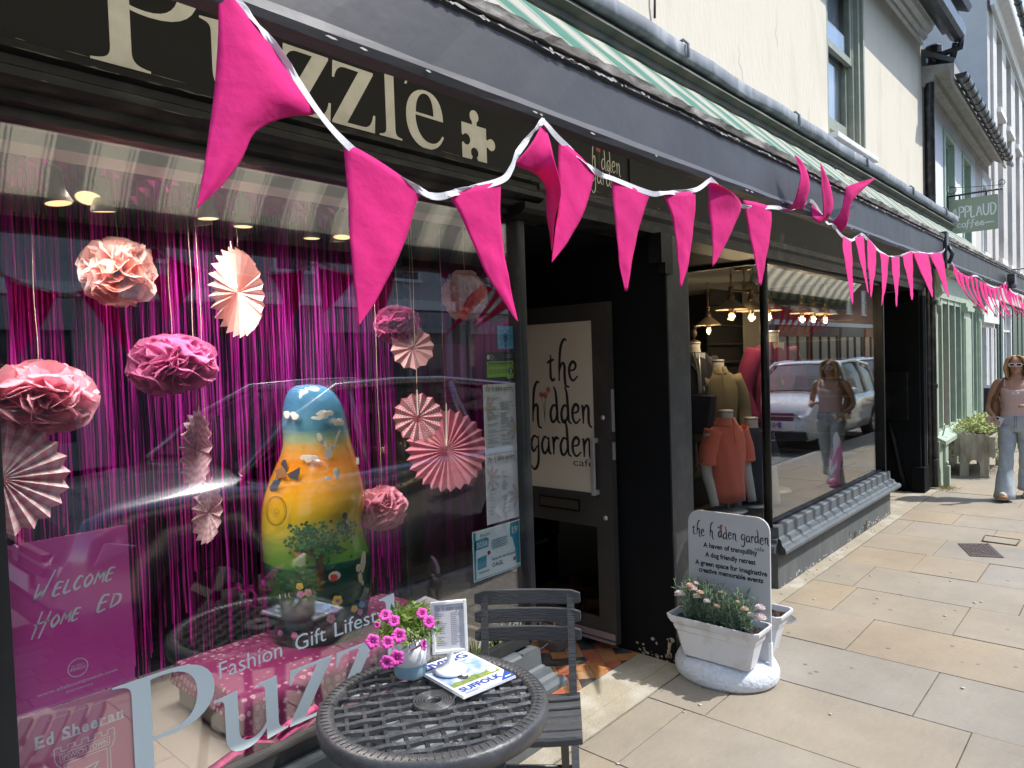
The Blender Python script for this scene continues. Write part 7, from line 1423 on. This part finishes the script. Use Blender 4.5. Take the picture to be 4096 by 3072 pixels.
# ---------------------------------------------------------------- clothes shop window: mannequins and lamps
M_man = mat('mannequin_white', (.60, .57, .53), .55, var=.03)
def ell(c, rx, ry, z, n=28, rot=0, off=(0, 0)):
    return [Vector((c[0]+off[0]+rx*math.cos(2*math.pi*k/n)*math.cos(rot)-ry*math.sin(2*math.pi*k/n)*math.sin(rot), c[1]+off[1]+rx*math.cos(2*math.pi*k/n)*math.sin(rot)+ry*math.sin(2*math.pi*k/n)*math.cos(rot), z)) for k in range(n)]
def mannequin(label, px, py_neck, x, h, rot, garment, gm, sleeve='short', arms=True, lapel=None, shirt=None, wide=1.0, collar=True, jl=.68, scarf=None):
    # px, py_neck: where the top of the neck is seen, on the plane x
    top = PX(px, py_neck, x); cx_, cy_, zt = top; T = thing('mannequin', label, 'mannequin', (cx_, cy_, .45), 'dressed mannequins in the clear shop window'); s_ = h
    c_, n_ = math.cos(rot), math.sin(rot)
    def L(a, b, z): return Vector((cx_ + a*c_ - b*n_, cy_ + a*n_ + b*c_, z))      # a: to the figure's side, b: depth
    g = MB(); g.loft([ell((cx_, cy_), .055*s_, .052*s_, zt-.005), ell((cx_, cy_), .052*s_, .050*s_, zt-.04*s_), ell((cx_, cy_), .058*s_, .058*s_, zt-.09*s_), ell((cx_, cy_), .11*s_, .08*s_, zt-.13*s_, rot=rot)]); 
    if arms:
        for sd in (-1, 1):
            a0 = L(sd*.205*s_*wide, 0, zt-.16*s_); a1 = L(sd*.25*s_*wide, .01, zt-.44*s_); a2 = L(sd*.235*s_*wide, -.07*s_, zt-.70*s_); g.tube(smooth_pts([a0, (a0+a1)/2, a1, (a1+a2)/2, a2], 4), [.052*s_-.020*s_*i/16 for i in range(17)], 12)
    g.build('body', M_man, T)
    g = MB(); g.lathe([(.0001, .012), (.050*s_, .011), (.057*s_, .006), (.057*s_, -.006), (.0001, -.007)], (cx_, cy_, zt), 24); g.build('neck_cap', M_chrome, T)
    W = [(.065, .06, -.075), (.10, .075, -.095), (.165, .088, -.125), (.205, .098, -.17), (.208, .108, -.24), (.20, .118, -.32), (.182, .110, -.42), (.175, .104, -.50), (.19, .108, -.60), (.195, .110, -jl)]
    g = MB(); rr_ = []
    for a, b, z in W:
        ring_ = []
        for k in range(36): th = 2*math.pi*k/36; q = .004*math.sin(th*9+z*14)*(1 if z < -.2 else .3); ring_.append(L((a*wide+q)*s_*math.cos(th)*(1 if abs(math.cos(th)) < .9 else 1), (b+q)*s_*math.sin(th), zt+z*s_))
        rr_.append(ring_)
    g.loft(rr_, cap=False)
    for sd in (-1, 1):
        a0 = L(sd*.150*s_*wide, 0, zt-.145*s_); a1 = L(sd*.235*s_*wide, .0, zt-.30*s_); 
        if sleeve == 'short': P = [a0, a0.lerp(a1, .5), a1, L(sd*.25*s_*wide, .0, zt-.385*s_)]; g.tube(smooth_pts(P, 4), [.075*s_+(-.012*s_)*i/12 for i in range(13)], 14, cap=False)
        else: a2 = L(sd*.27*s_*wide, .0, zt-.46*s_); a3 = L(sd*.24*s_*wide, -.09*s_, zt-.66*s_); g.tube(smooth_pts([a0, a1, a2, a3], 4), [.078*s_+(-.030*s_)*i/12 for i in range(13)], 14, cap=True)
    gar = g.build(garment, gm, T, solid=.004)
    if sleeve == 'short':
        g = MB()
        for sd in (-1, 1): g.tube([L(sd*.247*s_*wide, 0, zt-.365*s_), L(sd*.252*s_*wide, 0, zt-.395*s_)], .0655*s_, 16, cap=False)
        g.build('cuff', gm, gar, solid=.004)
    if collar:
        g = MB(); rws = []
        for j in range(4): t = j/3; rws.append([L((.066+.030*t)*s_*math.cos(th), (.062+.026*t)*s_*math.sin(th), zt + (-.060-.035*t+(.012 if t == 0 else 0))*s_ - .02*s_*max(0, -math.sin(th))*t) for th in [-math.pi/2+.12+(2*math.pi-.24)*k/24 for k in range(25)]])
        g.grid(rws); g.build('collar', gm, gar, solid=.004)
        g = MB(); g.prism([L(-.010*s_, -.088*s_-.001, zt-.10*s_), L(.010*s_, -.088*s_-.001, zt-.10*s_), L(.010*s_, -.116*s_, zt-.24*s_), L(-.010*s_, -.116*s_, zt-.24*s_)], L(0, -.004, 0)-L(0, 0, 0)); g.build('placket', gm, gar)
    if lapel:
        g = MB()
        for sd in (-1, 1): g.prism([L(sd*.055*s_, -.072*s_, zt-.075*s_), L(sd*.115*s_, -.092*s_, zt-.17*s_), L(sd*.085*s_, -.118*s_, zt-.22*s_), L(sd*.012*s_, -.124*s_, zt-.44*s_), L(sd*.002*s_, -.122*s_, zt-.44*s_)], L(0, -.008*s_, 0)-L(0, 0, 0))
        g.build('lapels', lapel, gar)
        g = MB(); g.prism([L(-.05*s_, -.078*s_, zt-.08*s_), L(.05*s_, -.078*s_, zt-.08*s_), L(0, -.120*s_, zt-.40*s_)], L(0, -.003*s_, 0)-L(0, 0, 0)); g.build('shirt_front', shirt, gar)
        g = MB()
        for z in (.44, .52): g.lathe([(.0001, -.006), (.012*s_, -.004), (.012*s_, 0)], L(.0, -.118*s_, zt-z*s_), 10, M=Matrix.Rotation(R(90), 4, 'X'))
        g.build('buttons', M_ink, gar)
    g = MB(); g.tube([(cx_, cy_, zt-.62*s_), (cx_, cy_, .46)], .012, 10); g.lathe([(.0001, .022), (.13, .018), (.15, .006), (.15, 0)], (cx_, cy_, .451), 24); g.build('stand', M_chrome, T)
    return T
z4 = lambda x, y: (2750+x*.6329, 1050+y*.6329)
RO = R(90-48+ -90)     # chest turned out to the street corner
mannequin('mannequin in a coral short sleeved knitted polo shirt', *z4(242, 940), 5.30, 1.04, RO+R(22), 'polo_shirt', mat('coral_knit', (.88, .20, .13), .85, var=.08, vscale=60, bump=.3, bscale=160, sheen=.3), wide=.74)
mannequin('headless mannequin in a navy short sleeved tee beside the coral polo', *z4(402, 985), 5.62, 1.0, RO+R(12), 'tee_shirt', mat('navy_knit', (.040, .042, .060), .9, var=.1, vscale=40), collar=False, wide=.74)
mannequin('mannequin in a khaki zipped jacket with open collar', *z4(190, 622), 5.75, 1.02, RO+R(10), 'jacket', mat('khaki_suede', (.26, .215, .13), .9, var=.08, bump=.2, bscale=60), sleeve='long', arms=False, wide=.86)
mannequin('mannequin in a dark navy suit with pale shirt and tape measure, nearest the pillar', *z4(38, 510), 5.62, 1.06, RO+R(25), 'suit_jacket', mat('navy_suit', (.022, .024, .036), .85), sleeve='long', arms=False, lapel=mat('navy_lapel', (.028, .03, .044), .8), shirt=mat('pale_blue_shirt', (.42, .46, .52), .8), collar=False)
mannequin('mannequin in a raspberry pink wool blazer behind the corner post', *z4(528, 440), 6.30, 1.20, RO+R(18), 'blazer', mat('raspberry_wool', (.20, .016, .075), .9, var=.08, vscale=50, bump=.2, bscale=120), sleeve='long', arms=False, lapel=mat('raspberry_lapel', (.16, .013, .06), .9), shirt=mat('cream_shirt', (.55, .47, .36), .8), collar=False, wide=.92, jl=.74)
# tape measure round the suit's neck, box by the suit, lower shelf
TM = thing('tape_measure', 'white tape measure hanging down the navy suit', 'tape measure', tuple(PX(*z4(60, 700), 5.5))); q0 = [PX(*z4(*p), 5.50) for p in ((32, 575), (45, 620), (62, 680), (72, 760), (76, 830))]; g = MB(); g.grid([[p+Vector((0, -.010, 0)), p+Vector((0, .010, 0))] for p in smooth_pts(q0, 4)]); g.build('tape', mat('tape_white', (.6, .56, .45), .7), TM, solid=.001)
DB = thing('suit_trousers', 'dark navy folded trousers draped below the suit jacket', 'trousers', tuple(PX(*z4(80, 960), 5.45))); a = [PX(*z4(*p), 5.45) for p in ((-10, 835), (148, 845), (118, 1090), (-10, 1080))]; g = MB(); g.prism(a, (.12, 0, 0)); g.build('fabric', mat('navy_cloth', (.018, .020, .045), .9), DB, bevel=.01); g = MB(); g.tube([(a[0]+a[1])/2+Vector((.06, 0, 0)), (a[0]+a[1])/2+Vector((.06, .02, .35))], .008, 6); g.build('hanger', M_chrome, DB)
SB = thing('display_step', 'low dark step with a blue panel under the mannequins', 'display step', (5.4, 2.9, .45)); g = MB(); g.bbox((5.12, 2.75, .452), (5.75, 3.35, .70), .006); g.build('top', mat('dark_step', (.02, .02, .022), .5), SB); g = MB(); g.box((5.115, 2.9, .47), (5.119, 3.2, .68)); g.build('blue_panel', mat('navy_panel', (.015, .022, .09), .6), SB)
BDm = thing('bird_ornament', 'small dark carved bird ornament standing on the navy suit neck', 'ornament', tuple(PX(*z4(40, 480), 5.6))); q = PX(*z4(42, 488), 5.62); g = MB(); g.lathe([(.0001, -.02), (.035, -.02), (.04, -.012), (.012, 0)], q, 14); g.sph(q+Vector((0, 0, .055)), .030, 10, 8, .9, .8, 1.3); g.sph(q+Vector((0, -.01, .105)), .018, 8, 6); g.tube([q+Vector((0, -.02, .105)), q+Vector((0, -.05, .10))], [.006, .001], 5); g.tube([q, q+Vector((0, 0, .03))], .006, 5); g.build('carving', mat('bronze_bird', (.10, .07, .04), .5), BDm)
M_shade = mat('beige_enamel_shade', (.34, .28, .20), .45, metal=.2); M_brass = mat('dull_brass', (.28, .20, .11), .35, metal=.9)
M_bulb = glass('bulb_glass', (.95, .85, .65), f0=.06); M_fil = mat('filament', (1, .6, .2), .5, emit=(1.0, .48, .12), estr=4.5)
def pendant(px, py, x, label, sc=1.0, en=3.6, arm=None):
    p = PX(px, py, x); T = thing('pendant_lamp', label, 'lamp', tuple(p + Vector((0, 0, .35))), 'lit pendant lamps in the clothes shop'); g = MB(); g.lathe([(.115*sc, .045), (.112*sc, .052), (.030*sc, .125), (.024*sc, .13), (.024*sc, .128), (.028*sc, .12), (.108*sc, .048)], p, 28); g.build('shade', M_shade, T)
    g = MB(); g.lathe([(.020*sc, .02), (.022*sc, .05), (.022*sc, .125), (.026*sc, .13), (.026*sc, .16), (.016*sc, .175), (.014*sc, .21), (.020*sc, .215), (.018*sc, .235), (.0001, .24)], p, 16); g.build('socket', M_brass, T)
    g = MB(); g.lathe([(.0001, -.052), (.018, -.048), (.030, -.030), (.034, -.008), (.028, .012), (.016, .030), (.014, .04)], p, 16); b_ = g.build('bulb', M_bulb, T); g = MB()
    for k in range(5): a = k*1.257; g.tube([p+Vector((.010*math.cos(a), .010*math.sin(a), .018)), p+Vector((.015*math.cos(a), .015*math.sin(a), -.022)), p+Vector((.010*math.cos(a+.6), .010*math.sin(a+.6), .015))], .0028, 5)
    g.build('filament', M_fil, b_)
    g = MB(); q = p+Vector((0, 0, .235)); e = arm or (q+Vector((0, 0, .10))); g.tube([q, q+Vector((0, 0, .02)), e] if arm else [q, e], .007, 6)
    g.tube([e, (e.x, e.y, 2.43)], .004, 6); g.build('rod', M_brass, T)
    l = bpy.data.lights.new('bulb_light', 'POINT'); l.energy = en; l.color = (1, .82, .62); l.shadow_soft_size = .03; o = bpy.data.objects.new('bulb_light', l); COL.objects.link(o); o.location = p + Vector((0, 0, -.01)); o.parent = T; o.matrix_parent_inverse = WI[T.name]
z6 = lambda x, y: (2600+x*.6763, 1000+y*.6763)
for x_, y_, X_, lb, s_ in ((482, 385, 5.6, 'large beige shade lamp with a lit bulb, second from the pillar', 1.12), (600, 392, 5.9, 'beige shade lamp half hidden by the corner post', 1.12), (347, 472, 6.6, 'beige shade lamp hanging lowest, nearest the pillar', 1.05), (703, 388, 6.3, 'lit lamp just right of the corner post', 1.0), (900, 402, 6.9, 'lit lamp in the middle of the clear pane', 1.0), (968, 404, 7.2, 'lit lamp third from the right in the clear pane', 1.0), (1038, 408, 7.5, 'lit lamp right of the middle of the clear pane', 1.0)): pendant(*z6(x_, y_), X_, lb, s_)
CR = thing('lamp_rail', 'brass ceiling rail on chains carrying the pendant lamps', 'lamp rail', tuple(PX(*z6(560, 240), 5.75))); g = MB(); a, b = PX(*z6(470, 236), 5.6)+Vector((0, 0, 0)), PX(*z6(700, 262), 6.3); g.tube([a, b], .011, 8); c = PX(*z6(555, 150), 5.7); g.lathe([(.0001, 0), (.07, 0), (.075, .012), (.075, .03), (.0001, .032)], (c.x, c.y, 2.385), 20)
for k in range(5): z_ = 2.38 - k*.035; g.tube([(c.x+.008*math.cos(t*.9+k*1.57), c.y+.008*math.sin(t*.9+k*1.57)*(k % 2), z_-.012+.018*math.sin(t*.9)) for t in range(8)], .003, 4)
g.build('rail', M_brass, CR)
TL = thing('track_spot', 'small white ceiling spotlight by the corner post', 'spotlight', tuple(PX(*z6(605, 165), 5.5))); q = PX(*z6(612, 172), 5.5); g = MB(); g.tube([q+Vector((-.02, 0, .03)), q+Vector((.02, -.04, -.03))], .028, 14); g.tube([q+Vector((-.01, 0, .03)), (q.x-.01, q.y, 2.42)], .008, 6); g.build('head', M_wpl, TL)
BNR = thing('banner', 'twisted magenta and white fabric banner standing low inside the clear pane', 'banner', tuple(PY(3340, 1950, 2.2)))
z5 = lambda x, y: (3000+x*.603, 1100+y*.603)
def strip_(pl, pr, m, nm, y=2.16):
    A_ = smooth_pts([tuple(PY(*z5(*p), y)) for p in pl], 5); B_ = smooth_pts([tuple(PY(*z5(*p), y)) for p in pr], 5); n = min(len(A_), len(B_)); g = MB(); g.grid([[A_[i].lerp(B_[i], t) + Vector((0, .012*math.sin(i*.5+t*3), 0)) for t in (0, .33, .66, 1)] for i in range(n)]); return g.build(nm, m, BNR, solid=.0015)
strip_([(545, 1150), (532, 1230), (530, 1330), (522, 1360), (532, 1436)], [(600, 1090), (604, 1200), (604, 1320), (596, 1385), (578, 1440)], mat('banner_magenta', (.70, .015, .30), .7, trans=.15), 'cloth')
strip_([(565, 1045), (556, 1110), (545, 1180), (545, 1250), (528, 1330)], [(582, 1045), (590, 1120), (575, 1190), (572, 1260), (545, 1320)], mat('banner_silver', (.55, .55, .57), .5), 'lining', y=2.15)
g = MB(); f_ = Fr(PY(*z5(553, 1395), 2.145), (1, 0, 0), (0, 0, 1), (0, -1, 0)); poly(g, f_, ring(.02, .01, .022, .004)); text(g, f_, 'Y', -.005, .07, .03); text(g, f_, 'E', .012, .002, .014); g.build('lettering', mat('banner_white', (.75, .6, .68), .7), BNR)
g = MB(); g.tube([PY(*z5(575, 1040), 2.17), PY(*z5(560, 1440), 2.17)], .006, 6); g.build('pole', M_chrome, BNR)

# ---------------------------------------------------------------- the woman walking towards us
WX, WY = 9.42, 1.085
WO = thing('person', 'woman walking in pink vest, pale flared jeans and white sunglasses', 'person', (WX, WY, 0)); ZH = 1.655
def B(f, s_, z): return Vector((WX - f*.95, WY + s_*.96, z*.945))       # f: towards the camera, s_: to her right (picture left), z up
M_skin = mat('skin', (.47, .26, .175), .55, var=.05, bump=.02); bpy_s = MB()
g = MB()
def eb(f, s_, z, rf, rs, n=20): return [B(f + rf*math.sin(2*math.pi*k/n), s_ + rs*math.cos(2*math.pi*k/n), z) for k in range(n)]
g.loft([eb(.00, 0, .90, .105, .165), eb(.0, 0, 1.0, .10, .145), eb(.0, 0, 1.08, .095, .130), eb(.01, 0, 1.18, .11, .145), eb(.02, 0, 1.26, .12, .158), eb(.01, 0, 1.33, .10, .168), eb(0, 0, 1.375, .075, .160), eb(-.005, 0, 1.40, .055, .105), eb(-.005, 0, 1.425, .052, .062), eb(.005, 0, 1.47, .050, .052), eb(.012, 0, 1.50, .052, .052)])
HD = [(1.462, .020, .022, .055), (1.470, .045, .040, .040), (1.485, .070, .052, .022), (1.505, .084, .062, .010), (1.53, .091, .068, .006), (1.56, .094, .071, .0), (1.59, .094, .073, -.004), (1.615, .090, .070, -.006), (1.635, .076, .060, -.008), (1.650, .048, .040, -.008), (1.656, .012, .012, -.008)]
g.loft([eb(.012+o_, 0, z, rf, rs) for z, rf, rs, o_ in HD])
g.tube([B(.100, 0, 1.575), B(.113, 0, 1.55), B(.122, 0, 1.537), B(.104, 0, 1.528)], [.007, .009, .013, .008], 8)
g.sph(B(.095, 0, 1.507), .016, 10, 6, .6, 1.3, .45); g.sph(B(.094, 0, 1.497), .016, 10, 6, .6, 1.2, .45); g.sph(B(.088, 0, 1.475), .020, 10, 8)
for s_ in (1, -1): g.sph(B(.0, s_*.072, 1.55), .022, 8, 8, .6, .4, 1.2)
# arms: her right arm (picture left) bent, hand at the waist; her left arm swings forward
rt = smooth_pts([B(-.01, .145, 1.365), B(-.02, .195, 1.33), B(-.04, .245, 1.20), B(-.045, .262, 1.09), B(.03, .262, 1.03), B(.10, .225, .985), B(.14, .20, .965)], 4); g.tube(rt, [.046, .047, .046, .045, .044, .043, .041, .040, .039, .038, .037, .036, .037, .038, .038, .037, .035, .032, .029, .027, .025, .024, .023, .022, .021][:len(rt)], 14)
lt = smooth_pts([B(-.01, -.145, 1.365), B(-.015, -.195, 1.33), B(-.03, -.235, 1.20), B(.0, -.245, 1.09), B(.10, -.22, 1.06), B(.19, -.17, 1.08), B(.22, -.15, 1.09)], 4); g.tube(lt, [.046, .047, .046, .045, .044, .043, .041, .040, .039, .038, .037, .036, .037, .038, .038, .037, .035, .032, .029, .027, .025, .024, .023, .022, .021][:len(lt)], 14)
def handb(base, d, up, side):
    d = d.normalized(); sd = d.cross(up).normalized(); g.tube([base, base+d*.04, base+d*.078], [.024, .031, .026], 10, flat=.55)
    for k in range(4):
        a = base + d*.070 + sd*(.022-.0145*k); l_ = (.068, .076, .072, .056)[k]; g.tube(smooth_pts([a, a+d*l_*.45+up*.004, a+d*l_*.75-up*.014, a+d*l_*.80-up*.032], 3), [.0092-.0003*i for i in range(10)], 7)
    a = base + d*.022 + sd*.024*side; g.tube(smooth_pts([a, a+sd*.020*side+d*.02, a+sd*.022*side+d*.042-up*.012, a+sd*.012*side+d*.058-up*.018], 3), [.0115-.0004*i for i in range(10)], 7)
handb(B(.145, .198, .962), Vector((-.75, -.35, -.35)), Vector((0, -.3, 1)), 1); handb(B(.225, -.148, 1.092), Vector((-.7, .6, .2)), Vector((0, 0, 1)), -1)
for s_, P in ((1, (B(0, .085, .90), B(.05, .09, .70), B(.10, .09, .48), B(.14, .09, .30), B(.18, .09, .10))), (-1, (B(0, -.085, .90), B(-.02, -.085, .70), B(-.03, -.08, .48), B(-.11, -.08, .30), B(-.20, -.08, .12)))):
    q_ = smooth_pts(P, 4); g.tube(q_, [.070 - .035*i/(len(q_)-1) for i in range(len(q_))], 14)
body = g.build('body', M_skin, WO); rm = body.modifiers.new('r', 'REMESH'); rm.mode = 'VOXEL'; rm.voxel_size = .0065; rm.use_smooth_shade = True; sm_ = body.modifiers.new('s', 'SMOOTH'); sm_.factor = .5; sm_.iterations = 3
# face
g = MB(); g.sph(B(.1085, 0, 1.5065), .015, 12, 6, .5, 1.25, .28); g.build('lips', mat('lip_pink', (.42, .13, .12), .5), WO)
M_hair = mat('blonde_hair', (.42, .27, .12), .55, var=.35, vscale=26, bump=.5, bscale=60, stretch=(1, 1, .12))
g = MB(); rws = []
for j in range(12):
    th = math.pi*.02 + (math.pi*.60)*j/11; r_ = []
    for k in range(33):
        ph = R(58) + R(244)*k/32; rr_ = math.sin(th); zz = 1.553 + .108*math.cos(th)*1.05; fr_ = math.cos(ph)
        r_.append(B(-.004 + .108*rr_*math.cos(ph), .090*rr_*math.sin(ph)*(1.03 if j > 6 else 1), zz + (.004*math.sin(k*5) if j > 3 else 0)))
    rws.append(r_)
g.grid(rws)
for s_ in (1, -1):
    for k in range(9):
        a = k/8; f0 = .075-.15*a; P = [B(.035-.05*a, s_*.010, 1.662), B(f0+.02, s_*.068, 1.635-.01*a), B(f0, s_*(.092-.012*a), 1.57), B(f0-.012, s_*(.098-.015*a), 1.50), B(f0-.02, s_*(.090-.012*a)+.004*math.sin(k*3), 1.43), B(f0-.015, s_*(.066), 1.405+.012*math.sin(k*2))]
        q_ = smooth_pts(P, 4); g.tube(q_, [.008+.012*math.sin(math.pi*min(1, (i+1)/len(q_))) for i in range(len(q_))], 7)
g.sph(B(-.055, 0, 1.50), .075, 12, 10, .7, 1.05, 1.35)
g.build('hair', M_hair, WO)
g = MB(); gl_ = MB()
for s_ in (1, -1):
    F_ = Fr(B(.112, s_*.033, 1.562), (0, -1, 0), (0, 0, 1), (-1, 0, 0)); o_ = rrect(.058, .036, .012, 4, -.029, -.018); i_ = rrect(.042, .021, .008, 4, -.021, -.0105)[::-1]; poly(g, F_, [o_, i_], h=.006); poly(gl_, F_, [rrect(.042, .021, .008, 4, -.021, -.0105)], h=.002, lift=.001); g.tube([B(.110, s_*.060, 1.565), B(.03, s_*.080, 1.562), B(-.01, s_*.078, 1.555)], .0035, 6)
g.tube([B(.115, -.008, 1.565), B(.117, 0, 1.568), B(.115, .008, 1.565)], .004, 6); sg = g.build('sunglasses', mat('ivory_frame', (.74, .66, .62), .3), WO); gl_.build('lenses', mat('brown_lens', (.02, .012, .01), .1), sg)
# vest
M_vest = mat('dusty_pink_rib', (.60, .44, .42), .85, bump=.35, bscale=30, var=.04, stretch=(1, 1, .05))
g = MB(); V = [(.895, .128, .182, 0), (.93, .118, .170, 0), (.99, .113, .156, 0), (1.05, .108, .146, 0), (1.10, .110, .145, .004), (1.16, .122, .150, .008), (1.22, .134, .158, .012), (1.27, .134, .162, .012), (1.305, .122, .160, .010), (1.33, .110, .152, .006)]
rw = []
for z, rf, rs, o_ in V:
    r_ = []
    for k in range(48): a = 2*math.pi*k/48; dip = (.055*max(0, math.sin(a))**3 if z > 1.26 else 0)*((z-1.26)/.07 if z > 1.26 else 0); r_.append(B(o_ + (rf + .003*math.sin(z*60+a*3))*math.sin(a), (rs + .003*math.sin(z*50))*math.cos(a), z - dip + (.006*math.sin(a*14) if z < .9 else 0)))
    rw.append(r_)
g.loft(rw, cap=False)
for s_ in (1, -1): g.tube(smooth_pts([B(.095, s_*.108, 1.31), B(.075, s_*.112, 1.355), B(.03, s_*.112, 1.398), B(-.05, s_*.11, 1.385), B(-.09, s_*.108, 1.32)], 4), .013, 6, flat=.35)
vest = g.build('vest', M_vest, WO, solid=.004)
g = MB(); F_ = B(.145, .0, 1.235); 
for s_ in (1, -1): g.tube(smooth_pts([F_, F_+Vector((-.004, s_*.025, .012)), F_+Vector((-.003, s_*.03, -.008)), F_], 3), .006, 6); g.tube(smooth_pts([F_, F_+Vector((-.003, s_*.008, -.03)), F_+Vector((.002, s_*.012, -.062))], 3), .0035, 5)
g.tube([B(.145, 0, 1.24), B(.138, 0, 1.20)], .004, 5); g.build('bow', mat('cream_lace', (.72, .66, .60), .8), vest)
# jeans
M_jean = mat('washed_denim', (.37, .42, .45), .9, var=.15, vscale=14, bump=.35, bscale=110, dirt=(.50, .53, .54), dscale=5, damt=.6)
g = MB(); rw = []
for z, rf, rs in ((.975, .118, .160), (.93, .125, .172), (.88, .130, .182), (.83, .128, .186), (.79, .118, .184)): rw.append([B(rf*math.sin(2*math.pi*k/40), (rs)*math.cos(2*math.pi*k/40), z) for k in range(40)])
g.loft(rw, cap=False)
def leg(P, rad, s_):
    q_ = smooth_pts(P, 5); n = len(q_); rr_ = [rad[0][0]]*n; rws = []
    for i, p in enumerate(q_):
        t = i/(n-1); j = t*(len(rad)-1); a = int(min(j, len(rad)-2)); f = j-a; rf = rad[a][0]*(1-f)+rad[a+1][0]*f; rs = rad[a][1]*(1-f)+rad[a+1][1]*f
        rws.append([Vector((p.x + (rf + .004*math.sin(k*1.3+i*.9))*math.sin(2*math.pi*k/28), p.y + (rs + .004*math.sin(k*.9+i*1.3))*math.cos(2*math.pi*k/28), p.z + (.012*math.sin(2*math.pi*k/28) if t > .9 else 0))) for k in range(28)])
    g.loft(rws, cap=False)
leg([B(.0, .088, .86), B(.04, .092, .70), B(.10, .095, .50), B(.14, .10, .32), B(.19, .105, .045)], [(.115, .094), (.098, .084), (.068, .064), (.076, .072), (.122, .098)], 1)
leg([B(.0, -.088, .86), B(-.01, -.085, .70), B(-.02, -.08, .50), B(-.10, -.075, .32), B(-.20, -.07, .10)], [(.115, .094), (.098, .084), (.068, .064), (.076, .072), (.112, .092)], -1)
jeans = g.build('jeans', M_jean, WO, solid=.005)
g = MB(); g.tube([B(.120, .012, .975), B(.128, .012, .90), B(.132, .010, .84)], .004, 5); g.tube([B(.120, -.006, .975), B(.128, -.006, .90), B(.132, -.004, .84)], .004, 5); g.build('fly_lacing', mat('dark_denim', (.16, .19, .22), .9), jeans)  # lacing in a darker blue-grey than the jeans
def shoe(p, pitch, nm):
    q = Matrix.Translation(p) @ Matrix.Rotation(pitch, 4, 'Y'); g = MB(); rr_ = []
    for f, w_, h_ in ((-.12, .026, .055), (-.10, .036, .075), (-.04, .038, .085), (.03, .042, .070), (.08, .046, .055), (.12, .040, .045), (.14, .022, .032)):
        rr_.append([q @ Vector((-f, w_*math.cos(R(a)), .022+h_*max(0, math.sin(R(a))))) for a in range(0, 181, 20)] + [q @ Vector((-f, w_*x_, .022)) for x_ in (-.5, .0, .5)])
    g.loft(rr_); sh = g.build('shoe', mat('cream_suede', (.52, .44, .34), .8, dirt=(.62, .60, .56), dscale=30, damt=.6), WO); g = MB(); g.loft([[q @ Vector((-f, w_*c_, z_)) for c_, z_ in ((-1, 0), (1, 0), (1, .024), (-1, .024))] for f, w_ in ((-.128, .020), (-.11, .038), (-.04, .040), (.04, .044), (.09, .049), (.125, .042), (.146, .020))]); g.build('sole', mat('tan_gum_sole', (.42, .19, .06), .6), sh)
shoe(B(.20, .11, .022), R(14), 'a'); shoe(B(-.235, -.07, .004), R(-6), 'b')
# bag, phone, scrunchie
BG = thing('shoulder_bag', 'tan brown slouchy shoulder bag under the woman\'s arm', 'bag', tuple(B(-.02, .22, 1.05))); g = MB(); rw = []
for t in range(9): u = t/8; z = 1.19 - .26*u; k = math.sin(math.pi*min(1, .12+u*.8)); rw.append([B(-.03 + (.035+.075*k)*math.sin(2*math.pi*a/18), .205 + (.022+.028*k)*math.cos(2*math.pi*a/18), z) for a in range(18)])
g.loft(rw); M_tan = mat('tan_leather', (.21, .10, .045), .6, var=.15, bump=.15); g.build('pouch', M_tan, BG)
g = MB(); g.tube(smooth_pts([B(.05, .205, 1.15), B(.085, .165, 1.27), B(.060, .125, 1.37), B(.0, .115, 1.412), B(-.07, .13, 1.35), B(-.08, .19, 1.16)], 4), .020, 8, flat=.35); g.build('strap', M_tan, BG)
PH = thing('phone', 'pale phone held in the woman\'s right hand', 'phone', tuple(B(.20, .17, .93))); q = Matrix.Translation(B(.225, .150, .915)) @ Matrix.Rotation(R(25), 4, 'X') @ Matrix.Rotation(R(-25), 4, 'Y'); g = MB(); g.bbox((-.005, -.036, -.060), (.005, .036, .060), .004, M=q); g.build('case', mat('pale_phone', (.60, .62, .68), .3), PH); g = MB(); g.bbox((-.008, .008, .028), (-.0045, .030, .052), .001, M=q); g.build('camera_bump', M_ink, PH)
SCN = thing('hair_scrunchie', 'fluffy cream scrunchie on the woman\'s right wrist', 'scrunchie', tuple(B(.14, .235, .96))); g = MB(); rd = random.Random(5)
for k in range(26): a = k*.2416; g.sph(B(.125+.025*math.cos(a), .232+.030*math.sin(a)*.6+.012, .955-.05*abs(math.sin(a/2))), .020+rd.uniform(-.004, .005), 8, 6)
g.build('ruffles', mat('cream_fluff', (.64, .55, .42), .95, bump=1, bscale=90), SCN)
